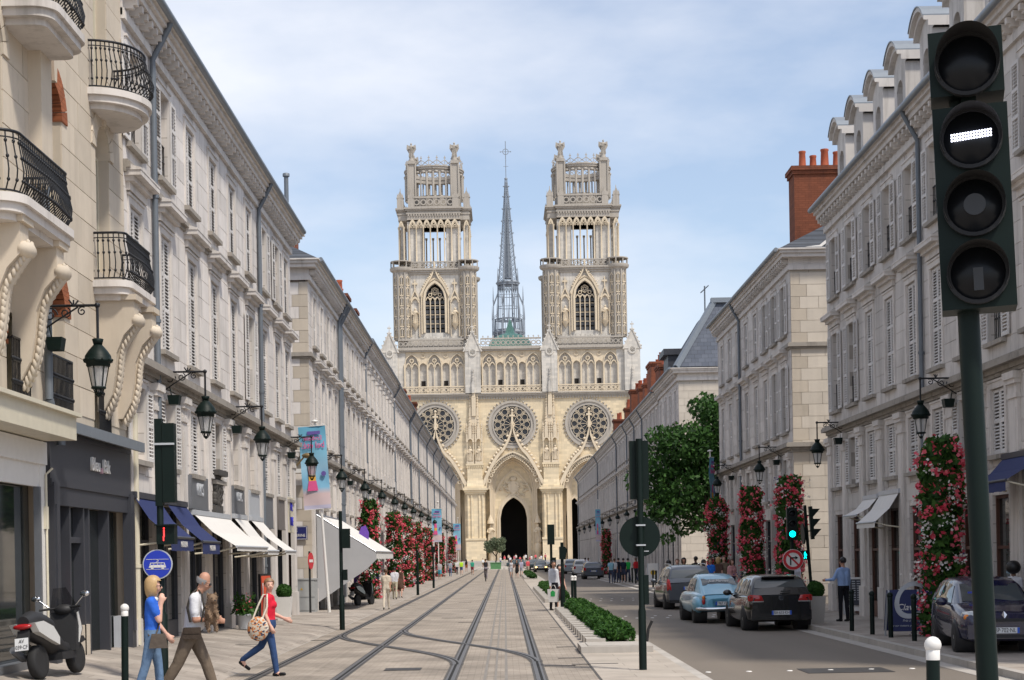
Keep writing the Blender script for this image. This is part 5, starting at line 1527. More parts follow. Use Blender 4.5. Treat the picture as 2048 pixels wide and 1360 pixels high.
# white shop with marquee at the frame edge
w = MB(); w.box(0, .14, .2, tY(25.8), 3.55, 3.9); w.box(0, .10, tY(25.5), tY(25.85), .3, 3.6); w.box(0, .08, .2, tY(25.5), 3.2, 3.55)
wf = w.build('shopfront', M['white'], ch)
w = MB(); w.box(0, .62, 0, tY(25.75), 3.92, 4.28); w.box(0, .70, -.1, tY(25.8), 4.28, 4.34); w.build('marquee', M['cream'], wf)
w = MB(); w.box(-.1, -.08, .3, tY(25.5), .5, 3.25); w.build('pane', M['shopglass'], wf)
w = MB(); w.box(-.15, .1, .3, tY(25.5), .2, .55); w.build('stall_riser', M['sign_grey'], wf)
w = MB(); w.box(.02, .12, tY(25.42), tY(25.5), .56, 3.2); w.build('frame', M['sign_grey'], wf)
w = MB()
w.box(.04, .14, tY(25.68), tY(25.84), 2.55, 2.9); w.tube([(.13, tY(25.75), .5), (.13, tY(25.75), 3.4), (.2, tY(25.86), 3.5)], .02, 6); w.build('junction_box', M['cream'], ch)
# ------------------------------------------------------------------ plants
def leaves(mb, pts, size, rn, mi=0, aspect=1.7, up=0.3):
    for p in pts:
        n = Vector((rn.gauss(0, 1), rn.gauss(0, 1), rn.gauss(up, .8))).normalized()
        u = n.orthogonal().normalized(); u.rotate(Matrix.Rotation(rn.uniform(0, 6.28), 3, n)); v = n.cross(u)
        s = size*rn.uniform(.6, 1.35); a, b_ = u*s*aspect*.5, v*s*.5
        p = Vector(p)
        mb.add([tuple(p-a), tuple(p-b_*.9), tuple(p+a), tuple(p+b_*.9)], [(0,1,2,3)], mi)
def tree_mesh_crown(centres, n, size, rn, shell=.62):
    mb = MB(); P = []
    tot = sum(c[1]*c[2]*c[3] for c in [(c[0], *c[1]) for c in centres])
    for c, r in centres:
        k = int(n*r[0]*r[1]*r[2]/tot)
        for _ in range(k):
            d = Vector((rn.gauss(0, 1), rn.gauss(0, 1), rn.gauss(0, 1))).normalized()*(shell+(1-shell)*rn.random()**.6)
            d *= 1+.22*mnoise.noise(d*2.3+Vector(c))
            P.append((c[0]+d.x*r[0], c[1]+d.y*r[1], c[2]+d.z*r[2]))
    leaves(mb, P, size, rn)
    return mb
def limbs(mb, p0, p1, r0, r1, rn, n=5, wob=.12):
    a, c = Vector(p0), Vector(p1); L_ = (c-a).length
    pts = [a.lerp(c, i/n)+Vector((rn.uniform(-1, 1), rn.uniform(-1, 1), 0))*wob*L_*.2*(0 if i in (0, n) else 1) for i in range(n+1)]
    mb.tube(pts, [r0+(r1-r0)*i/n for i in range(n+1)], 8)
rn = random.Random(41)
tr = empty('street_tree', (11.9, 91.5, 0), label='bushy green street tree leaning over the pavement between two white houses', cat='tree')
b = MB(); limbs(b, (0, 0, -.1), (-.4, 0, 3.4), .24, .17, rn)
cl = [((-2.0, 0, 5.6), (1.9, 2.0, 1.5)), ((-.3, .4, 7.2), (2.1, 2.1, 1.7)), ((-1.6, -.6, 8.0), (1.6, 1.8, 1.3)), ((.6, -.3, 9.3), (1.9, 1.9, 1.4)), ((-3.3, .2, 6.9), (1.25, 1.5, 1.0)),
      ((-2.9, -.5, 4.5), (1.3, 1.5, .9)), ((.9, .3, 5.4), (1.7, 1.8, 1.6)), ((-.6, 0, 10.0), (1.1, 1.3, .8)), ((-.9, .0, 3.9), (1.2, 1.3, .8)), ((1.8, 0, 7.6), (1.5, 1.6, 1.7)), ((-2.0, .1, 3.35), (.8, .9, .45)), ((-3.6, 0, 5.2), (.7, .9, .6)), ((-4.3, .2, 6.1), (.9, 1.0, .8)), ((-3.0, .1, 8.3), (1.1, 1.2, .8)), ((-4.0, 0, 4.0), (.8, .9, .4)), ((-2.9, 0, 2.8), (.6, .7, .3))]
for c, r in cl[:11]: limbs(b, (-.4, 0, 3.2), c, .11, .03, rn)
b.build('trunk', M['bark'], tr)
tree_mesh_crown(cl, 19000, .16, rn, .3).build('crown', M['leaf'], tr)
ol = empty('olive_tree', (-1.45, 254, 0), label='small grey green olive tree growing in the square green tub', cat='tree')
b = MB(); limbs(b, (0, 0, .6), (.1, 0, 2.0), .13, .10, rn)
oc = [((-.9, 0, 3.2), (.9, .9, .8)), ((.6, 0, 3.4), (1.0, .9, .9)), ((0, 0, 4.1), (1.1, 1.0, .8)), ((1.1, .1, 4.3), (.6, .6, .7)), ((-1.2, 0, 3.9), (.6, .7, .5))]
for c, r in oc: limbs(b, (.1, 0, 1.9), c, .07, .025, rn)
b.build('trunk', M['bark'], ol)
tree_mesh_crown(oc, 3600, .14, rn, .3).build('crown', M['leaf_olive'], ol)
tb = empty('tree_tub', (-1.45, 254, 0), label='square pale green tub holding the olive tree', cat='planter')
b = MB(); b.tbox(0, 0, 0, .95, .78, .78, .84, .84); b.build('body', plain('tub_green', (.10, .26, .11), .5), tb)
b = MB(); b.box(-.9, .9, -.9, .9, .95, 1.04); b.box(-.86, .86, -.86, .86, 0, .1); b.build('rim', plain('tub_green_rim', (.12, .29, .13), .5), tb)
# box hedges in stone edged beds on the median
def bush_mesh(seed, w=.66, d=1.0, h=.31):
    rq = random.Random(seed); P = []
    mb = MB(); core = MB()
    for _ in range(1100):
        n_ = Vector((rq.gauss(0, 1), rq.gauss(0, 1), abs(rq.gauss(0, 1)))).normalized()
        sq = lambda c, k: math.copysign(abs(c)**k, c)
        q = Vector((sq(n_.x, .55)*w/2, sq(n_.y, .55)*d/2, sq(n_.z, .55)*h)); q *= 1+.10*mnoise.noise(q*6+Vector((seed, 0, 0)))
        P.append(q+Vector((rq.gauss(0, .02), rq.gauss(0, .02), rq.gauss(0, .02))))
    leaves(mb, P, .055, rq)
    mb.ball((0, 0, h*.35), (w*.45, d*.45, h*.5), 10, 7)
    return mb.mesh('bush', M['leaf_hedge'])
BUSH = [bush_mesh(k) for k in range(4)]
def hedge(label, x, y0, y1, step=1.25, blocks_=True):
    e = empty('box_hedge', (x, y0, 0.012), label=label, cat='hedge', group='clipped box hedges on the median')
    n = max(1, int((y1-y0)/step)); st = (y1-y0)/n
    for k in range(n):
        put('bush', BUSH[k % 4], e, (rn.uniform(-.03, .03), (k+.5)*st, .10), scale=(1.08+rn.uniform(-.08, .08), st*.98, 1+rn.uniform(-.1, .12)))
        if blocks_: put('edging_stone', unit(M['kerb']), e, (-.72, k*st+.02, 0), scale=(.42, st*.62, .16-.0*k))
    b = MB(); b.box(-.40, .40, -.25, y1-y0+.2, 0, .07); b.build('bed_kerb', M['kerb'], e)
    return e
hedge('long clipped box hedge nearest the camera on the stone median', 2.45, 35.8, 58.5)
hedge('shorter box hedge behind the couple on the median', 2.35, 69, 99, 1.6)
hedge('small distant box hedge near the black saloon car', 2.3, 138, 176, 3.5)
pl = empty('planter_block', (2.2, 33.2, .012), label='low pale stone block in front of the hedge', cat='planter'); 
b = MB(); b.box(-.7, .75, 0, 1.7, 0, .13); b.box(-.55, .6, .15, 1.55, .13, .145); b.build('block', M['kerb'], pl)
b = MB(); b.tube([(.65, .3, .2), (.68, .3, .45), (.76, .3, .62)], .03, 7); b.build('stub_pipe', M['rubber'], pl)
# flower towers
def tower_meshes(seed, w=.92, h=4.7):
    rq = random.Random(seed)
    L_, R_2, W_, V_ = MB(), MB(), MB(), MB()
    def pt(z=None, k=1.0):
        a = rq.uniform(0, 2*PI); z = rq.uniform(.0, h) if z is None else z
        r = (w/2)*(.95+.34*mnoise.noise(Vector((a, z*1.3, seed))))*k
        if z > h-.25: r *= rq.uniform(.3, 1)
        return Vector((r*math.cos(a), r*math.sin(a), z))
    leaves(L_, [pt(None, rq.uniform(.75, 1.0)) for _ in range(2600)], .13, rq)
    L_.lathe([(w*.33, .1), (w*.36, h*.5), (w*.33, h-.15)], (0, 0, 0), 9)
    cent = [pt() for _ in range(330)]
    for c in cent:
        k = rq.randrange(3, 8)
        leaves(R_2, [c*1.0+Vector((rq.gauss(0, .05), rq.gauss(0, .05), rq.gauss(0, .05)))+Vector((c.x, c.y, 0)).normalized()*.05 for _ in range(k)], .10, rq, aspect=1.0)
    for _ in range(26):
        c = pt()
        leaves(W_, [c+Vector((rq.gauss(0, .11), rq.gauss(0, .11), rq.gauss(0, .09)))+Vector((c.x, c.y, 0)).normalized()*.05 for _ in range(30)], .075, rq, aspect=1.0)
    for _ in range(5):
        c = pt()
        leaves(V_, [c+Vector((rq.gauss(0, .12), rq.gauss(0, .12), rq.gauss(0, .08)))+Vector((c.x, c.y, 0)).normalized()*.04 for _ in range(22)], .06, rq, aspect=1.0)
    return L_.mesh('foliage', M['leaf_fl']), R_2.mesh('red_blossom', M['fl_red']), W_.mesh('white_blossom', M['fl_white']), V_.mesh('violet_blossom', M['fl_blue'])
FT = [tower_meshes(k) for k in (1, 2, 3)]
ft_base = MB(); ft_base.tbox(0, 0, 0, .25, .30, .30, .28, .28); ft_base = ft_base.mesh('tub', M['green'])
def flower_tower(label, x, y, s=1.0, k=0, rz=0.0, z=0.0):
    e = empty('flower_tower', (x, y, z), rz, label, 'flower tower', 'pillars of pink and white flowers along the pavements')
    put('tub', ft_base, e)
    for n_, me in zip(('foliage', 'red_blossom', 'white_blossom', 'violet_blossom'), FT[k % 3]): put(n_, me, e, scale=(1, 1, s))
for i, (x, y, s, lab) in enumerate(((-6.55, 80, 1.03, 'tall pink and white flower pillar behind the small black scooter'), (-6.5, 97, 1.0, 'flower pillar just past the slim stone pilaster, second on the sunny side'),
        (-6.5, 108.5, 1.0, 'flower pillar third along the sunny pavement'), (-6.5, 121, .98, 'flower pillar fourth along the sunny pavement'), (-6.5, 138, .95, 'flower pillar fifth along the sunny pavement'),
        (-6.5, 165, .95, 'flower pillar behind the first distant banner on the sunny side'), (-6.5, 202, .95, 'last flower pillar of the sunny side, near the square'),
        (9.95, 37.6, .96, 'big flower pillar beside the dark blue car and tall signal'), (9.95, 57.6, .98, 'flower pillar behind the lit green traffic light'),
        (9.95, 66.5, .98, 'flower pillar above the waiting wedding guests, middle of three'), (9.95, 77.0, .96, 'flower pillar next to the leaning banner pole under the tree'), (9.9, 161, .95, 'lone distant flower pillar on the shaded side'))):
    flower_tower(lab, x, y, s, i, i*1.1)

# ------------------------------------------------------------------ wall lanterns
def lamp_meshes():
    D = {}
    b = MB(); b.tube([(0, 0, 0), (.92, 0, 0)], .022, 7); b.tube([(0, 0, -.42), (.25, 0, -.25), (.62, 0, -.02)], .014, 6)
    def scroll(cx, cz, r, turns, s0, sg):
        b.tube([(cx+sg*r*(1-.8*k/22)*math.cos(s0+turns*2*PI*k/22), 0, cz+r*(1-.8*k/22)*math.sin(s0+turns*2*PI*k/22)) for k in range(23)], .012, 5)
    scroll(.18, -.14, .12, 1.4, 0, 1); scroll(.42, -.11, .09, 1.4, 2, -1); scroll(.68, -.09, .075, 1.3, 1, 1)
    b.tube([(0, 0, .05), (0, 0, -.5)], .025, 6); b.ball((.92, 0, .0), .045, 7, 5); b.tube([(.92, 0, 0), (.92, 0, -.55)], .022, 7)
    for q in (-.06, 0, .06): b.tube([(.55, q*.5, .0), (.55+q, q, .09)], .014, 5)
    D['bracket'] = b.mesh('bracket', M['iron'])
    LT = lambda p: (.92+(p[0]-.92)*.76, p[1]*.76, -.55+(p[2]+.55)*.80)
    b = MB(LT); b.lathe([(.03, 0), (.09, -.02), (.12, .09), (.10, .1), (.05, .0)], (.92, 0, -.62), 10)
    b.lathe([(.05, 0), (.10, -.03), (.20, -.14), (.27, -.24), (.28, -.30), (.30, -.31), (.30, -.36), (.25, -.38), (.25, -.43), (.23, -.45)], (.92, 0, -.62), 14)
    for k in range(12): b.ball((.92+.295*math.cos(k*PI/6), .295*math.sin(k*PI/6), -.94), .022, 5, 4)
    D['lantern_cap'] = b.mesh('lantern_cap', M['green'])
    b = MB(LT)
    for k in range(6):
        a = k*PI/3+.3; c, s = math.cos(a), math.sin(a)
        b.tube([(.92+.21*c, .21*s, -1.07), (.92+.13*c, .13*s, -1.48)], .012, 5); b.tube([(.92+.12*c, .12*s, -1.48), (.92+.05*c, .05*s, -1.62)], .012, 5)
    b.lathe([(.14, 0), (.155, -.01), (.155, -.04), (.12, -.05)], (.92, 0, -1.46), 12); b.lathe([(.04, 0), (.06, -.04), (.02, -.08)], (.92, 0, -1.58), 8)
    D['lantern_cage'] = b.mesh('lantern_cage', M['green'])
    b = MB(LT); b.lathe([(.20, -1.07), (.125, -1.47)], (.92, 0, 0), 6, 0, False); b.ball((.92, 0, -1.14), (.07, .07, .1), 8, 6)
    gm, t, bs = new_mat('lantern_glass'); bs.inputs['Base Color'].default_value = (.62, .62, .62, 1); bs.inputs['Roughness'].default_value = .15; bs.inputs['Alpha'].default_value = .55
    D['glass'] = b.mesh('glass', gm)
    b = MB(); b.tube([(.16, 0, -.3), (.2, 0, -.52)], .012, 5); b.tbox(.26, 0, -.70, -.5, .10, .12, .13, .13); 
    D['spotlight'] = b.mesh('spotlight', M['green'])
    return D
LM = lamp_meshes()
def wall_lamp(label, side, Y, spot=True, z=6.05):
    e = empty('wall_lantern', (XL+.02 if side == 'L' else XR-.02, Y, z), 0 if side == 'L' else PI, label, 'lantern', 'green lanterns hanging from the facades')
    for k, me in LM.items():
        if k == 'spotlight' and not spot: continue
        if k == 'spotlight': put(k, me, e, rot=(0, 0, 0))
        else: put(k, me, e)
LAB_L = ['green lantern on the cream corner house with balconies', 'green lantern above the navy awnings', 'green lantern above the white awnings', 'green lantern in front of the blue banner top',
         'green lantern just beyond the blue banner', 'green lantern left of the first flower pillar', 'green lantern above the first flower pillar', 'green lantern between first and second flower pillar, sunny side']
for i, Y in enumerate((25.9, 35.2, 43.4, 54.5, 64.5, 75.2, 85.6, 95.5, 105, 115, 126, 138, 150, 165, 182, 200, 220)):
    wall_lamp(LAB_L[i] if i < len(LAB_L) else 'green lantern number %s down the sunny row, counted from the corner house' % ('nine ten eleven twelve thirteen fourteen fifteen sixteen seventeen'.split()[i-8]), 'L', Y)
LAB_R = ['green lantern half hidden by the tall signal pole', 'green lantern at the far corner of the dormer house', 'green lantern above the flower pillar with the green light', 'green lantern in front of the street tree']
for i, Y in enumerate((39.3, 52.3, 64.2, 77.0, 122, 134, 145, 156, 168, 180, 193, 206, 220)):
    wall_lamp(LAB_R[i] if i < 4 else 'green lantern number %s beyond the tree on the shaded side' % ('one two three four five six seven eight nine'.split()[i-4]), 'R', Y)

# ------------------------------------------------------------------ bollards and posts
def bollard_mesh(ball, h, r):
    b = MB(); b.tube([(0, 0, -.1), (0, 0, h-.16)], r, 14); b.lathe([(r*1.04, h-.18), (r*1.04, h-.10), (r*.75, h-.09)], n=14, mi=1)
    b.ball((0, 0, h-.065), r*1.28, 14, 9, 1)
    return b.mesh('bollard', [M['green'], M['white'] if ball else M['green']])
BW, BD = bollard_mesh(True, 1.32, .052), bollard_mesh(False, 1.02, .055)
def bollard(label, x, y, me, z=0.0, group=None):
    o = put('bollard', me, None, (x, y, z), rot=(rn.uniform(-.012, .012), rn.uniform(-.012, .012), 0)); tag(o, label, 'bollard', group); return o
p = at(1863, 1240, 12.7); bollard('large white ball topped green bollard beside the tall signal pole', p.x, 12.7, BW)
p = at(247, 1200, 24.2); bollard('white ball topped green bollard beside the parked scooter', p.x, 24.2, BW, .08)
for k, px in enumerate((1144, 1150)): bollard(('left' if k == 0 else 'right') + ' of the twin white topped bollards at the median end', at(px, 1165, 62).x, 62, BW, -.1)
for k, (px, py, lab) in enumerate(((1704, 1262, 'beside the waiter in the blue shirt'), (1745, 1269, 'between the menu board and the navy board'), (1782, 1275, 'behind the left edge of the navy board'), (1829, 1282, 'in front of the navy board'))):
    p = on_ground(px, py); bollard('dark ball topped bollard ' + lab, p.x, p.y, BD)
for k in range(10): bollard('dark bollard in the far row on the shaded kerb, %s from the near end' % ('first second third fourth fifth sixth seventh eighth ninth last'.split()[k]), 8.75, 105+k*2.9, BD, 0, 'far bollards on the shaded kerb')
for k, (px, Y) in enumerate(((1197, 153), (1201, 150), (1164, 185), (1218, 138), (1306, 97), (1312, 95))): bollard('dark far bollard ' + ('just left of the parked grey hatchback', 'just right of its twin by the grey hatchback', 'alone beside the parked silver car', 'between far row and grey hatchback', 'left of the pair by the yellow badge board', 'right of the pair by the yellow badge board')[k], at(px, 1150, Y).x, Y, BD, 0, 'far bollard pairs on the shaded kerb')
def post(label, x, y, h, r=.045, z=0.0, name='post', box=None):
    e = empty(name, (x, y, z), label=label, cat='post'); b = MB()
    b.tube([(0, 0, -.1), (0, 0, h*.3), (0, 0, h*.32), (0, 0, h)], [r*1.25, r*1.25, r, r], 10); b.build('pole', M['green'], e)
    if box:
        b = MB(); b.box(-.12, .12, -.12, .1, h-box, h); b.build('signal_box', M['green'], e)
    return e
post('thin dark post before the flower pillars, nearer one', -4.68, 88, 2.4, .06); post('thin dark post before the flower pillars, farther one', -4.66, 107, 2.7, .06, box=.4)

# ------------------------------------------------------------------ signals and signs
def disc(mb, r, y0, y1, cz=0.0, cx=0.0, n=32, mi=0):
    mb.add([(cx+r*math.cos(2*PI*k/n), y0, cz+r*math.sin(2*PI*k/n)) for k in range(n)] + [(cx+r*math.cos(2*PI*k/n), y1, cz+r*math.sin(2*PI*k/n)) for k in range(n)],
           [tuple(range(n-1, -1, -1)), tuple(range(n, 2*n))] + [(k, (k+1) % n, n+(k+1) % n, n+k) for k in range(n)], mi)
M['lens'] = plain('dark_lens', (.008, .009, .011), .3, var=0, spec=.25)
M['lit_white'] = plain('lit_white_bar', (.9, .9, .95), .5, var=0, emit=(.80, .82, 1.0), es=3.0)
M['lit_green'] = plain('lit_green_lamp', (.0, .8, .7), .5, var=0, emit=(.0, .80, .72), es=2.6)
M['lit_red'] = plain('lit_red_man', (.8, .05, .05), .5, var=0, emit=(.9, .03, .03), es=2.0)
def lens_unit(parent, cz, r=.128, y=-.11, hood=.17, lit=None):
    b = MB(); n = 26
    b.ring(0, cz, r, r+.016, y-.02, y+.02, 28)
    A = [math.radians(-28)+math.radians(236)*k/n for k in range(n+1)]       # visor: open at the bottom, longest on top
    vs = []
    for a in A:
        ln = hood*(.30+.70*max(0, math.sin(a))**.8)
        vs += [((r+.012)*math.cos(a), y, cz+(r+.012)*math.sin(a)), ((r+.012)*math.cos(a), y-ln, cz+(r+.004)*math.sin(a))]
    b.add(vs, [(2*k, 2*k+1, 2*k+3, 2*k+2) for k in range(n)], 0, True)
    o = b.build('visor', M['rubber'], parent)
    b = MB(); vs = [(0, y-.035, cz)]; m = 24
    for j in (1, 2, 3):
        for k in range(m): vs.append((r*j/3*math.cos(2*PI*k/m), y-.035*(1-(j/3)**2), cz+r*j/3*math.sin(2*PI*k/m)))
    b.add(vs, [(0, 1+k, 1+(k+1) % m) for k in range(m)] + [(1+(j-1)*m+k, 1+j*m+k, 1+j*m+(k+1) % m, 1+(j-1)*m+(k+1) % m) for j in (1, 2) for k in range(m)], 0, True)
    b.build('lens', lit if lit and lit is not M['lit_white'] else M['lens'], o)
    return o
# tall tram signal in the foreground, a little out of plumb
sgx = at(2021, 1360, 7.0).x
sig = empty('tram_signal', (sgx, 7.0, 0), label='tall dark green tram signal with a lit white bar, close to the camera', cat='traffic light')
sig.rotation_euler = (0, -math.radians(1.9), -math.radians(15))
b = MB(); b.tube([(-.045, 0.02, -.2), (-.045, 0.02, 3.05)], .046, 20); b.tube([(-.045, .02, 2.9), (-.045, .02, 4.2)], .035, 14); b.build('pole', M['green'], sig)
zt = at(1930, 620, 7.0).z; zm = at(1930, 218, 7.0).z; zu = at(1930, 66, 7.0).z
b = MB(); b.box(-.152, .152, -.10, .10, zt-.0, zm); b.build('signal_head', M['green'], sig)
b = MB(); b.box(-.154, .146, -.10, .10, zm+.05, zu); b.box(-.03, .03, -.05, .05, zm-.01, zm+.06); b.build('upper_head', M['green'], sig)
hh = (zm-zt)/3
for k in range(3):
    o = lens_unit(sig, zt+hh*(k+.5), r=.112)
    cz = zt+hh*(k+.5)
    if k == 2:
        m_ = MB(); rq = random.Random(5)
        for i in range(15):
            for j in range(3): m_.ball((-.078+i*.0112, -.152, cz-.012+j*.012+i*.0006), (.0046, .004, .0046), 6, 4)
        m_.build('light_bar', M['lit_white'], o)
    if k == 0:
        m_ = MB(); m_.box(-.02, .02, -.150, -.146, cz-.075, cz+.02); m_.build('bar_lens', M['lens_grey'], o)
    if k == 1:
        m_ = MB(); disc(m_, .045, -.152, -.147, cz); m_.build('round_lens', M['lens_grey'], o)
lens_unit(sig, (zm+zu)/2+.01, r=.118, hood=.2)
# pole with tram-only sign and red man on the left pavement
pz = empty('pedestrian_signal', (at(326, 1340, 25).x, 25, .05), label='green signal pole carrying the round blue tram sign and a red man', cat='traffic light')
b = MB(); b.tube([(0, 0, -.1), (0, 0, 1.15), (0, 0, 1.2), (0, 0, 4.1)], [.085, .085, .05, .05], 14); b.build('pole', M['green'], pz)
b = MB(); b.box(.06, .24, -.08, .12, 2.85, 4.05); b.box(-.055, .055, -.07, .07, 2.8, 4.12); b.build('signal_head', M['green'], pz)
b = MB(); b.box(-.06, .25, -.10, -.086, 3.72, 3.75); b.build('reflective_band', M['rim'], pz)
b = MB(); b.box(-.03, .24, -.16, .08, 2.22, 2.52); b.prism([(-.05, 2.52), (.26, 2.52), (.26, 2.50), (-.05, 2.50)], lambda p, a: (p[0], a, p[1]), -.22, .08); b.build('red_man_box', M['green'], pz)
b = MB(); b.box(.075, .095, -.165, -.161, 2.33, 2.44); b.ball((.085, -.163, 2.46), (.014, .004, .014), 6, 4); b.box(.07, .085, -.165, -.161, 2.27, 2.34); b.build('red_man', M['lit_red'], pz)
sn = MB(); disc(sn, .225, -.115, -.09, 1.92, -.03); so = sn.build('tram_sign', M['rim'], pz)
sn = MB(); disc(sn, .208, -.119, -.116, 1.92, -.03); sn.build('sign_face', M['blue_sign'], so)
sn = MB(); y0, y1 = -.124, -.1195
def L2(mb, x0, z0, x1, z1, w=.008): mb.bar((x0-.03, -.122, 1.92+z0), (x1-.03, -.122, 1.92+z1), .004, w)
for z in (.075, -.075): L2(sn, -.17, z, .17, z, .005)
L2(sn, -.115, -.03, .115, -.03, .04); L2(sn, -.10, .02, .10, .02, .01); L2(sn, -.125, -.05, -.10, .025, .012); L2(sn, .125, -.05, .10, .025, .012)
for q in (-.055, 0, .055): L2(sn, q, -.03, q, .022, .012)
L2(sn, -.02, .03, .02, .05, .006); L2(sn, .02, .05, -.015, .075, .006)
for q in (-.08, .08): L2(sn, q-.02, -.06, q+.02, -.06, .016)
sn.build('tram_symbol', M['white'], so)
# pole behind the scooter crowd with side signal
e = empty('signal_post', (-4.62, 46.5, 0), label='dark green signal post before the grey cafe awning', cat='traffic light')
b = MB(); b.tube([(0, 0, -.1), (0, 0, .95), (0, 0, 1.0), (0, 0, 3.35)], [.075, .075, .05, .05], 12); b.build('pole', M['green'], e)
b = MB(); b.box(.03, .26, -.1, .1, 2.3, 2.85); b.box(.04, .17, -.08, .08, 1.4, 1.7); b.build('signal_box', M['green'], e)
# back of a round sign and signal on the median
e = empty('sign_post', (at(1288, 1335, 28).x, 28.2, 0.012), label='green post on the median showing the backs of a round sign and signal', cat='sign')
b = MB(); b.tube([(0, 0, -.1), (0, 0, 1.0), (0, 0, 1.06), (0, 0, 3.95)], [.066, .066, .053, .053], 14); b.build('pole', M['green'], e)
b = MB(); disc(b, .35, .06, .085, 2.28, -.01); o = b.build('round_sign', M['green'], e)
b = MB()
for z in (2.12, 2.46): b.box(-.08, .08, -.058, .06, z, z+.025)
b.box(.06, .14, .054, .0585, 2.02, 2.035); b.build('bracket', M['rim'], o)
b = MB(); b.box(-.16, .16, .05, .27, 2.92, 3.92); b.box(-.055, .05, -.02, .05, 2.9, 3.95); b.build('signal_head', M['green'], e)
b = MB(); b.box(.04, .12, -.05, .09, 1.12, 1.62); b.build('control_box', M['green'], e)
# two signal poles where the couple stands
e = empty('signal_post', (at(1104, 1200, 70).x, 70, 0), label='taller dark signal pole behind the couple on the median', cat='traffic light')
b = MB(); b.tube([(0, 0, -.1), (0, 0, 3.2)], .055, 10); b.build('pole', M['green'], e)
b = MB(); b.box(-.15, .15, -.1, .12, 2.45, 3.3); b.box(.05, .2, -.1, .1, 1.5, 1.9); b.build('signal_head', M['green'], e)
e = empty('signal_post', (at(1126, 1213, 59).x, 59, 0), label='shorter dark signal pole right of the couple', cat='traffic light')
b = MB(); b.tube([(0, 0, -.1), (0, 0, .85), (0, 0, .95), (0, 0, 2.45)], [.09, .09, .06, .06], 12); b.build('pole', M['green'], e)
b = MB(); b.prism([(-.1, 2.3), (.1, 2.3), (.18, 2.2), (.12, 1.85), (-.1, 1.85)], lambda p, a: (p[0], a, p[1]), -.1, .1); b.build('signal_head', M['green'], e)
# green light with no-right-turn sign, and the pole with the green man
e = empty('traffic_light', (at(1586, 1200, 52).x, 52, 0), label='traffic light showing green above a no right turn sign', cat='traffic light')
b = MB(); b.tube([(0, 0, -.1), (0, 0, 3.3)], .06, 12); b.build('pole', M['green'], e)
b = MB(); b.box(-.16, .16, -.12, .1, 2.35, 3.35); b.build('signal_head', M['green'], e)
for k in range(3): lens_unit(e, 2.53+k*.32, .10, -.12, .16, M['lit_green'] if k == 0 else None)
sn = MB(); disc(sn, .33, -.15, -.12, 1.72); so = sn.build('no_right_turn_sign', M['white'], e)
sn = MB(); sn.ring(0, 1.72, .225, .315, -.158, -.151, 40); sn.bar((-.17, -.156, 1.89), (.17, -.156, 1.55), .006, .055); sn.build('red_ring', M['red'], so)
sn = MB(); sn.box(-.1, -.06, -.161, -.152, 1.55, 1.80); sn.box(-.1, .07, -.161, -.152, 1.76, 1.80); sn.add([(.07, -.161, 1.72), (.16, -.161, 1.78), (.07, -.161, 1.84)], [(0,1,2)]); sn.build('arrow', M['rubber'], so)
e = empty('traffic_light', (at(1626, 1200, 52.5).x, 52.5, 0), label='leaning signal pole with a side facing light and a green man', cat='traffic light')
e.rotation_euler = (0, -math.radians(3.5), 0)
b = MB(); b.tube([(0, 0, -.1), (0, 0, 3.45)], .05, 12); b.build('pole', M['green'], e)
b = MB(); b.box(.12, .22, -.1, .1, 2.35, 3.4)
for k in range(3): b.prism([(.22, 2.42+k*.32), (.46, 2.66+k*.32), (.22, 2.68+k*.32)], lambda p, a: (p[0], a, p[1]), -.09, .09)
b.box(0, .14, -.02, .02, 2.6, 2.64); b.box(0, .14, -.02, .02, 3.1, 3.14); b.build('signal_head', M['green'], e)
b = MB(); disc(b, .28, -.02, .02, 0); 
bb = MB(lambda p: (p[1]*1.0-.12, p[0], p[2]+2.55)); disc(bb, .33, -.02, .02, 0); bb.build('side_sign', M['green'], e)
b = MB(); b.box(-.34, -.05, -.12, .1, 1.72, 2.02); o = b.build('green_man_box', M['green'], e)
b = MB(); b.box(-.16, -.10, -.126, -.121, 1.85, 1.93); b.ball((-.13, -.124, 1.955), (.02, .005, .02), 6, 4); b.bar((-.13, -.124, 1.86), (-.17, -.124, 1.76), .005, .022); b.bar((-.13, -.124, 1.86), (-.10, -.124, 1.76), .005, .022); b.bar((-.12, -.124, 1.92), (-.08, -.124, 1.86), .005, .018); b.build('green_man', M['lit_green'], o)
b = MB(); b.box(.05, .14, -.05, .05, .55, 1.05); b.ball((.1, -.03, .98), .07, 7, 5); b.build('push_box', M['green'], e)
# street name plate, no entry post, cabinet, camera, gooseneck lamp
e = empty('street_sign', (-7.95, 62.2, 0), label='navy street name plate on the corner house wall', cat='sign')
b = MB(); b.box(-.52, .52, -.03, 0, 2.75, 3.27); o = b.build('plate', M['navy_sign'], e)
b = MB()
for x0, x1, z0, z1 in ((-.5, .5, 2.77, 2.785), (-.5, .5, 3.235, 3.25), (-.5, -.485, 2.77, 3.25), (.485, .5, 2.77, 3.25)): b.box(x0, x1, -.034, -.03, z0, z1)
b.build('border', M['white'], o)
text('lettering', 'RUE', .17, M['white'], o, (0, -.035, 3.12), (PI/2, 0, 0), .003); text('lettering', 'Ste CATHERINE', .15, M['white'], o, (0, -.035, 2.91), (PI/2, 0, 0), .003, sx=.85)
e = empty('no_entry_sign', (at(621, 1230, 60).x, 60.0, 0), label='thin black post with an edge on no entry sign', cat='sign')
b = MB(); b.tube([(0, 0, -.05), (0, 0, 2.3)], .04, 8); b.build('pole', M['rubber'], e)
e2 = MB(); disc(e2, .3, -.06, -.04, 1.95); o = e2.build('disc', M['red'], e); o.rotation_euler = (0, 0, math.radians(78))
e2 = MB(); e2.box(-.2, .2, -.066, -.06, 1.90, 2.0); e2.build('bar', M['white'], o)
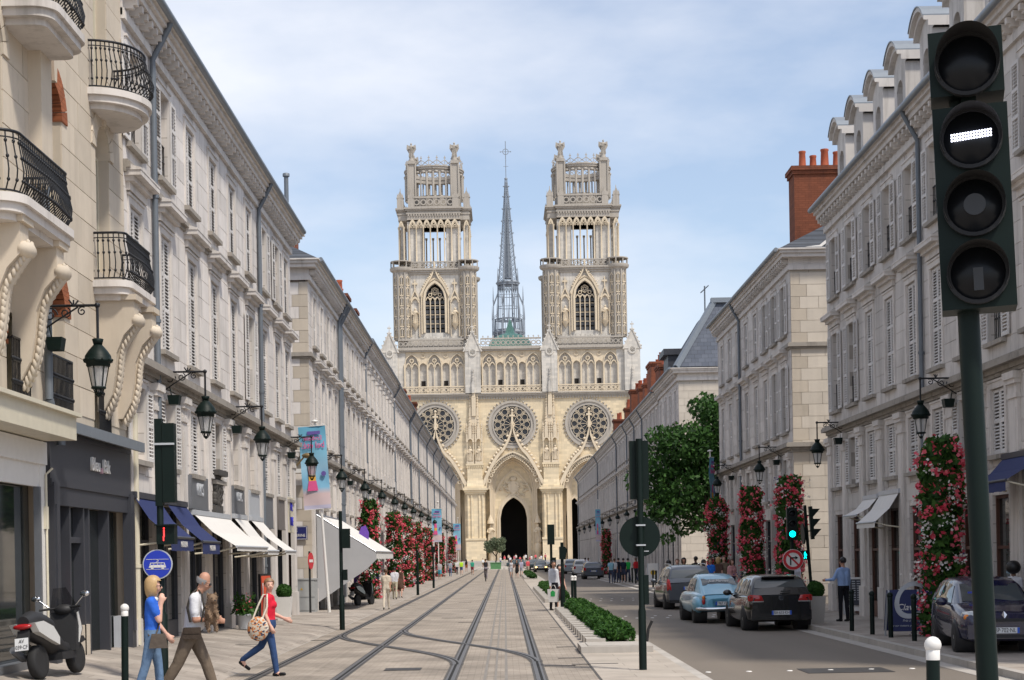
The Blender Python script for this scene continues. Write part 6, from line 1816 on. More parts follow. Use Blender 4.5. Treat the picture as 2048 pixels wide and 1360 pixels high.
e = empty('utility_cabinet', (at(607, 1230, 61.5).x, 61.4, .02), label='grey metal utility cabinet against the corner wall', cat='cabinet')
b = MB(); b.box(-.52, .52, -.35, .35, 0, 1.22); b.box(-.55, .55, -.38, .38, 1.22, 1.28); b.build('body', plain('cabinet_grey', (.36, .37, .37), .5), e)
b = MB(); b.box(-.48, .48, -.365, -.352, .1, .55); b.box(-.48, .48, -.365, -.352, .6, 1.18); b.build('door', plain('cabinet_door', (.38, .39, .39), .5), e)
b = MB(); b.add([(-.05, -.37, .85), (.05, -.37, .85), (0, -.37, .95)], [(0,1,2)]); b.build('warning_label', plain('warning_yellow', (.6, .4, .05), .5), e)
e = empty('security_camera', (XL-.4, 62.1, 5.2), label='white dome camera bracketed on the corner house', cat='camera')
b = MB(); b.box(-.1, .3, -.5, 0, .05, .2); b.lathe([(.14, .1), (.17, 0), (.16, -.12)], (.3, -.45, 0), 12); b.build('housing', M['white'], e)
b = MB(); b.ball((.3, -.45, -.13), (.12, .12, .12), 10, 7); b.build('dome', M['rubber'], e)
e = empty('gooseneck_lamp', (XL-.35, 58.3, 0), label='slim bronze gooseneck lamp curving over the side street', cat='lamp')
b = MB(); b.tube([(0, 0, 2.2), (0, 0, 3.9), (.05, 0, 4.6), (.3, 0, 5.3), (.6, 0, 5.65)], .03, 8); b.ball((.72, 0, 5.67), (.22, .12, .1), 10, 7); b.box(-.06, .05, -.05, .05, 2.0, 2.3); b.build('arm', plain('bronze', (.24, .17, .08), .4, .5), e)
# ------------------------------------------------------------------ awnings, shop signs
def awning(label, mat, Y0, Y1, z0, z1, proj, side='L', val=.2, stripes=None, txt=None, arms=True, cheek=False):
    X = XL if side == 'L' else XR
    e = empty('awning', (X, Y0 if side == 'L' else Y1, 0), 0 if side == 'L' else PI, label, 'awning')
    L_ = Y1-Y0; b = MB(); n = 9
    for k in range(n):
        a, c = L_*k/n, L_*(k+1)/n; s_ = .012 if k % 2 else 0
        b.add([(.12, a, z0), (.12, c, z0), (proj*.5, c, (z0+z1)/2-.04), (proj*.5, a, (z0+z1)/2-.04), (proj, c, z1), (proj, a, z1), (proj+.005, a, z1-val), (proj+.005, c, z1-val-s_)], [(0,1,2,3),(3,2,4,5),(5,4,7,6)])
    o = b.build('canvas', mat, e)
    b = MB(); b.box(0, .16, -.03, L_+.03, z0-.02, z0+.1); b.tube([(proj, -.02, z1), (proj, L_+.02, z1)], .03, 7); b.build('cassette', M['dark_shop'] if mat is M['navy'] else M['rim'], e)
    if arms:
        for t in (.15, L_-.15):
            b = MB(); b.tube([(.1, t, z1-.15), (proj*.6, t+.12, z1-.1), (proj, t, z1)], .022, 6); b.build('arm', M['cream'], e)
    if txt: text('lettering', txt, .17, M['white'], e, (proj+.014, L_*.55, z1-val*.52), (PI/2, 0, PI/2), .002)
    return e
awning('navy awning lettered in white, nearer of the navy pair', M['navy'], 31.9, 34.2, 3.28, 2.48, .82, txt='MADURA', val=.26)
awning('navy awning lettered in white, farther of the navy pair', M['navy'], 35.0, 37.1, 3.24, 2.42, .86, txt='MADURA', val=.26)
awning('long white awning beside the navy awnings', M['canvas'], 38.0, 42.9, 3.1, 2.33, 1.1, val=.1)
awning('white awning in the middle of the white shop front, under the glasses shop sign', M['canvas'], 43.6, 45.7, 3.15, 2.25, 1.0, val=.1)
awning('white awning nearest the side street corner', M['canvas'], 46.5, 48.7, 3.15, 2.25, 1.1, val=.1)
awning('upper small white awning on the dormer house', M['canvas'], 47.6, 49.4, 3.5, 3.0, .75, 'R', .05)
awning('lower small white awning on the dormer house', M['canvas'], 45.0, 47.3, 3.55, 2.75, .8, 'R', .15)
awning('navy awning at the edge of the picture on the dormer house', M['navy'], 33.2, 35.6, 3.9, 3.35, .8, 'R', .22)
# big grey cafe awning with side cheek
e = empty('awning', (XL, 63.0, 0), label='big grey cafe awning with a full side curtain at the corner house', cat='awning')
zt_, pr = 3.7, 2.35
b = MB()
n = 10
for k in range(n):
    a, c = 9.5*k/n, 9.5*(k+1)/n
    b.add([(.1, a, zt_), (.1, c, zt_), (pr, c, 2.25), (pr, a, 2.25)], [(0,1,2,3)])
    b.add([(pr, a, 2.25), (pr, c, 2.25), (pr+.01, c, 1.95), (pr+.01, (a+c)/2, 2.0), (pr+.01, a, 1.95)], [(0,1,2,3,4)])
b.build('canvas', M['canvas'], e)
b = MB(); b.add([(.1, -.02, zt_), (pr, -.02, 2.23), (pr, -.02, 1.95), (2.0, -.02, 1.6), (.1, -.02, .35)], [(0,1,2,3,4)]); b.build('side_curtain', M['grey_canvas'], e)
b = MB(); b.tube([(.1, 0, zt_), (pr, 0, 2.25)], .035, 6); b.tube([(pr, 0, 2.25), (pr, 9.5, 2.25)], .035, 6); b.tube([(.1, 0, zt_), (.1, 9.5, zt_)], .05, 6); b.build('frame', M['steel'], e)
def panel_sign(label, Y0, Y1, z0, z1, mat, txt=None, size=.3, tm=None, z=None, side='L', sx=1.0, txt2=None):
    X = XL if side == 'L' else XR
    e = empty('shop_sign', (X, (Y0+Y1)/2, 0), 0 if side == 'L' else PI, label, 'sign'); h = (Y1-Y0)/2
    b = MB(); b.box(.0, .09, -h, h, z0, z1); b.box(0, .11, -h-.02, h+.02, z0-.03, z0); b.build('panel', mat, e)
    if txt: text('lettering', txt, size, tm or M['white'], e, (.10, 0, z or (z0+z1)/2), (PI/2, 0, PI/2), .012, sx=sx)
    if txt2: text('lettering', txt2, size*.5, tm or M['white'], e, (.10, 0, (z0+z1)/2-size*.95), (PI/2, 0, PI/2), .006, sx=sx)
    return e
panel_sign('brushed grey sign panel with raised capitals above the long white awning', 37.9, 40.1, 3.25, 4.0, M['sign_grey'], 'IKKS', .42, M['rim'], 3.68)
panel_sign('grey sign panel with pale capitals above the twin white awnings', 43.8, 45.7, 3.28, 4.0, M['sign_grey'], 'LISSAC', .34, M['rim'], 3.72, sx=.9)
panel_sign('pale reflective panel beside the glasses shop sign', 46.6, 48.5, 3.28, 4.0, M['rim'])
panel_sign('grey window panel with white and orange poster', 49.8, 51.3, 3.0, 4.0, M['sign_grey'])
panel_sign('plain brown grey panel left of the blue letters', 52.5, 54.0, 3.0, 4.0, plain('taupe_panel', (.16, .14, .13), .5))
e = panel_sign('white panel with two rows of blue letters by the side street', 55.0, 56.3, 2.95, 4.1, M['cream'], 'NE', .5, plain('blue_letters', (.03, .03, .55), .4, var=0), 3.8)
text('lettering', 'NNE', .42, plain('blue_letters_lower', (.03, .03, .55), .4, var=0), e, (.10, 0, 3.28), (PI/2, 0, PI/2), .02, sx=.8)
e = empty('carved_doorhead', (XL, 41.6, 3.3), label='dark carved door head beside the grey panel', cat='door head')
b = MB(); rq = random.Random(8)
b.box(0, .1, -.55, .55, -.1, .1); b.box(0, .22, -.65, .65, .85, .98)
for k in range(44): b.ball((.06, rq.uniform(-.5, .5), rq.uniform(.1, .85)), (.08, rq.uniform(.05, .13), rq.uniform(.05, .13)), 6, 4)
b.build('carving', plain('dark_carving', (.06, .055, .05), .7), e)
# ------------------------------------------------------------------ banners
def banner_pole(label, x, y, h, ztop, w, hb, side=1, lean=0.0, rz=0.0, mirror=True):
    e = empty('banner_pole', (x, y, 0), 0, label, 'banner', 'white poles with festival banners'); e.rotation_euler = (0, lean, rz)
    b = MB(); b.tube([(0, 0, -.05), (0, 0, h*.35), (0, 0, h)], [.06, .05, .035], 10); b.lathe([(.035, 0), (.13, .0), (.13, .05), (.02, .09)], (0, 0, h), 10); b.build('pole', M['white'], e)
    b = MB(); x0, x1 = -.62*w, .38*w
    def cz(z): return ztop-hb+z*hb
    n = 12
    C = []
    for j in range(n+1):
        for i in range(5): C.append((x0+(x1-x0)*i/4, -.09+.03*math.sin(j*.9+i*1.3), cz(j/n)))
    b.add(C, [(j*5+i, j*5+i+1, (j+1)*5+i+1, (j+1)*5+i) for j in range(n) for i in range(4)], 0, True)
    m, t, bs = new_mat('banner_cloth'); bs.inputs['Roughness'].default_value = .8
    tc = t.nodes.new('ShaderNodeTexCoord'); sp_ = t.nodes.new('ShaderNodeSeparateXYZ'); rp = t.nodes.new('ShaderNodeValToRGB'); t.links.new(tc.outputs['Generated'], sp_.inputs[0]); t.links.new(sp_.outputs['Z'], rp.inputs[0]); t.links.new(rp.outputs[0], bs.inputs['Base Color'])
    el = rp.color_ramp.elements
    el[0].position = 0.0; el[0].color = (.50, .48, .62, 1); el[1].position = 1.0; el[1].color = (.12, .36, .52, 1)
    for p_, c_ in ((.04, (.50, .48, .62, 1)), (.05, (.62, .50, .52, 1)), (.18, (.60, .46, .46, 1)), (.26, (.22, .48, .68, 1)), (.36, (.20, .46, .66, 1)), (.5, (.30, .52, .68, 1)), (.75, (.17, .44, .60, 1))):
        q = el.new(p_); q.color = c_
    o = b.build('cloth', m, e)
    b = MB(); b.box(x0-.03, x1+.03, -.1, -.08, ztop, ztop+.03); b.box(x0, x1, -.1, -.08, ztop-hb-.02, ztop-hb); b.build('rod', M['white'], o)
    pk = plain('banner_pink', (.72, .10, .28), .8); yl = plain('banner_yellow', (.78, .42, .06), .8); pu = plain('banner_violet', (.13, .09, .33), .8)
    f = MB()                                    # figure in a bright swimsuit on the beach
    xm = x0+.38*(x1-x0)
    f.box(xm-.12*w, xm+.14*w, -.145, -.128, cz(.34), cz(.42)); f.build('printed_suit', yl, o)
    f = MB(); f.add([(xm-.13*w, -.145, cz(.34)), (xm+.15*w, -.145, cz(.34)), (xm+.2*w, -.145, cz(.22)), (xm-.2*w, -.145, cz(.22))], [(0,1,2,3)]); f.add([(xm-.12*w, -.145, cz(.42)), (xm+.14*w, -.145, cz(.42)), (xm+.1*w, -.145, cz(.55)), (xm-.1*w, -.145, cz(.55))], [(0,1,2,3)]); f.build('printed_figure', pk, o)
    f = MB(); disc(f, .09*w, -.15, -.13, cz(.42), x0+.82*(x1-x0)); f.build('printed_badge', pu, o)
    t1 = text('lettering', 'bel été!', .34*w, pk, o, ((x0+x1)/2, -.14, cz(.77)), (PI/2, 0, 0), .004, sx=-.85 if mirror else .85)
    t2 = text('lettering', 'Embellir', .24*w, pk, o, ((x0+x1)/2, -.14, cz(.855)), (PI/2, 0, 0), .004, sx=-.9 if mirror else .9)
    f = MB(); f.box(x0+.32*w, x1-.2*w, -.145, -.13, cz(.90), cz(.94)); f.build('printed_tag', pu, o)
    return e
banner_pole('leaning white pole with the large blue festival banner', at(659, 1228, 60).x, 60, 7.0, 6.85, .98, 3.0, lean=-math.radians(3.4))
banner_pole('first distant white pole with blue banner before the flower pillars', at(878, 1160, 150).x, 150, 7.0, 6.4, .9, 3.0)
banner_pole('farthest white pole with blue banner on the sunny side', at(917, 1140, 213).x, 213, 7.0, 6.3, .95, 3.4)
banner_pole('leaning white pole with an edge on banner under the street tree', at(1427, 1150, 82).x, 82, 7.0, 6.7, .95, 3.0, lean=-math.radians(2.0), rz=math.radians(68))
banner_pole('distant white pole with blue banner on the shaded side', at(1199, 1150, 165).x, 165, 7.4, 6.5, .5, 3.2)
e = empty('feather_flag', (at(705, 1200, 70).x, 70, 0), label='purple feather flag standing behind the grey awning', cat='flag')
b = MB(); b.tube([(0, 0, 0), (.1, 0, 1.5), (.35, 0, 3.2)], .015, 6); b.build('pole', M['steel'], e)
b = MB(); b.prism([(.05, .7), (.12, 1.7), (.28, 2.9), (.42, 3.35), (.62, 3.4), (.75, 3.1), (.72, 2.5), (.45, 1.6)], lambda p, a: (p[0], a, p[1]), -.01, .01); b.build('cloth', plain('purple_cloth', (.13, .05, .36), .7), e)
# ------------------------------------------------------------------ boards, pots
def a_board(label, px, py, w, h, mat, face, rz=0.0):
    p = on_ground(px, py)
    e = empty('pavement_board', (p.x, p.y, 0), rz, label, 'sign board')
    for s in (-1, 1):
        b = MB(); b.add([(-w/2, s*.28, .12), (w/2, s*.28, .12), (w/2, s*.03, h), (-w/2, s*.03, h), (-w/2, s*.28+.03, .12), (w/2, s*.28+.03, .12), (w/2, s*.03+.03, h), (-w/2, s*.03+.03, h)],
              [(0,1,2,3),(5,4,7,6),(0,4,5,1),(1,5,6,2),(2,6,7,3),(3,7,4,0)]); b.build('board', mat, e)
    b = MB()
    for x in (-w/2+.03, w/2-.03):
        b.bar((x, -.30, 0), (x, -.02, h), .04, .03); b.bar((x, .30, 0), (x, .02, h), .04, .03)
    b.build('leg', M['rim'], e)
    face(e, w, h)
    return e
def clavel(e, w, h):
    tl = math.atan2(.25, h-.12)
    rot = (PI/2-tl, 0, 0)
    y = lambda z: -.28+.25*(z-.12)/(h-.12)-.012
    text('lettering', 'C', 1.25, M['rim'], e, (.0, y(.78), .78), rot, .004, sx=.85, shear=.3)
    text('lettering', 'Clavel', .21, M['white'], e, (.06, y(.72)-.008, .66), rot, .004, shear=.35)
    text('lettering', 'Prêt à mariages', .075, M['rim'], e, (.15, y(.33), .36), rot, .003, shear=.3); text('lettering', 'et sur mesure pour homme', .07, M['rim'], e, (.05, y(.24), .25), rot, .003, shear=.3)
a_board('navy pavement board with a big pale script letter C', 1807, 1272, .74, 1.06, plain('navy_board', (.014, .022, .095), .5), clavel, .05)
def menu(e, w, h):
    b = MB(); b.add([(-w/2+.05, -.29, .3), (w/2-.05, -.29, .3), (w/2-.05, -.07, h-.06), (-w/2+.05, -.07, h-.06)], [(0,1,2,3)]); b.build('slate', M['dark_shop'], e)
    b = MB()
    for k in range(9): 
        z = .45+k*.07
        for q in range(3): b.box(-w/2+.1+q*.15, -w/2+.2+q*.15, -.30+.22*(z-.3)/(h-.36)-.01, -.292+.22*(z-.3)/(h-.36)-.006, z, z+.03)
    b.build('chalk_lines', M['rim'], e)
a_board('white framed menu board behind the waiter', 1708, 1229, .62, 1.15, M['white'], menu, -.12)
def mapb(e, w, h):
    b = MB(); disc(b, .17, -.2, -.17, .75); b.build('badge', plain('badge_yellow', (.75, .50, .04), .5), e)
    text('lettering', '3,5', .15, M['navy_sign'], e, (0, -.21, .75), (PI/2, 0, 0), .002)
a_board('white board with a yellow badge behind the far bollards', 1306, 1168, .75, 1.35, M['white'], mapb)
def pot(label, x, y, z, shape, plant='ball', mat=None, sc=1.0):
    e = empty('plant_pot', (x, y, z), label=label, cat='plant pot'); b = MB(); e.scale = (sc,)*3
    if shape == 'tall': b.tbox(0, 0, 0, .95, .24, .24, .31, .31)
    else: b.lathe([(.2, 0), (.29, .55), (.31, .56), (.29, .5)], n=16)
    b.build('pot', mat or M['rim'], e); zt2 = .95 if shape == 'tall' else .53; rq = random.Random(int(x*100)); q = MB()
    if plant == 'ball':
        P = []
        for _ in range(1200):
            d = Vector((rq.gauss(0, 1), rq.gauss(0, 1), rq.gauss(0, 1))).normalized(); P.append((d.x*.31, d.y*.31, zt2+.22+d.z*.3))
        leaves(q, P, .045, rq); q.ball((0, 0, zt2+.22), .28, 12, 8); q.build('topiary', M['leaf_hedge'], e)
    else:
        leaves(q, [(rq.gauss(0, .2), rq.gauss(0, .2), zt2+abs(rq.gauss(.25, .25))) for _ in range(420)], .1, rq); q.build('foliage', M['leaf_fl'], e)
        q = MB(); leaves(q, [(rq.gauss(0, .2), rq.gauss(0, .2), zt2+.2+abs(rq.gauss(.25, .2))) for _ in range(70)], .07, rq, aspect=1); q.build('blossom', M['fl_red'], e)
p = on_ground(1632, 1246); pot('tall grey square pot with a clipped box ball behind the black car', p.x, p.y, 0, 'tall', 'ball', M['kerb'], .78)
pot('grey tub with red flowers at the awning shop', XL+.55, 42.3, zl(XL+.5, 40.3), 'round', 'fl', M['rim'], .68)
pot('white tub with a clipped ball by the orange poster', XL+.5, 50.4, zl(XL+.5, 50.4), 'tall', 'ball', M['white'], .75)
e = empty('poster_stand', (XL+.5, 46.4, zl(XL+.4, 46.4)), 1.28, 'orange red poster in a black pavement frame', 'poster'); b = MB(); b.box(-.36, .36, -.03, .03, .12, 1.42); b.build('frame', M['rubber'], e)
b = MB(); b.box(-.31, .31, -.036, -.031, .2, 1.36); o = b.build('poster', plain('poster_orange', (.62, .09, .04), .6), e); text('lettering', 'LE', .55, M['white'], o, (0, -.04, .95), (PI/2, 0, 0), .002)
# ------------------------------------------------------------------ vehicles
def paint(name, c, rough=.22, metal=0.0, coat=.8):
    m = plain(name, c, rough, metal, var=.06, coat=coat); return m
M['auto_glass'] = glass_dark('car_glass', (.07, .08, .085), .04)
M['tail'] = plain('tail_lamp_red', (.42, .012, .015), .15, var=.1, coat=.6)
M['amber'] = plain('amber_lamp', (.75, .22, .02), .2, var=.05, coat=.5)
M['lamp_clear'] = plain('clear_lamp', (.55, .55, .53), .1, .4, var=.05, coat=.6)
M['plate'] = plain('plate_white', (.72, .73, .74), .4, var=0)
M['plate_blue'] = plain('plate_blue', (.02, .10, .55), .4, var=0)
M['trim_black'] = plain('black_plastic', (.018, .018, .02), .6, var=.1)
M['headlit'] = plain('lit_headlamp', (.9, .7, .4), .3, var=0, emit=(1, .62, .22), es=2.5)
def wheel_meshes(R, W, alloy=True):
    def mk(): 
        t = MB(lambda p: (p[2], p[0], p[1]))
        t.lathe([(R*.62, -W/2), (R*.92, -W/2), (R, -W*.36), (R, W*.36), (R*.92, W/2), (R*.62, W/2)], n=24); me1 = t.mesh('tyre', M['rubber'])
        r = MB(lambda p: (p[2], p[0], p[1]))
        r.lathe([(R*.64, -W*.48), (R*.64, -W*.30), (R*.1, -W*.38)], n=24)
        r.lathe([(R*.1, W*.38), (R*.64, W*.30), (R*.64, W*.48)], n=24)
        for sgn in (-1, 1):
            for k in range(7 if alloy else 12):
                a = 2*PI*k/(7 if alloy else 12)
                r.add([(R*.08*math.cos(a+.9), R*.08*math.sin(a+.9), sgn*W*.47), (R*.6*math.cos(a+.16), R*.6*math.sin(a+.16), sgn*W*.46), (R*.6*math.cos(a-.16), R*.6*math.sin(a-.16), sgn*W*.46), (R*.08*math.cos(a-.9), R*.08*math.sin(a-.9), sgn*W*.47)], [(0,1,2,3)])
        r.lathe([(R*.15, -W*.5), (R*.15, W*.5)], n=10)
        return me1, r.mesh('rim', M['steel'] if alloy else M['chrome'])
    return cached(('wh', R, W, alloy), mk)
def interp(tab, y):
    if y <= tab[0][0]: return tab[0][1]
    for (a, v), (c, w) in zip(tab[:-1], tab[1:]):
        if y <= c:
            t = (y-a)/(c-a); t = t*t*(3-2*t)*.5+t*.5
            return v+(w-v)*t
    return tab[-1][1]
def car(label, loc, rz, S, col_, detail=True, glass=None, cat='car', group=None):
    """S: length, hw, table of half width, bottom, belt (shoulder), roof profile, pillars, axles"""
    e = empty('car', loc, rz, label, cat, group)
    L_, hw = S['L'], S['hw']
    pm = col_
    ys = sorted(set([0, .02, .06, .14, .25] + [L_*k/26 for k in range(1, 26)] + [L_-.25, L_-.14, L_-.06, L_-.02, L_]))
    b = MB(); ring = []
    for y in ys:
        w = hw*interp(S['w'], y/L_); zb = interp(S['bot'], y/L_); zs = interp(S['belt'], y/L_); mid = zb+(zs-zb)*.45
        # rings bulge at mid height, tuck in at sill and shoulder
        ring.append([(-x, y, z) for x, z in ((w*.80, zb), (w*.97, zb+.07), (w*1.0, mid), (w*.985, zs-.13), (w*.93, zs-.02), (w*.80, zs+.015), (w*.4, zs+.035))] + [(0, y, zs+.04)] +
                    [(x, y, z) for x, z in ((w*.4, zs+.035), (w*.80, zs+.015), (w*.93, zs-.02), (w*.985, zs-.13), (w*1.0, mid), (w*.97, zb+.07), (w*.80, zb))])
    n = len(ring[0])
    b.add([p for r in ring for p in r], [(i*n+k, i*n+(k+1) % n, (i+1)*n+(k+1) % n, (i+1)*n+k) for i in range(len(ring)-1) for k in range(n)], 0, True)
    b.add(ring[0], [tuple(range(n-1, -1, -1))], 0); b.add(ring[-1], [tuple(range(n))], 0)
    b.build('body', pm, e)
    # cabin: outer paint shell, glass as separate panes set in it
    R = S['roof']                                    # list of (y, z_roof, hw_top, hw_base)
    c = MB(); rg = []
    for y, z, wt, wb in R:
        zs = interp(S['belt'], y/L_)-.03
        z = max(z, zs+.005)
        k = (z-zs)
        rg.append([(-wb, y, zs), (-(wt+(wb-wt)*.12), y, zs+k*.86), (-wt*.93, y, z-.012*min(1, k*4)), (-wt*.6, y, z+.01), (0, y, z+.018), (wt*.6, y, z+.01), (wt*.93, y, z-.012*min(1, k*4)), (wt+(wb-wt)*.12, y, zs+k*.86), (wb, y, zs)])
    m = 9
    c.add([p for r in rg for p in r], [(i*m+k, i*m+k+1, (i+1)*m+k+1, (i+1)*m+k) for i in range(len(rg)-1) for k in range(m-1)], 0, True)
    cab = c.build('cabin', pm, e)
    def lerp(a, c_, t): return tuple(a[i]+(c_[i]-a[i])*t for i in range(3))
    def pane(name, P, off, parent=cab):
        q = MB(); nrm = (Vector(P[1])-Vector(P[0])).cross(Vector(P[3])-Vector(P[0])).normalized()
        if nrm.dot(Vector(off)) < 0: nrm = -nrm
        g = 6; V = []
        for j in range(g+1):
            for i in range(g+1): V.append(tuple(Vector(lerp(lerp(P[0], P[1], i/g), lerp(P[3], P[2], i/g), j/g))+nrm*(.012+.02*math.sin(PI*i/g)*math.sin(PI*j/g)*S.get('bulge', 1))))
        q.add(V, [(j*(g+1)+i, j*(g+1)+i+1, (j+1)*(g+1)+i+1, (j+1)*(g+1)+i) for j in range(g) for i in range(g)], 0, True)
        return q.build(name, glass or M['auto_glass'], parent)
    r0, r1 = S['rear_glass']; i0, i1 = S['front_glass']
    A, B_ = rg[r0], rg[r1]
    pane('rear_window', [lerp(A[2], B_[2], .10), lerp(A[6], B_[6], .10), lerp(A[6], B_[6], .88), lerp(A[2], B_[2], .88)], (0, -1, .3))
    A, B_ = rg[i1], rg[i0]
    pane('windscreen', [lerp(A[2], B_[2], .08), lerp(A[6], B_[6], .08), lerp(A[6], B_[6], .9), lerp(A[2], B_[2], .9)], (0, 1, .3))
    for s in (0, 1):
        lo, hi = (0, 1) if s == 0 else (8, 7)
        for (ya, yb, ta, tb) in S['side_glass']:
            def sidept(y, t):
                for u, v in zip(rg[:-1], rg[1:]):
                    if u[0][1] <= y <= v[0][1]:
                        f = (y-u[0][1])/(v[0][1]-u[0][1]); p, q = lerp(u[lo], v[lo], f), lerp(u[hi], v[hi], f)
                        return lerp(p, q, t)
                return rg[-1][lo]
            pane('side_window', [sidept(ya, .10), sidept(yb, .10), sidept(yb-tb, .93), sidept(ya+ta, .93)], (-1 if s == 0 else 1, 0, 0))
    ty, rm = wheel_meshes(S['R'], .2, S.get('alloy', True))
    for y in S['axles']:
        for s in (-1, 1):
            w = hw*interp(S['w'], y/L_)
            a = MB(lambda p, y=y, s=s, w=w: (s*(w*.985+p[2]), y+p[0], S['R']+p[1]))
            a.lathe([(S['R']*1.17, -.35), (S['R']*1.17, .012), (.02, .014)], n=22); a.build('wheel_arch', M['trim_black'], e)
            o = put('wheel', ty, e, (s*(w*.985-.075), y, S['R'])); put('rim', rm, o)
    return e, pm
def plate(e, y, z, txt, face=-1, x=0.0, w=.52):
    b = MB(); b.box(x-w/2, x+w/2, y-.012, y+.012, z-.055, z+.055); o = b.build('number_plate', M['plate'], e)
    b = MB()
    for s in (-1, 1): b.box(x+s*(w/2-.022)-.022, x+s*(w/2-.022)+.022, y-.016, y+.016, z-.054, z+.054)
    b.build('plate_band', M['plate_blue'], o)
    text('plate_number', txt, .115, M['rubber'], o, (x, y+face*.0145, z), (PI/2, 0, 0 if face < 0 else PI), .001, sx=.78)
def blob(e, name, P, mat, th=.03, parent=None):
    """rounded lamp lens from an outline in xz at depth y"""
    b = MB(); cx = sum(p[0] for p in P)/len(P); cz = sum(p[2] for p in P)/len(P); cy = sum(p[1] for p in P)/len(P)
    n = len(P)
    V = [tuple(p) for p in P] + [(cx+(p[0]-cx)*.75, p[1]+(cy-p[1])*.25+th, cz+(p[2]-cz)*.75) for p in P] + [(cx, cy+th*1.2, cz)]
    b.add(V, [(i, (i+1) % n, n+(i+1) % n, n+i) for i in range(n)] + [(n+i, n+(i+1) % n, 2*n) for i in range(n)], 0, True)
    return b.build(name, mat, parent or e)
def mirror(e, x, y, z, mat, s):
    b = MB(); b.ball((x+s*.12, y, z), (.12, .075, .085), 10, 7); b.tube([(x-s*.03, y+.03, z-.05), (x+s*.06, y+.01, z-.02)], .03, 6); o = b.build('mirror', mat, e)
HATCH = dict(L=4.2, hw=.89, w=[(0, .86), (.02, .93), (.08, .985), (.2, 1), (.75, 1), (.9, .96), (.97, .86), (1, .70)], bot=[(0, .34), (.05, .24), (.5, .2), (.95, .22), (1, .32)],
    belt=[(0, .90), (.03, .97), (.25, .98), (.70, .93), (.80, .86), (.95, .74), (1, .58)], R=.315, axles=(.80, 3.36),
    roof=[(.03, .95, .78, .83), (.14, 1.12, .74, .83), (.36, 1.40, .66, .84), (.6, 1.455, .63, .84), (1.3, 1.485, .63, .85), (2.0, 1.475, .63, .85), (2.4, 1.42, .63, .85), (3.05, .97, .70, .82)],
    rear_glass=(1, 2), front_glass=(6, 7), side_glass=[(.55, 1.05, .12, .0), (1.1, 1.85, .02, .0), (1.92, 2.75, .0, .42)])
MPV = dict(HATCH, L=4.45, hw=.905, w=[(0, .90), (.02, .955), (.06, .99), (.2, 1), (.75, 1), (.9, .95), (.97, .85), (1, .70)], belt=[(0, .95), (.03, 1.02), (.3, 1.03), (.72, .98), (.82, .92), (.95, .80), (1, .6)],
    roof=[(.02, 1.0, .82, .85), (.07, 1.14, .80, .86), (.26, 1.53, .70, .86), (.45, 1.61, .67, .86), (1.4, 1.66, .66, .87), (2.2, 1.63, .66, .87), (2.6, 1.55, .66, .86), (3.5, 1.02, .72, .83)],
    side_glass=[(.32, 1.0, .1, .0), (1.06, 1.9, .0, .0), (1.98, 3.1, .0, .55)], axles=(.75, 3.45))
CLASSIC = dict(HATCH, L=4.2, hw=.79, w=[(0, .62), (.02, .78), (.06, .88), (.14, .97), (.25, 1.0), (.7, 1), (.88, .95), (.96, .82), (1, .62)], bot=[(0, .42), (.06, .36), (.5, .26), (.94, .36), (1, .42)],
    belt=[(0, .72), (.03, .83), (.10, .88), (.3, .93), (.7, .92), (.85, .86), (.96, .74), (1, .6)], R=.30, axles=(.85, 3.25), alloy=False, bulge=1.4,
    roof=[(.12, .86, .56, .62), (.4, .97, .56, .64), (.72, 1.10, .55, .66), (1.22, 1.36, .53, .69), (1.6, 1.44, .52, .70), (2.1, 1.46, .52, .70), (2.5, 1.40, .52, .70), (2.95, .95, .58, .68)],
    rear_glass=(2, 3), front_glass=(6, 7), side_glass=[(1.2, 1.78, .22, .0), (1.84, 2.75, .0, .3)])
SMALL = dict(HATCH, L=3.78, hw=.82, roof=[(.03, .95, .70, .76), (.16, 1.12, .68, .77), (.42, 1.34, .60, .78), (.65, 1.39, .58, .78), (1.2, 1.41, .58, .78), (1.75, 1.39, .58, .78), (2.1, 1.33, .58, .78), (2.78, .92, .64, .76)],
    side_glass=[(.55, 1.15, .12, .0), (1.25, 2.5, .0, .42)], axles=(.68, 3.05), R=.29)
SALOON = dict(HATCH, L=4.6, hw=.9, belt=[(0, .80), (.03, .92), (.2, .95), (.72, .93), (.82, .88), (.95, .76), (1, .56)],
    roof=[(.5, .93, .68, .76), (.62, .98, .66, .77), (1.15, 1.36, .60, .78), (1.5, 1.42, .58, .78), (2.0, 1.43, .58, .78), (2.4, 1.42, .58, .78), (2.7, 1.36, .58, .78), (3.4, .93, .66, .76)], side_glass=[(.95, 1.9, .25, 0), (1.98, 3.05, 0, .4)], axles=(.95, 3.65))
# black hatchback
M['p_black'] = paint('black_metallic', (.008, .008, .009)); M['p_grey'] = paint('slate_grey_metallic', (.075, .085, .105), .3, .4); M['p_blue'] = paint('sky_blue_enamel', (.16, .42, .58), .28, 0); M['p_navy'] = paint('navy_metallic', (.006, .008, .04), .25, 0)
p = on_ground(1563, 1262, Z_ROAD)
g_, _ = car('black hatchback seen from behind, nearest of the three cars on the road', (p.x, p.y, Z_ROAD), .03, HATCH, M['p_black'])
for s in (-1, 1):
    blob(g_, 'tail_light', [(s*.46, -.005, .80), (s*.70, .015, .78), (s*.86, .10, .80), (s*.87, .12, .93), (s*.80, .05, .97), (s*.52, .0, .95)], M['tail'], -.035)
    b = MB(); b.box(s*.62-.16, s*.62+.16, -.012, .01, .775, .80); b.build('reversing_lamp', M['lamp_clear'], g_)
    b = MB(); b.box(s*.68-.1, s*.68+.1, -.02, .01, .40, .43); b.build('reflector', M['tail'], g_); mirror(g_, s*.86, 2.72, .98, M['p_black'], s)
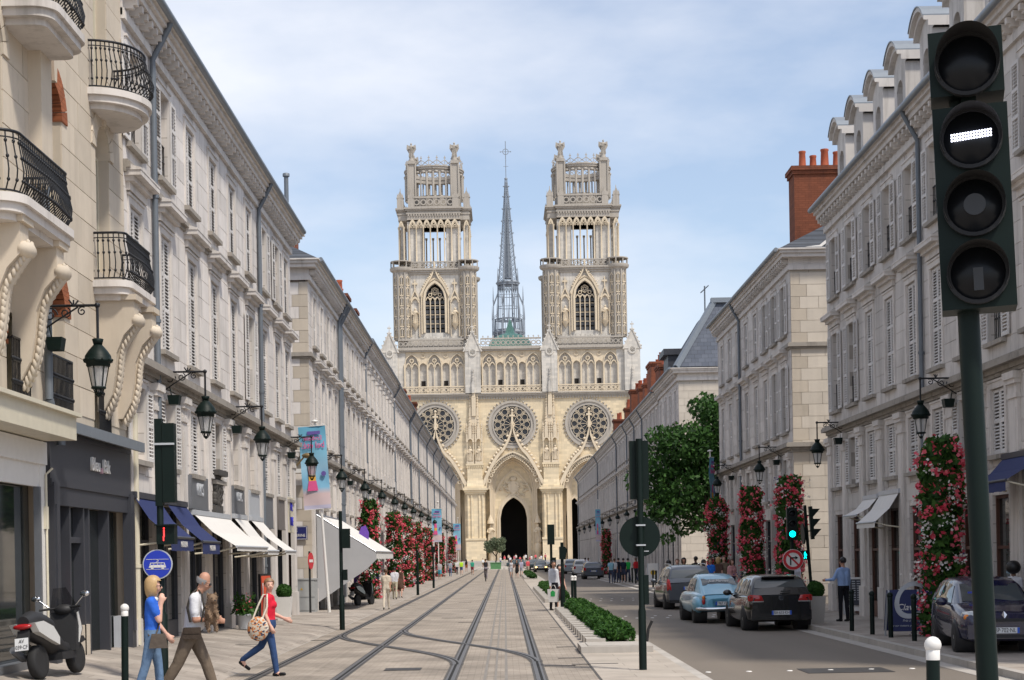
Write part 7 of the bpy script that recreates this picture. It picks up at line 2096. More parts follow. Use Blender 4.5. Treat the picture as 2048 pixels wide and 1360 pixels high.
b = MB(); b.box(-.80, .80, -.06, .08, .30, .56); b.box(-.72, .72, -.04, .1, .56, .60); b.build('bumper', M['p_black'], g_)
plate(g_, -.075, .49, 'BA·633·KH'); b = MB()
bm = MB(lambda q: (q[0], -.02+q[1], q[2]+.87)); bm.ring(0, 0, .047, .06, -.02, 0, 20); bm.bar((-.035, -.012, .045), (0, -.012, -.002), .006, .012); bm.bar((.035, -.012, .045), (0, -.012, -.002), .006, .012); bm.bar((-.045, -.012, .015), (-.022, -.012, -.045), .006, .012); bm.bar((-.022, -.012, -.045), (0, -.012, .0), .006, .012); bm.bar((.045, -.012, .015), (.022, -.012, -.045), .006, .012); bm.bar((.022, -.012, -.045), (0, -.012, .0), .006, .012)
bm.build('badge', M['chrome'], g_); b = MB(); b.bar((0, .02, 1.05), (.26, .03, 1.06), .02, .03); b.build('wiper', M['trim_black'], g_)
b = MB(); b.box(-.45, .45, .27, .52, 1.425, 1.45); b.build('spoiler', M['p_black'], g_)
# light blue classic fastback
p = on_ground(1449, 1247, Z_ROAD)
c_, _ = car('light blue vintage fastback with wedding lettering on its rear window', (p.x, p.y, Z_ROAD), .05, CLASSIC, M['p_blue'])
for s in (-1, 1):
    b = MB(); b.ball((s*.60, .06, .66), (.055, .05, .10), 10, 7); b.build('tail_light', M['tail'], c_); b = MB(); b.ball((s*.60, .055, .78), (.052, .048, .06), 10, 7); b.build('indicator', M['amber'], c_)
    b = MB(); b.ball((s*.66, .72, .56), (.2, .6, .27), 14, 9); b.build('rear_wing', M['p_blue'], c_)
b = MB(); b.tube([(-.76, .30, .44), (-.74, .02, .44), (-.5, -.09, .44), (0, -.12, .44), (.5, -.09, .44), (.74, .02, .44), (.76, .30, .44)], .05, 8); b.build('bumper', M['chrome'], c_)
b = MB(); b.box(-.34, .34, .0, .025, .50, .72); b.build('engine_lid', M['p_blue'], c_); plate(c_, -.03, .60, '1967 VX 45')
cw = MB(); wl = text('lettering', 'Just Married', .15, M['white'], c_, (.0, .93, 1.255), (PI/2-math.radians(58), 0, 0), .002, shear=.3, sx=.8)
# grey people carrier
p = on_ground(1382, 1219, Z_ROAD)
v_, _ = car('dark grey people carrier with roof rails seen from behind', (p.x, p.y, Z_ROAD), .04, MPV, M['p_grey'])
for s in (-1, 1):
    blob(v_, 'tail_light', [(s*.72, -.005, .72), (s*.88, .06, .72), (s*.89, .10, 1.02), (s*.86, .06, 1.16), (s*.78, .03, 1.12), (s*.74, .0, .9)], M['tail'], -.03)
    b = MB(); b.tube([(s*.66, .5, 1.62), (s*.66, .6, 1.69), (s*.65, 2.2, 1.70), (s*.65, 2.35, 1.65)], .02, 6); b.build('roof_rail', M['steel'], v_); mirror(v_, s*.87, 3.05, 1.05, M['p_grey'], s)
b = MB(); b.box(-.82, .82, -.07, .1, .36, .62); b.build('bumper', M['p_grey'], v_); b = MB(); b.box(-.8, .8, -.05, .1, .26, .37); b.build('bumper_skirt', M['trim_black'], v_)
plate(v_, -.02, .80, 'BK 583 XB'); b = MB(); b.add([(0, -.03, .97), (.045, -.03, .90), (0, -.03, .83), (-.045, -.03, .90)], [(0,1,2,3)]); b.build('badge', M['chrome'], v_)
# navy hatchback parked nose-on at the right edge
k_, _ = car('dark blue small hatchback parked nose forward on the pavement', (9.72, 34.7, 0), PI-.10, SMALL, M['p_navy'])
L_ = 3.78
for s in (-1, 1):
    blob(k_, 'headlight', [(s*.38, L_-.07, .62), (s*.62, L_-.16, .60), (s*.75, L_-.34, .66), (s*.72, L_-.36, .78), (s*.55, L_-.22, .80), (s*.40, L_-.12, .74)], M['lamp_clear'], .06); mirror(k_, s*.80, 2.35, .95, M['p_navy'], s)
    b = MB(); b.ball((s*.66, L_-.2, .68), (.06, .05, .06), 8, 6); b.build('indicator', M['amber'], k_)
b = MB(); b.box(-.68, .68, L_-.12, L_+.05, .28, .54); b.build('bumper', M['p_navy'], k_); b = MB(); b.box(-.42, .42, L_-.02, L_+.02, .60, .66); b.box(-.5, .5, L_+.03, L_+.06, .30, .36); b.build('grille', M['trim_black'], k_)
plate(k_, L_+.065, .44, 'BP·702·NL', 1, .0); b = MB(); b.add([(0, L_-.05, .80), (.05, L_-.0, .73), (0, L_+.01, .66), (-.05, L_-.0, .73)], [(0,1,2,3)]); b.build('badge', M['chrome'], k_)
b = MB(); b.box(.36, .44, 2.42, 2.50, .99, 1.14); b.build('parking_sticker', M['blue_sign'], k_)
# distant traffic
for lab, x, y, rz, S, c in (('grey hatchback parked beside the far bollard row', 7.55, 141, 0, HATCH, M['p_grey']), ('white estate car parked beyond the grey hatchback', 7.5, 160, 0, MPV, paint('white_car', (.62, .62, .62))),
        ('silver people carrier farthest in the parked line', 7.4, 182, 0, MPV, paint('silver_car', (.30, .33, .36), .3, .4)), ('black saloon with lit headlights coming towards the camera', 4.55, 214, PI, SALOON, M['p_black']),
        ('dark saloon behind the black one near the square', 4.3, 246, PI, SALOON, paint('dark_green_car', (.02, .03, .03))), ('dark car crossing the square behind the olive tub', .2, 268, -PI/2, SALOON, paint('dark_teal_car', (.03, .05, .055))),
        ('grey car crossing the square before the portal', 3.4, 264, -PI/2+.4, SALOON, paint('mid_grey_car', (.12, .13, .14)))):
    o, _ = car(lab, (x, y, Z_ROAD if x > 3.3 and y < 244 else .01), rz, S, c)
    if 'lit headlights' in lab:
        for s in (-1, 1): b = MB(); b.ball((s*.62, 4.58, .62), (.16, .06, .08), 8, 6); b.build('headlight', M['headlit'], o)
        b = MB(); b.box(-.35, .35, 4.55, 4.62, .5, .7); b.build('grille', M['chrome'], o)
    elif abs(rz) < .1:
        for s in (-1, 1): b = MB(); b.box(s*.76-.1, s*.76+.1, -.02, .08, .75, 1.0); b.build('tail_light', M['tail'], o)
        plate(o, -.02, .7, 'AB 214 KR')
# ------------------------------------------------------------------ scooters and bicycle
def scooter(label, loc, rz, body, lean=.0, plate_txt=None, screen=True):
    e = empty('scooter', loc, rz, label, 'scooter'); e.rotation_euler = (0, lean, rz); e.scale = (.92,)*3
    bk = M['trim_black']
    for y in (0.0, 1.45):
        t = MB(lambda p, y=y: (p[2], y+p[0], .27+p[1])); t.lathe([(.15, -.06), (.24, -.075), (.27, -.045), (.27, .045), (.24, .075), (.15, .06)], n=22); o = t.build('wheel', M['rubber'], e)
        t = MB(lambda p, y=y: (p[2], y+p[0], .27+p[1])); t.lathe([(.155, -.05), (.05, -.04), (.05, .04), (.155, .05)], n=16); t.build('rim', M['steel'], o)
    b = MB(); b.tube([(0, -.30, .80), (0, .0, .74), (0, .35, .68), (0, .60, .52), (0, .85, .40), (0, 1.05, .42)], [.10, .17, .20, .17, .15, .12], 12); b.box(-.17, .17, .55, 1.1, .26, .38); b.build('frame_shell', bk, e)
    b = MB()
    for s in (-1, 1):
        b.prism([(-.42, .88), (-.1, .90), (.25, .80), (.45, .62), (.42, .50), (.1, .60), (-.3, .74)], lambda p, a, s=s: (s*(.10+a), p[0], p[1]), 0, .11)
    b.build('tail_fairing', body, e)
    b = MB(); b.tube([(0, -.38, .90), (0, -.1, .92), (0, .2, .86), (0, .50, .80)], [.10, .16, .17, .13], 10); b.build('seat', bk, e)
    b = MB(); b.prism([(1.0, .38), (1.12, .40), (1.36, .72), (1.30, 1.02), (1.18, 1.02), (1.10, .75)], lambda p, a: (a, p[0], p[1]), -.22, .22); b.prism([(1.2, .55), (1.62, .60), (1.70, .52), (1.5, .48)], lambda p, a: (a, p[0], p[1]), -.11, .11); b.build('leg_shield', bk, e)
    b = MB(); b.prism([(1.13, .5), (1.3, .72), (1.24, 1.0), (1.18, .98), (1.2, .74)], lambda p, a: (a, p[0], p[1]), -.235, -.222); b.build('shield_trim', body, e); b = MB(); b.prism([(1.13, .5), (1.3, .72), (1.24, 1.0), (1.18, .98), (1.2, .74)], lambda p, a: (a, p[0], p[1]), .222, .235); b.build('shield_trim', body, e)
    b = MB(); b.tube([(0, 1.45, .27), (0, 1.30, .85), (0, 1.2, 1.06)], .035, 8); b.tube([(-.36, 1.06, 1.08), (-.15, 1.16, 1.08), (.15, 1.16, 1.08), (.36, 1.06, 1.08)], .02, 7); b.ball((0, 1.2, 1.05), (.17, .12, .09), 10, 6); b.build('handlebar', bk, e)
    if screen:
        b = MB(); n = 8; V = []
        for j in range(4):
            for i in range(n+1): u = -1+2*i/n; V.append((u*(.26-.05*j), 1.34-.04*j-.10*u*u, 1.02+.13*j))
        b.add(V, [(j*(n+1)+i, j*(n+1)+i+1, (j+1)*(n+1)+i+1, (j+1)*(n+1)+i) for j in range(3) for i in range(n)], 0, True)
        sm, t, bs = new_mat('tinted_screen'); bs.inputs['Base Color'].default_value = (.02, .02, .022, 1); bs.inputs['Roughness'].default_value = .1; bs.inputs['Alpha'].default_value = .6; b.build('windscreen', sm, e)
    for s in (-1, 1):
        b = MB(); b.tube([(s*.22, 1.15, 1.10), (s*.38, 1.13, 1.24)], .012, 5); b.ball((s*.42, 1.12, 1.27), (.085, .025, .05), 9, 6); b.build('mirror', M['chrome'], e)
    b = MB(); b.ball((0, -.43, .84), (.16, .05, .045), 10, 6); b.build('tail_light', M['tail'], e)
    b = MB(); b.prism([(-.42, .78), (-.36, .78), (-.46, .50), (-.52, .50)], lambda p, a: (a, p[0], p[1]), -.09, .09); b.build('rear_mudguard', bk, e)
    if plate_txt:
        b = MB(); b.add([(-.11, -.54, .48), (.11, -.54, .48), (.11, -.50, .67), (-.11, -.50, .67)], [(0,1,2,3)]); o = b.build('number_plate', M['plate'], e)
        text('plate_number', plate_txt[0], .085, M['rubber'], o, (0, -.516, .62), (PI/2-.24, 0, 0), .001, sx=.8); text('plate_number', plate_txt[1], .085, M['rubber'], o, (0, -.534, .53), (PI/2-.24, 0, 0), .001, sx=.8)
    b = MB(); b.tube([(-.2, .35, .34), (-.2, -.1, .36), (-.19, -.42, .50)], [.05, .065, .06], 10); b.build('exhaust', M['sign_grey'], e)
    b = MB(); b.tube([(-.12, .6, .28), (-.24, .55, .02)], .018, 6); b.build('stand', M['steel'], e)
    return e
p = at(45, 1345, 23.6)
scooter('white and black maxi scooter parked at the shop front', (-6.68, 23.6, zl(-6.68, 23.6)), -.14, paint('scooter_white', (.62, .62, .60), .35), -.10, ('AV', '039·CF'))
scooter('small black scooter parked before the flower pillar', (-6.15, 68.6, .03), -.35, M['p_black'], -.08, ('AB', '512 K'), True)
bc = empty('bicycle', (at(972, 1160, 132).x, 131.4, 0), .05, 'bicycle ridden down the tram tracks', 'bicycle'); b = MB()
for y in (0, 1.02):
    q = MB(lambda p, y=y: (p[1], y+p[0], .34+p[2])); q.ring(0, 0, .30, .34, -.018, .018, 24); q.build('wheel', M['rubber'], bc)
b.tube([(0, 0, .34), (0, .42, .34), (0, .32, .82), (0, 0, .34)], .016, 6); b.tube([(0, .42, .34), (0, .88, .86), (0, .32, .78)], .016, 6); b.tube([(0, 1.02, .34), (0, .86, .92)], .016, 6); b.build('frame', M['rubber'], bc)
b = MB(); b.tube([(-.28, .80, 1.0), (0, .88, .98), (.28, .80, 1.0)], .014, 6); b.build('handlebar', M['steel'], bc); b = MB(); b.ball((0, .30, .90), (.09, .13, .04), 8, 6); b.build('saddle', M['rubber'], bc)
# ------------------------------------------------------------------ people
import numpy as np
_tmp = bpy.data.scenes.new('tmp_people')
def remesh(mb, voxel, smooth=5):
    me = mb.mesh('tmp', M['white']); o = bpy.data.objects.new('tmp', me); _tmp.collection.objects.link(o)
    r = o.modifiers.new('r', 'REMESH'); r.mode = 'VOXEL'; r.voxel_size = voxel; r.use_smooth_shade = True
    s = o.modifiers.new('s', 'SMOOTH'); s.factor = .5; s.iterations = smooth
    _tmp.view_layers[0].update()
    dg = _tmp.view_layers[0].depsgraph
    out = bpy.data.meshes.new_from_object(o.evaluated_get(dg))
    bpy.data.objects.remove(o); bpy.data.meshes.remove(me)
    return out
def capsule(mb, p0, r0, p1, r1, n=12):
    p0, p1 = Vector(p0), Vector(p1); d = p1-p0
    if d.length < 1e-5: d = Vector((0, 0, 1e-4))
    u = d.normalized(); pts, rs = [], []
    for k in range(5): a = PI/2*(1-k/4); pts.append(p0-u*r0*math.sin(a)); rs.append(max(1e-4, r0*math.cos(a)))
    for k in range(5): a = PI/2*k/4; pts.append(p1+u*r1*math.sin(a)); rs.append(max(1e-4, r1*math.cos(a)))
    mb.tube(pts, rs, n)
def figure(S, voxel):
    """one continuous body grown round a posed skeleton. materials: 0 top, 1 bottom, 2 skin, 3 shoes"""
    C = []
    def cap(p0, r0, p1, r1, m): C.append((Vector(p0), r0, Vector(p1), r1, m))
    f = S.get('female', False); lean = S.get('lean', 0.0)
    hipz = .91
    J = {}
    def leg(s, a, k, o=0.0):
        h = Vector((s*.088, 0, hipz)); kn = h+.43*Vector((s*math.sin(o), math.sin(a), -math.cos(a))); an = kn+.42*Vector((0, math.sin(a-k), -math.cos(a-k)))
        return h, kn, an
    (a1, k1), (a2, k2) = S.get('legs', ((0.03, .03), (-.03, .02)))
    for s, a, k in ((-1, a1, k1), (1, a2, k2)):
        h, kn, an = leg(s, a, k)
        bot = S.get('bottom', 'trousers')
        m = 1 if bot != 'shorts' and bot != 'dress' else 2
        wide = 1.18 if S.get('loose') else 1.0
        if bot == 'shorts': mid = h.lerp(kn, .8); cap(h, .088, mid, .078, 1); cap(mid, .064, kn, .055, 2); cap(kn, .052, kn.lerp(an, .4), .054, 2); cap(kn.lerp(an, .4), .054, an, .036, 2)
        elif bot == 'dress': cap(h, .08, kn, .055, 2); cap(kn, .052, kn.lerp(an, .4), .052, 2); cap(kn.lerp(an, .4), .052, an, .034, 2)
        else: cap(h, .092*wide, kn, .066*wide, 1); cap(kn, .064*wide, kn.lerp(an, .35), .064*wide, 1); cap(kn.lerp(an, .35), .064*wide, an, .050*wide, 1)
        ft = (a-k)*.8
        tip = an+Vector((s*.02, .15*math.cos(ft), -.045+.15*math.sin(ft)-.02)); hl = an+Vector((0, -.04, -.055))
        cap(hl, .038, tip, .033, 3); cap(an+Vector((0, 0, -.02)), .04, hl.lerp(tip, .5), .036, 3 if not f else 2)
    up = Vector((0, math.sin(lean), math.cos(lean))); P = lambda x, z, y=0.0: Vector((x, 0, hipz))+up*(z-hipz)+Vector((0, y, 0))
    ws = .90 if f else 1.0
    top = 0
    for s in (-1, 1):
        cap(P(s*.06, .90), .115, P(s*.055, .98), .11, 1 if S.get('bottom') != 'dress' else 0)
        cap(P(s*.06*ws, 1.0), .108*ws, P(s*.075*ws, 1.22), .115*ws, top); cap(P(s*.075*ws, 1.2), .112*ws, P(s*.10*ws, 1.36), .09, top)
    if S.get('belly'): cap(P(0, 1.05, .05), .13, P(0, 1.15, .05), .12, top)
    if f: 
        for s in (-1, 1): cap(P(s*.07, 1.25, .075), .062, P(s*.07, 1.27, .075), .058, top)
    cap(P(-.12*ws, 1.385), .072, P(.12*ws, 1.385), .072, top)
    if S.get('bottom') == 'dress': cap(P(0, .92), .16, P(0, .60), .19, 0)
    hd = S.get('head', (0, 0)); hl = lean*.7+hd[0]                      # nod, turn
    nk0 = P(0, 1.40); hup = Vector((math.sin(hd[1])*0, math.sin(hl), math.cos(hl))); hc = nk0+hup*.20+Vector((0, .015, 0))
    cap(nk0, .058, hc-hup*.05, .052, 2)
    R = Matrix.Rotation(-hd[1], 3, 'Z') @ Matrix.Rotation(-hl, 3, 'X')
    H = lambda x, y, z: hc+R @ Vector((x, y, z))
    cap(H(0, -.012, .035), .083, H(0, -.018, .065), .078, 2); cap(H(0, .022, -.02), .066, H(0, .035, -.065), .044, 2)
    cap(H(0, .085, .015), .014, H(0, .103, -.012), .017, 2)
    for s in (-1, 1): cap(H(s*.078, -.005, .012), .014, H(s*.08, -.012, -.018), .012, 2); cap(H(s*.035, .066, -.005), .024, H(s*.035, .062, -.03), .026, 2)
    cap(H(-.018, .082, -.052), .011, H(.018, .082, -.052), .011, 2)
    hands = []
    for s, (fa, oa, el, ro) in zip((-1, 1), S.get('arms', ((.1, .12, .25, 0), (-.1, .12, .2, 0)))):
        sh = P(s*.165*ws, 1.375)
        d1 = Vector((s*math.sin(oa), math.sin(fa)*math.cos(oa), -math.cos(fa)*math.cos(oa))); eb = sh+.28*d1
        # forearm bends forward and, with ro, across the body
        fd = Vector((s*math.sin(oa)*.6-s*math.sin(ro), math.sin(fa+el), -math.cos(fa+el))).normalized(); wr = eb+.245*fd
        sl = S.get('sleeve', .55)
        if sl >= 1.5: cap(sh, .062, eb, .05, 0); cap(eb, .048, wr, .038, 0)
        elif sl > 0: q = sh.lerp(eb, min(1, sl*1.1)); cap(sh, .066, q, .06, 0); cap(q, .045, eb, .041, 2); cap(eb, .041, wr, .028, 2)
        else: cap(sh, .052, eb, .041, 2); cap(eb, .041, wr, .028, 2)
        hn = fd
        side = hn.cross(Vector((s, 0, 0))); side = side.normalized() if side.length > .1 else Vector((0, 0, 1))
        acr = hn.cross(side).normalized()
        pm = wr+hn*.075; cap(wr, .027, pm, .032, 2); cap(wr+side*.018, .022, pm+side*.022, .02, 2); cap(wr-side*.018, .022, pm-side*.022, .02, 2)
        if voxel < .02:
            for k, (off, ln) in enumerate(((-.032, .060), (-.011, .075), (.011, .072), (.031, .055))):
                b0 = pm+side*off; b1 = b0+hn*ln*.5+acr*.008*s; b2 = b1+hn*ln*.4+acr*.03*s; cap(b0, .0115, b1, .0105, 2); cap(b1, .0105, b2, .009, 2)
            t0 = wr+hn*.03+side*.03; cap(t0, .014, t0+hn*.035+side*.03, .012, 2); cap(t0+hn*.035+side*.03, .012, t0+hn*.06+side*.035, .010, 2)
        else: cap(pm, .03, pm+hn*.07+acr*.02*s, .022, 2)
        hands.append(pm+hn*.05)
    mb = MB()
    for p0, r0, p1, r1, m in C: capsule(mb, p0, r0, p1, r1, 10 if voxel < .02 else 7)
    me = remesh(mb, voxel, 4 if voxel < .02 else 2)
    n = len(me.polygons); ce = np.empty(n*3); me.polygons.foreach_get('center', ce); ce = ce.reshape(-1, 3)
    best = np.full(n, 1e9); mi = np.zeros(n, dtype=np.int32)
    for p0, r0, p1, r1, m in C:
        a = np.array(p0); d = np.array(p1-p0); L2 = max(1e-9, d @ d); t = np.clip(((ce-a) @ d)/L2, 0, 1)
        dist = np.linalg.norm(ce-a-t[:, None]*d, axis=1)-(r0+(r1-r0)*t)-(.012 if m in (0,) else 0)
        w = dist < best; best[w] = dist[w]; mi[w] = m
    me.materials.clear()
    for _ in range(4): me.materials.append(M['white'])
    me.polygons.foreach_set('material_index', mi)
    zmin = min(v.co.z for v in me.vertices)
    return me, hc, R, hands, zmin
SK = [plain('skin_light', (.62, .36, .27), .55, var=.06), plain('skin_tan', (.46, .24, .16), .55, var=.06), plain('skin_brown', (.16, .08, .05), .55, var=.06)]
HAIRC = {'blond': plain('hair_blond', (.46, .30, .14), .5, var=.25, scale=30), 'brown': plain('hair_brown', (.09, .045, .025), .5, var=.25, scale=30), 'black': plain('hair_black', (.012, .010, .010), .5), 'grey': plain('hair_grey', (.35, .34, .33), .6), 'lightbrown': plain('hair_light_brown', (.26, .15, .08), .5, var=.2, scale=30)}
CLO = {}
def cloth(c, r=.85):
    k = tuple(round(x, 3) for x in c)
    if k not in CLO: CLO[k] = plain('cloth_%d' % len(CLO), c, r, var=.22, scale=9, spec=.2, bump=.9)
    return CLO[k]
def hair_mesh(style):
    b = MB(); nu, nv = 22, 14; V = []
    for j in range(nv+1):
        a = -PI/2+PI*j/nv
        for k in range(nu):
            t = 2*PI*k/nu; x, y, z = math.cos(a)*math.cos(t), math.cos(a)*math.sin(t), math.sin(a)
            w = 1+.05*mnoise.noise(Vector((x*3, y*3, z*3)))
            if style == 'bob':
                px_, py_, pz_ = x*.112*w, y*.118*w-.022, z*.125+.03
                if pz_ < .03: pz_ = .03+(pz_-.03)*1.75; px_ *= 1.06; py_ = py_*.95-.008
            elif style == 'long': px_, py_, pz_ = x*.108*w, y*.115*w-.028, z*.12+.03; pz_ = .03+(pz_-.03)*(2.6 if pz_ < .03 else 1)
            elif style == 'afro': px_, py_, pz_ = x*.165*w, y*.165*w-.03, z*.155+.06
            else: px_, py_, pz_ = x*.0935*w, y*.102*w-.02, z*.10+.045
            V.append((px_, py_, pz_))
    F = []
    for j in range(nv):
        for k in range(nu):
            q = [V[j*nu+k], V[j*nu+(k+1) % nu], V[(j+1)*nu+(k+1) % nu], V[(j+1)*nu+k]]
            cy, cz, cx = sum(p[1] for p in q)/4, sum(p[2] for p in q)/4, abs(sum(p[0] for p in q)/4)
            front = cy > (.035 if style in ('short', 'bald') else .045)
            if front and cz < .085: continue
            if style == 'short' and cz < (-.02 if cy < -.03 else .03): continue
            if style == 'bald' and (cz > .055 or cz < -.03): continue
            if style == 'bun' and cz < (-.01 if cy < -.03 else .035): continue
            F.append((j*nu+k, j*nu+(k+1) % nu, (j+1)*nu+(k+1) % nu, (j+1)*nu+k))
    b.add(V, F, 0, True)
    if style == 'bun': b.ball((0, -.12, .05), (.045, .04, .045), 9, 6)
    return b
HM = {s: hair_mesh(s) for s in ('bob', 'long', 'afro', 'short', 'bald', 'bun')}
HMM = {}
POSES = {}
def person(label, loc, rz, S, h=1.72, top=(.6, .6, .6), bottom=(.05, .06, .10), skin=0, shoe=(.03, .025, .02), hair=('short', 'brown'), voxel=.03, group=None):
    key = repr(sorted(S.items()))+str(voxel)
    if key not in POSES: POSES[key] = figure(S, voxel)
    me, hc, R, hands, zmin = POSES[key]
    k = h/1.72
    e = empty('person', loc, rz, label, 'person', group); e.scale = (k, k, k)
    o = put('body', me, e, (0, 0, -zmin))
    for i, m in enumerate((cloth(top), cloth(bottom), SK[skin], cloth(shoe, .5))):
        o.material_slots[i].link = 'OBJECT'; o.material_slots[i].material = m
    hk = hair
    if hk not in HMM: HMM[hk] = HM[hk[0]].mesh('hair', HAIRC[hk[1]])
    hr = put('hair', HMM[hk], e, tuple(hc-Vector((0, 0, zmin)))); hr.rotation_euler = R.to_euler()
    return e, hc-Vector((0, 0, zmin)), R, [x-Vector((0, 0, zmin)) for x in hands]
def face(e, hc, R, glasses=None):
    H = lambda x, y, z: tuple(hc+R @ Vector((x, y, z)))
    if glasses:
        b = MB()
        for s in (-1, 1):
            b.ball(H(s*.036, .088, .012), (.028, .012, .02), 9, 6); b.tube([H(s*.062, .078, .016), H(s*.084, -.02, .016)], .004, 5)
        b.tube([H(-.012, .098, .016), H(.012, .098, .016)], .004, 5); b.build('glasses', M['rubber'], e)
    else:
        b = MB()
        for s in (-1, 1): b.ball(H(s*.033, .077, .012), (.015, .010, .008), 8, 5)
        b.build('eye', M['rubber'], e)
        b = MB()
        for s in (-1, 1): b.tube([H(s*.018, .083, .032), H(s*.036, .082, .036), H(s*.052, .072, .03)], .005, 5)
        b.build('eyebrow', HAIRC['lightbrown'], e)
    b = MB(); b.ball(H(0, .086, -.053), (.022, .009, .0065), 8, 5); b.build('lips', plain('lips', (.45, .13, .12), .5, var=0), e)
NV = .0135
# three pedestrians crossing in front
e, hc, R, hd = person('woman with blond bob, blue polo shirt and jeans, hand raised to her mouth', (-4.72, 22.0, .12), -PI/2+.12, dict(female=True, legs=((.16, .10), (-.22, .10)), arms=((.15, .08, .5, .1), (.42, .04, 2.62, .12)), head=(.12, 0), sleeve=.5), 1.64, (.03, .12, .52), (.12, .19, .30), 0, hair=('bob', 'blond'), voxel=NV)
face(e, hc, R, True)
b = MB(); b.lathe([(.075, 0), (.085, .03), (.062, .05)], (0, .01, 1.435), 14); b.build('white_collar', cloth((.7, .7, .7)), e)
b = MB(); b.tube([(-.12, .0, 1.45), (.05, .13, 1.2), (.17, .06, .95)], .012, 6); b.tube([(-.12, 0, 1.45), (.0, -.12, 1.2), (.17, -.03, .95)], .012, 6); b.tbox(.20, .10, .78, .98, .035, .13, .03, .09); b.build('shoulder_bag', cloth((.10, .08, .065)), e)
b = MB(); b.lathe([(.034, -.012), (.034, .012)], tuple(hd[0]*.75+Vector((0, 0, .33))), 10); 
e, hc, R, hd = person('bald man in white polo and khaki trousers cradling a small dog', (-4.28, 22.4, .10), -PI/2+.06, dict(legs=((.42, .12), (-.40, .16)), arms=((.12, .10, 1.35, .75), (.02, .10, 1.55, .7)), lean=.16, head=(.34, 0), sleeve=.6, belly=True, loose=True), 1.76, (.64, .64, .66), (.15, .115, .085), 1, hair=('bald', 'grey'), voxel=NV)
face(e, hc, R, True)
b = MB(); b.tube([(.02, .10, 1.50), (.12, .02, 1.42), (.19, -.02, 1.25), (.20, .02, 1.06)], .016, 6); b.tube([(.02, .10, 1.50), (.10, .16, 1.42), (.19, .20, 1.25), (.20, .16, 1.06)], .012, 6); b.build('strap', cloth((.03, .025, .02)), e)
b = MB(); b.tbox(.205, .04, .84, .99, .035, .12, .03, .11); b.box(.232, .245, -.065, .145, .91, .995); b.build('satchel', cloth((.055, .04, .03)), e)
cap_w = Vector((-4.28, 22.4, .10)) + Matrix.Rotation(-PI/2+.06, 3, 'Z') @ Vector((.13, .285, 1.24))
dg_ = empty('dog', cap_w, PI+.5, 'small shaggy brown terrier held in the arms of the man in white', 'dog')
rq = random.Random(77); mb = MB()
capsule(mb, (0, -.02, -.12), .075, (0, .03, .05), .085); capsule(mb, (0, .07, .14), .068, (0, .09, .16), .066); capsule(mb, (0, .14, .13), .03, (0, .165, .125), .024)
for s in (-1, 1):
    capsule(mb, (s*.05, .08, -.02), .028, (s*.05, .15, -.10), .022); capsule(mb, (s*.05, .0, -.16), .035, (s*.055, .06, -.27), .024); capsule(mb, (s*.05, .06, .20), .02, (s*.058, .05, .235), .010)
dm_ = remesh(mb, .012, 3); dm_.materials.clear(); dm_.materials.append(plain('terrier_coat', (.20, .13, .08), .9, var=.45, scale=22)); put('body', dm_, dg_)
fm = MB(); vs_ = [v.co.copy() for v in dm_.vertices]; leaves(fm, [v for v in rq.sample(vs_, min(700, len(vs_))) if not (v.y > .12 and v.z > .09)], .017, rq, aspect=2.8, up=-.3); fm.build('coat', dm_.materials[0], dg_)
b = MB(); b.ball((0, .187, .135), .012, 7, 5)
for s in (-1, 1): b.ball((s*.028, .145, .165), .009, 6, 4)
b.build('eye', M['rubber'], dg_)
pw = on_ground(540, 1352)
e, hc, R, hd = person('young woman in sleeveless red top and jeans carrying a patterned bag', (pw.x, pw.y, .0), -PI/2-.12, dict(female=True, legs=((-.42, .55), (.20, .06)), arms=((.10, .10, 1.05, .10), (-.10, .10, .55, 0)), sleeve=0, head=(.02, 1.05)), 1.66, (.62, .02, .045), (.035, .07, .17), 0, (.012, .012, .014), ('bun', 'lightbrown'), NV)
face(e, hc, R)
b = MB(); b.ball((.30, -.12, .86), (.07, .20, .22), 14, 9)
bm_, t_, bs_ = new_mat('chevron_bag'); tc_ = t_.nodes.new('ShaderNodeTexCoord'); wv = t_.nodes.new('ShaderNodeTexVoronoi'); wv.inputs['Scale'].default_value = 34
cr_ = t_.nodes.new('ShaderNodeValToRGB'); cr_.color_ramp.interpolation = 'CONSTANT'
for p_, c_ in ((.25, (.55, .20, .06, 1)), (.45, (.6, .52, .42, 1)), (.7, (.05, .05, .09, 1)), (.85, (.6, .5, .38, 1))): q_ = cr_.color_ramp.elements.new(p_); q_.color = c_
cr_.color_ramp.elements[0].color = (.6, .53, .44, 1)
t_.links.new(tc_.outputs['Object'], wv.inputs['Vector']); t_.links.new(wv.outputs['Color'], cr_.inputs[0]); t_.links.new(cr_.outputs[0], bs_.inputs['Base Color']); bs_.inputs['Roughness'].default_value = .9
b.build('patterned_bag', bm_, e)
b = MB(); b.tube([(.30, -.05, 1.02), (.23, .03, 1.25), (.19, .02, 1.47), (.17, -.05, 1.46), (.24, -.14, 1.25), (.30, -.22, 1.02)], .018, 6); b.build('bag_strap', cloth((.62, .56, .47)), e)
# waiter and others near the right-hand houses
p = on_ground(1688, 1243)
e, hc, R, hd = person('waiter in light blue shirt and black trousers with one arm held out', (p.x, p.y, 0), .45, dict(legs=((.05, .05), (-.05, .03)), arms=((.35, .35, 1.15, 0), (.0, .12, .25, 0)), sleeve=1.6), 1.74, (.28, .40, .66), (.012, .012, .016), 1, (.01, .01, .01), ('short', 'black'), .016)
person('person with big dark curls and a white top behind the navy car', (10.58, 34.4, 0), -.5, dict(female=True, arms=((.3, .1, .6, 0), (0, .1, .2, 0)), lean=.12), 1.6, (.6, .58, .6), (.05, .05, .08), 2, hair=('afro', 'black'), voxel=.022)
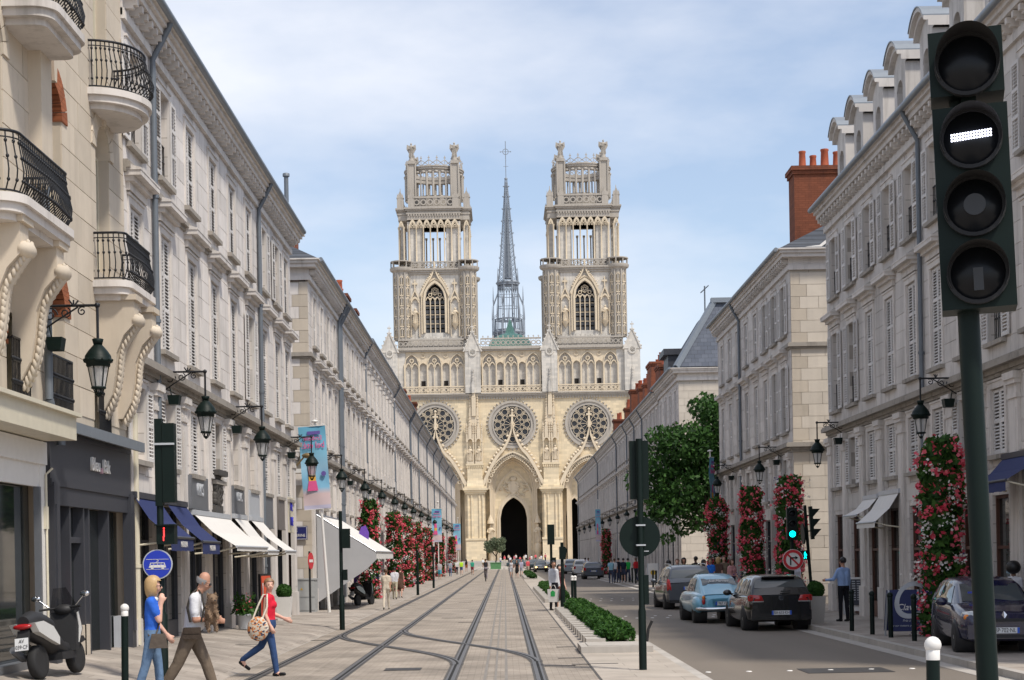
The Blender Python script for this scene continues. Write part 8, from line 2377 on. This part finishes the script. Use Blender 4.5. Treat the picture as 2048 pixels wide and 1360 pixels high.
# couple on the median
e, hc, R, hd = person('man in white shirt on the median holding a white shopping bag', (at(1108, 1213, 59.5).x, 59.5, .01), -2.5, dict(legs=((.04, .04), (-.06, .03)), arms=((.05, .1, .15, 0), (.05, .1, .15, 0)), sleeve=1.6, head=(0, .3)), 1.74, (.62, .62, .66), (.015, .015, .022), 1, hair=('short', 'black'), voxel=.022)
bg = empty('shopping_bag', (at(1107, 1200, 59.3).x, 59.2, .32), -.4, 'white carrier bag with a green print held by the man on the median', 'bag'); b = MB(); b.tbox(0, 0, 0, .46, .17, .06, .21, .07); b.build('bag', M['white'], bg)
b = MB(); b.add([(-.08, -.072, .2), (.08, -.072, .2), (.09, -.074, .36), (0, -.075, .42), (-.08, -.074, .36)], [(0,1,2,3,4)]); b.build('green_print', plain('green_print', (.02, .35, .08), .6), bg); b = MB(); b.tube([(-.1, 0, .46), (-.05, 0, .6), (.05, 0, .6), (.1, 0, .46)], .01, 5); b.build('handle', M['white'], bg)
person('woman with long dark hair and dark red skirt beside the man on the median', (at(1120, 1211, 60).x, 60.1, .01), -2.7, dict(female=True, bottom='dress', arms=((.1, .1, .3, 0), (.1, .1, .3, 0)), sleeve=.5, head=(0, .2)), 1.6, (.10, .03, .035), (.06, .02, .03), 0, hair=('long', 'black'), voxel=.022)
# passers-by
WALK = [dict(legs=((.28, .08), (-.28, .22)), arms=((-.25, .1, .25, 0), (.25, .1, .3, 0))), dict(legs=((-.25, .20), (.25, .06)), arms=((.2, .12, .3, 0), (-.2, .12, .2, 0)), female=True), dict(legs=((.04, .04), (-.05, .03)), arms=((.05, .12, .3, 0), (.1, .12, .9, .2))),
        dict(legs=((.2, .05), (-.22, .2)), arms=((-.2, .1, .2, 0), (.2, .1, .4, 0)), bottom='shorts'), dict(legs=((.2, .06), (-.2, .18)), arms=((-.15, .12, .2, 0), (.2, .12, .3, 0)), female=True, bottom='dress', sleeve=0), dict(legs=((-.2, .2), (.22, .05)), arms=((.2, .1, .2, 0), (-.2, .1, .3, 0)), bottom='shorts', female=True, sleeve=0)]
def passer(label, px, py, pose, h=1.62, rz=0.0, z=0.0, Y=None, vx=.032, **kw):
    p = on_ground(px, py, z) if Y is None else at(px, py, Y)
    return person(label, (p.x, p.y, z), rz, WALK[pose], h, voxel=vx, **kw)
passer('woman in cream tunic and trousers walking away on the sunny pavement', 773, 1219, 1, 1.54, .0, .03, top=(.58, .50, .40), bottom=(.60, .53, .43), skin=1, hair=('short', 'brown'))
passer('man in white shirt just ahead of the woman in cream', 790, 1199, 0, 1.52, 0, .03, top=(.62, .62, .66), bottom=(.45, .40, .30), skin=1, hair=('short', 'black'))
passer('woman in brown patterned dress beside the man in white shirt', 801, 1196, 4, 1.48, 0, .03, top=(.10, .055, .04), bottom=(.10, .055, .04), skin=0, hair=('bun', 'brown'))
for lab, px, py, po, rz, t, b_, hr in (
    ('woman in pale pink by the flower pillars', 829, 1162, 1, .2, (.55, .35, .33), (.35, .12, .10), ('bob', 'brown')), ('man in light blue shirt and shorts before the flower pillars', 850, 1161, 3, PI, (.25, .38, .66), (.30, .42, .50), ('short', 'brown')),
    ('person in red at the shop beside the man in light blue', 864, 1158, 2, 1.2, (.45, .06, .06), (.06, .07, .12), ('short', 'black')), ('person in grey tee and turquoise shorts by the first banner pole', 880, 1160, 3, 0, (.42, .40, .42), (.08, .38, .52), ('short', 'brown')),
    ('man in grey tee and jeans past the banner pole', 901, 1154, 0, 0, (.30, .32, .38), (.10, .15, .26), ('short', 'brown')), ('person in white shirt and dark trousers near the last pillar', 914, 1150, 0, PI, (.62, .62, .62), (.03, .03, .05), ('short', 'black')),
    ('person in neon yellow top', 923, 1150, 3, 0, (.45, .75, .04), (.05, .08, .18), ('short', 'brown')), ('woman in black top and rust shorts', 933, 1144, 5, 0, (.03, .02, .02), (.30, .10, .04), ('long', 'black')),
    ('person in green tee and maroon shorts with rucksack', 945, 1150, 3, 0, (.04, .32, .22), (.22, .03, .05), ('short', 'black')), ('child in white tee near the olive tub', 966, 1135, 3, 0, (.65, .65, .66), (.30, .24, .14), ('short', 'brown')),
    ('woman in pale grey vest and shorts, left of the three walking by the rails', 1023, 1155, 5, PI, (.52, .50, .52), (.48, .50, .55), ('long', 'brown')), ('woman in black dress, middle of the three by the rails', 1034, 1156, 4, PI, (.012, .012, .014), (.012, .012, .014), ('long', 'black')),
    ('man in lilac tee with a shoulder strap, right of the three by the rails', 1043, 1153, 3, PI, (.42, .40, .52), (.40, .40, .46), ('short', 'brown')), ('person in coral tee beside the black saloon', 1056, 1149, 3, 0, (.68, .10, .12), (.50, .42, .34), ('short', 'brown'))):
    passer(lab, px, py, po, 1.62, rz, 0, top=t, bottom=b_, hair=hr, skin=1 if 'shorts' in lab else 0, vx=.04)
cy = on_ground(972, 1160)
person('cyclist in black top riding down the tram tracks', (at(972, 1160, 132).x, 131.7, .18), .05, dict(legs=((.9, 1.0), (.35, .5)), arms=((.75, .15, .35, 0), (.75, .15, .35, 0)), lean=.25, female=True, sleeve=0), 1.62, (.02, .02, .025), (.25, .22, .25), 1, hair=('bun', 'brown'), voxel=.035)
for i, (px, t, hr, sk) in enumerate(((1338, (.52, .50, .55), 'black', 1), (1355, (.30, .05, .06), 'brown', 0), (1368, (.02, .02, .025), 'black', 1), (1392, (.03, .03, .035), 'black', 2), (1408, (.55, .60, .66), 'black', 2), (1422, (.02, .14, .55), 'brown', 1), (1437, (.10, .06, .05), 'blond', 0),
        (1448, (.18, .14, .10), 'brown', 0), (1464, (.58, .30, .30), 'brown', 0), (1490, (.06, .24, .03), 'brown', 1), (1502, (.05, .02, .03), 'black', 0), (1514, (.55, .36, .28), 'brown', 0), (1527, (.06, .05, .09), 'brown', 0), (1541, (.28, .36, .66), 'black', 1), (1592, (.55, .55, .62), 'grey', 0))):
    Y = 69+(i % 4)*1.5 if px < 1560 else 55.5
    names = ('man in pale shirt at the end of the waiting group', 'man in dark red beside the pale shirt', 'man in dark suit behind the grey car', 'smiling guest in black with dark hair', 'person in white tee with a blue print', 'person in bright blue jacket by the banner pole', 'blond woman in brown dress seen from behind',
             'man in khaki shirt next to the brown dress', 'woman in pink strap top above the blue vintage car', 'person in green tee seen from behind', 'woman with dark hair left of the bald man', 'woman in bare shoulder top facing the bald man', 'bald man in sunglasses and checked shirt', 'man in blue shirt behind the black hatchback', 'man in pale shirt behind the no right turn sign')
    person(names[i], (at(px, 1150, Y).x, Y, 0), PI*(1 if i % 3 else 0)+.4*(i % 5-2), WALK[2 if i % 2 else 1], 1.66+.04*(i % 4), t, (.04, .04, .06), sk, hair=('bald' if i in (12, 14) else ('short' if i % 2 else 'bob'), hr), voxel=.028, group='guests waiting on the shaded pavement')
for i, (px, t, hr, lab) in enumerate(((1222, (.25, .45, .55), 'brown', 'person in pale blue at the far bollards'), (1229, (.62, .62, .64), 'brown', 'person in white shirt at the far bollards'), (1237, (.02, .02, .03), 'black', 'walker with black rucksack, left one'), (1247, (.02, .03, .05), 'black', 'walker with black rucksack, right one'),
        (1256, (.03, .45, .08), 'black', 'person in bright green tee by the far bollards'), (1272, (.60, .03, .04), 'brown', 'woman in red top at the far bollards'), (1279, (.30, .10, .10), 'black', 'person half hidden beside the woman in red'), (1171, (.62, .62, .66), 'black', 'man in white shirt walking between far parked cars'), (1177, (.55, .58, .66), 'brown', 'second white shirt between far parked cars'))):
    Y = 112+i if px > 1200 else 150
    person(lab, (at(px, 1150, Y).x, Y, 0), .3*(i % 3), WALK[i % 4], 1.68, t, (.05, .06, .10), i % 2, hair=('short', hr), voxel=.04)
for i in range(15):
    px = 1001+i*6.2+(i*37 % 5); t = [(.6, .58, .56), (.62, .10, .12), (.55, .45, .36), (.62, .62, .66), (.40, .10, .12)][i % 5]; st = 318.5+(i % 3)*1.2
    person('visitor in %s on the cathedral steps, %s from the olive tree' % (('a cream top', 'a red top', 'a beige top', 'a white top', 'a maroon top')[i % 5], 'first second third fourth fifth sixth seventh eighth ninth tenth eleventh twelfth thirteenth fourteenth fifteenth'.split()[i]), (at(px, 1120, st).x, st, .2+.22*(i % 3)), PI*(i % 2), WALK[i % 4], 1.72, t, [(.10, .12, .2), (.5, .45, .38), (.04, .04, .05)][i % 3], i % 2, hair=('short', 'brown' if i % 2 else 'black'), voxel=.05, group='visitors on the cathedral steps')
bpy.data.scenes.remove(_tmp)
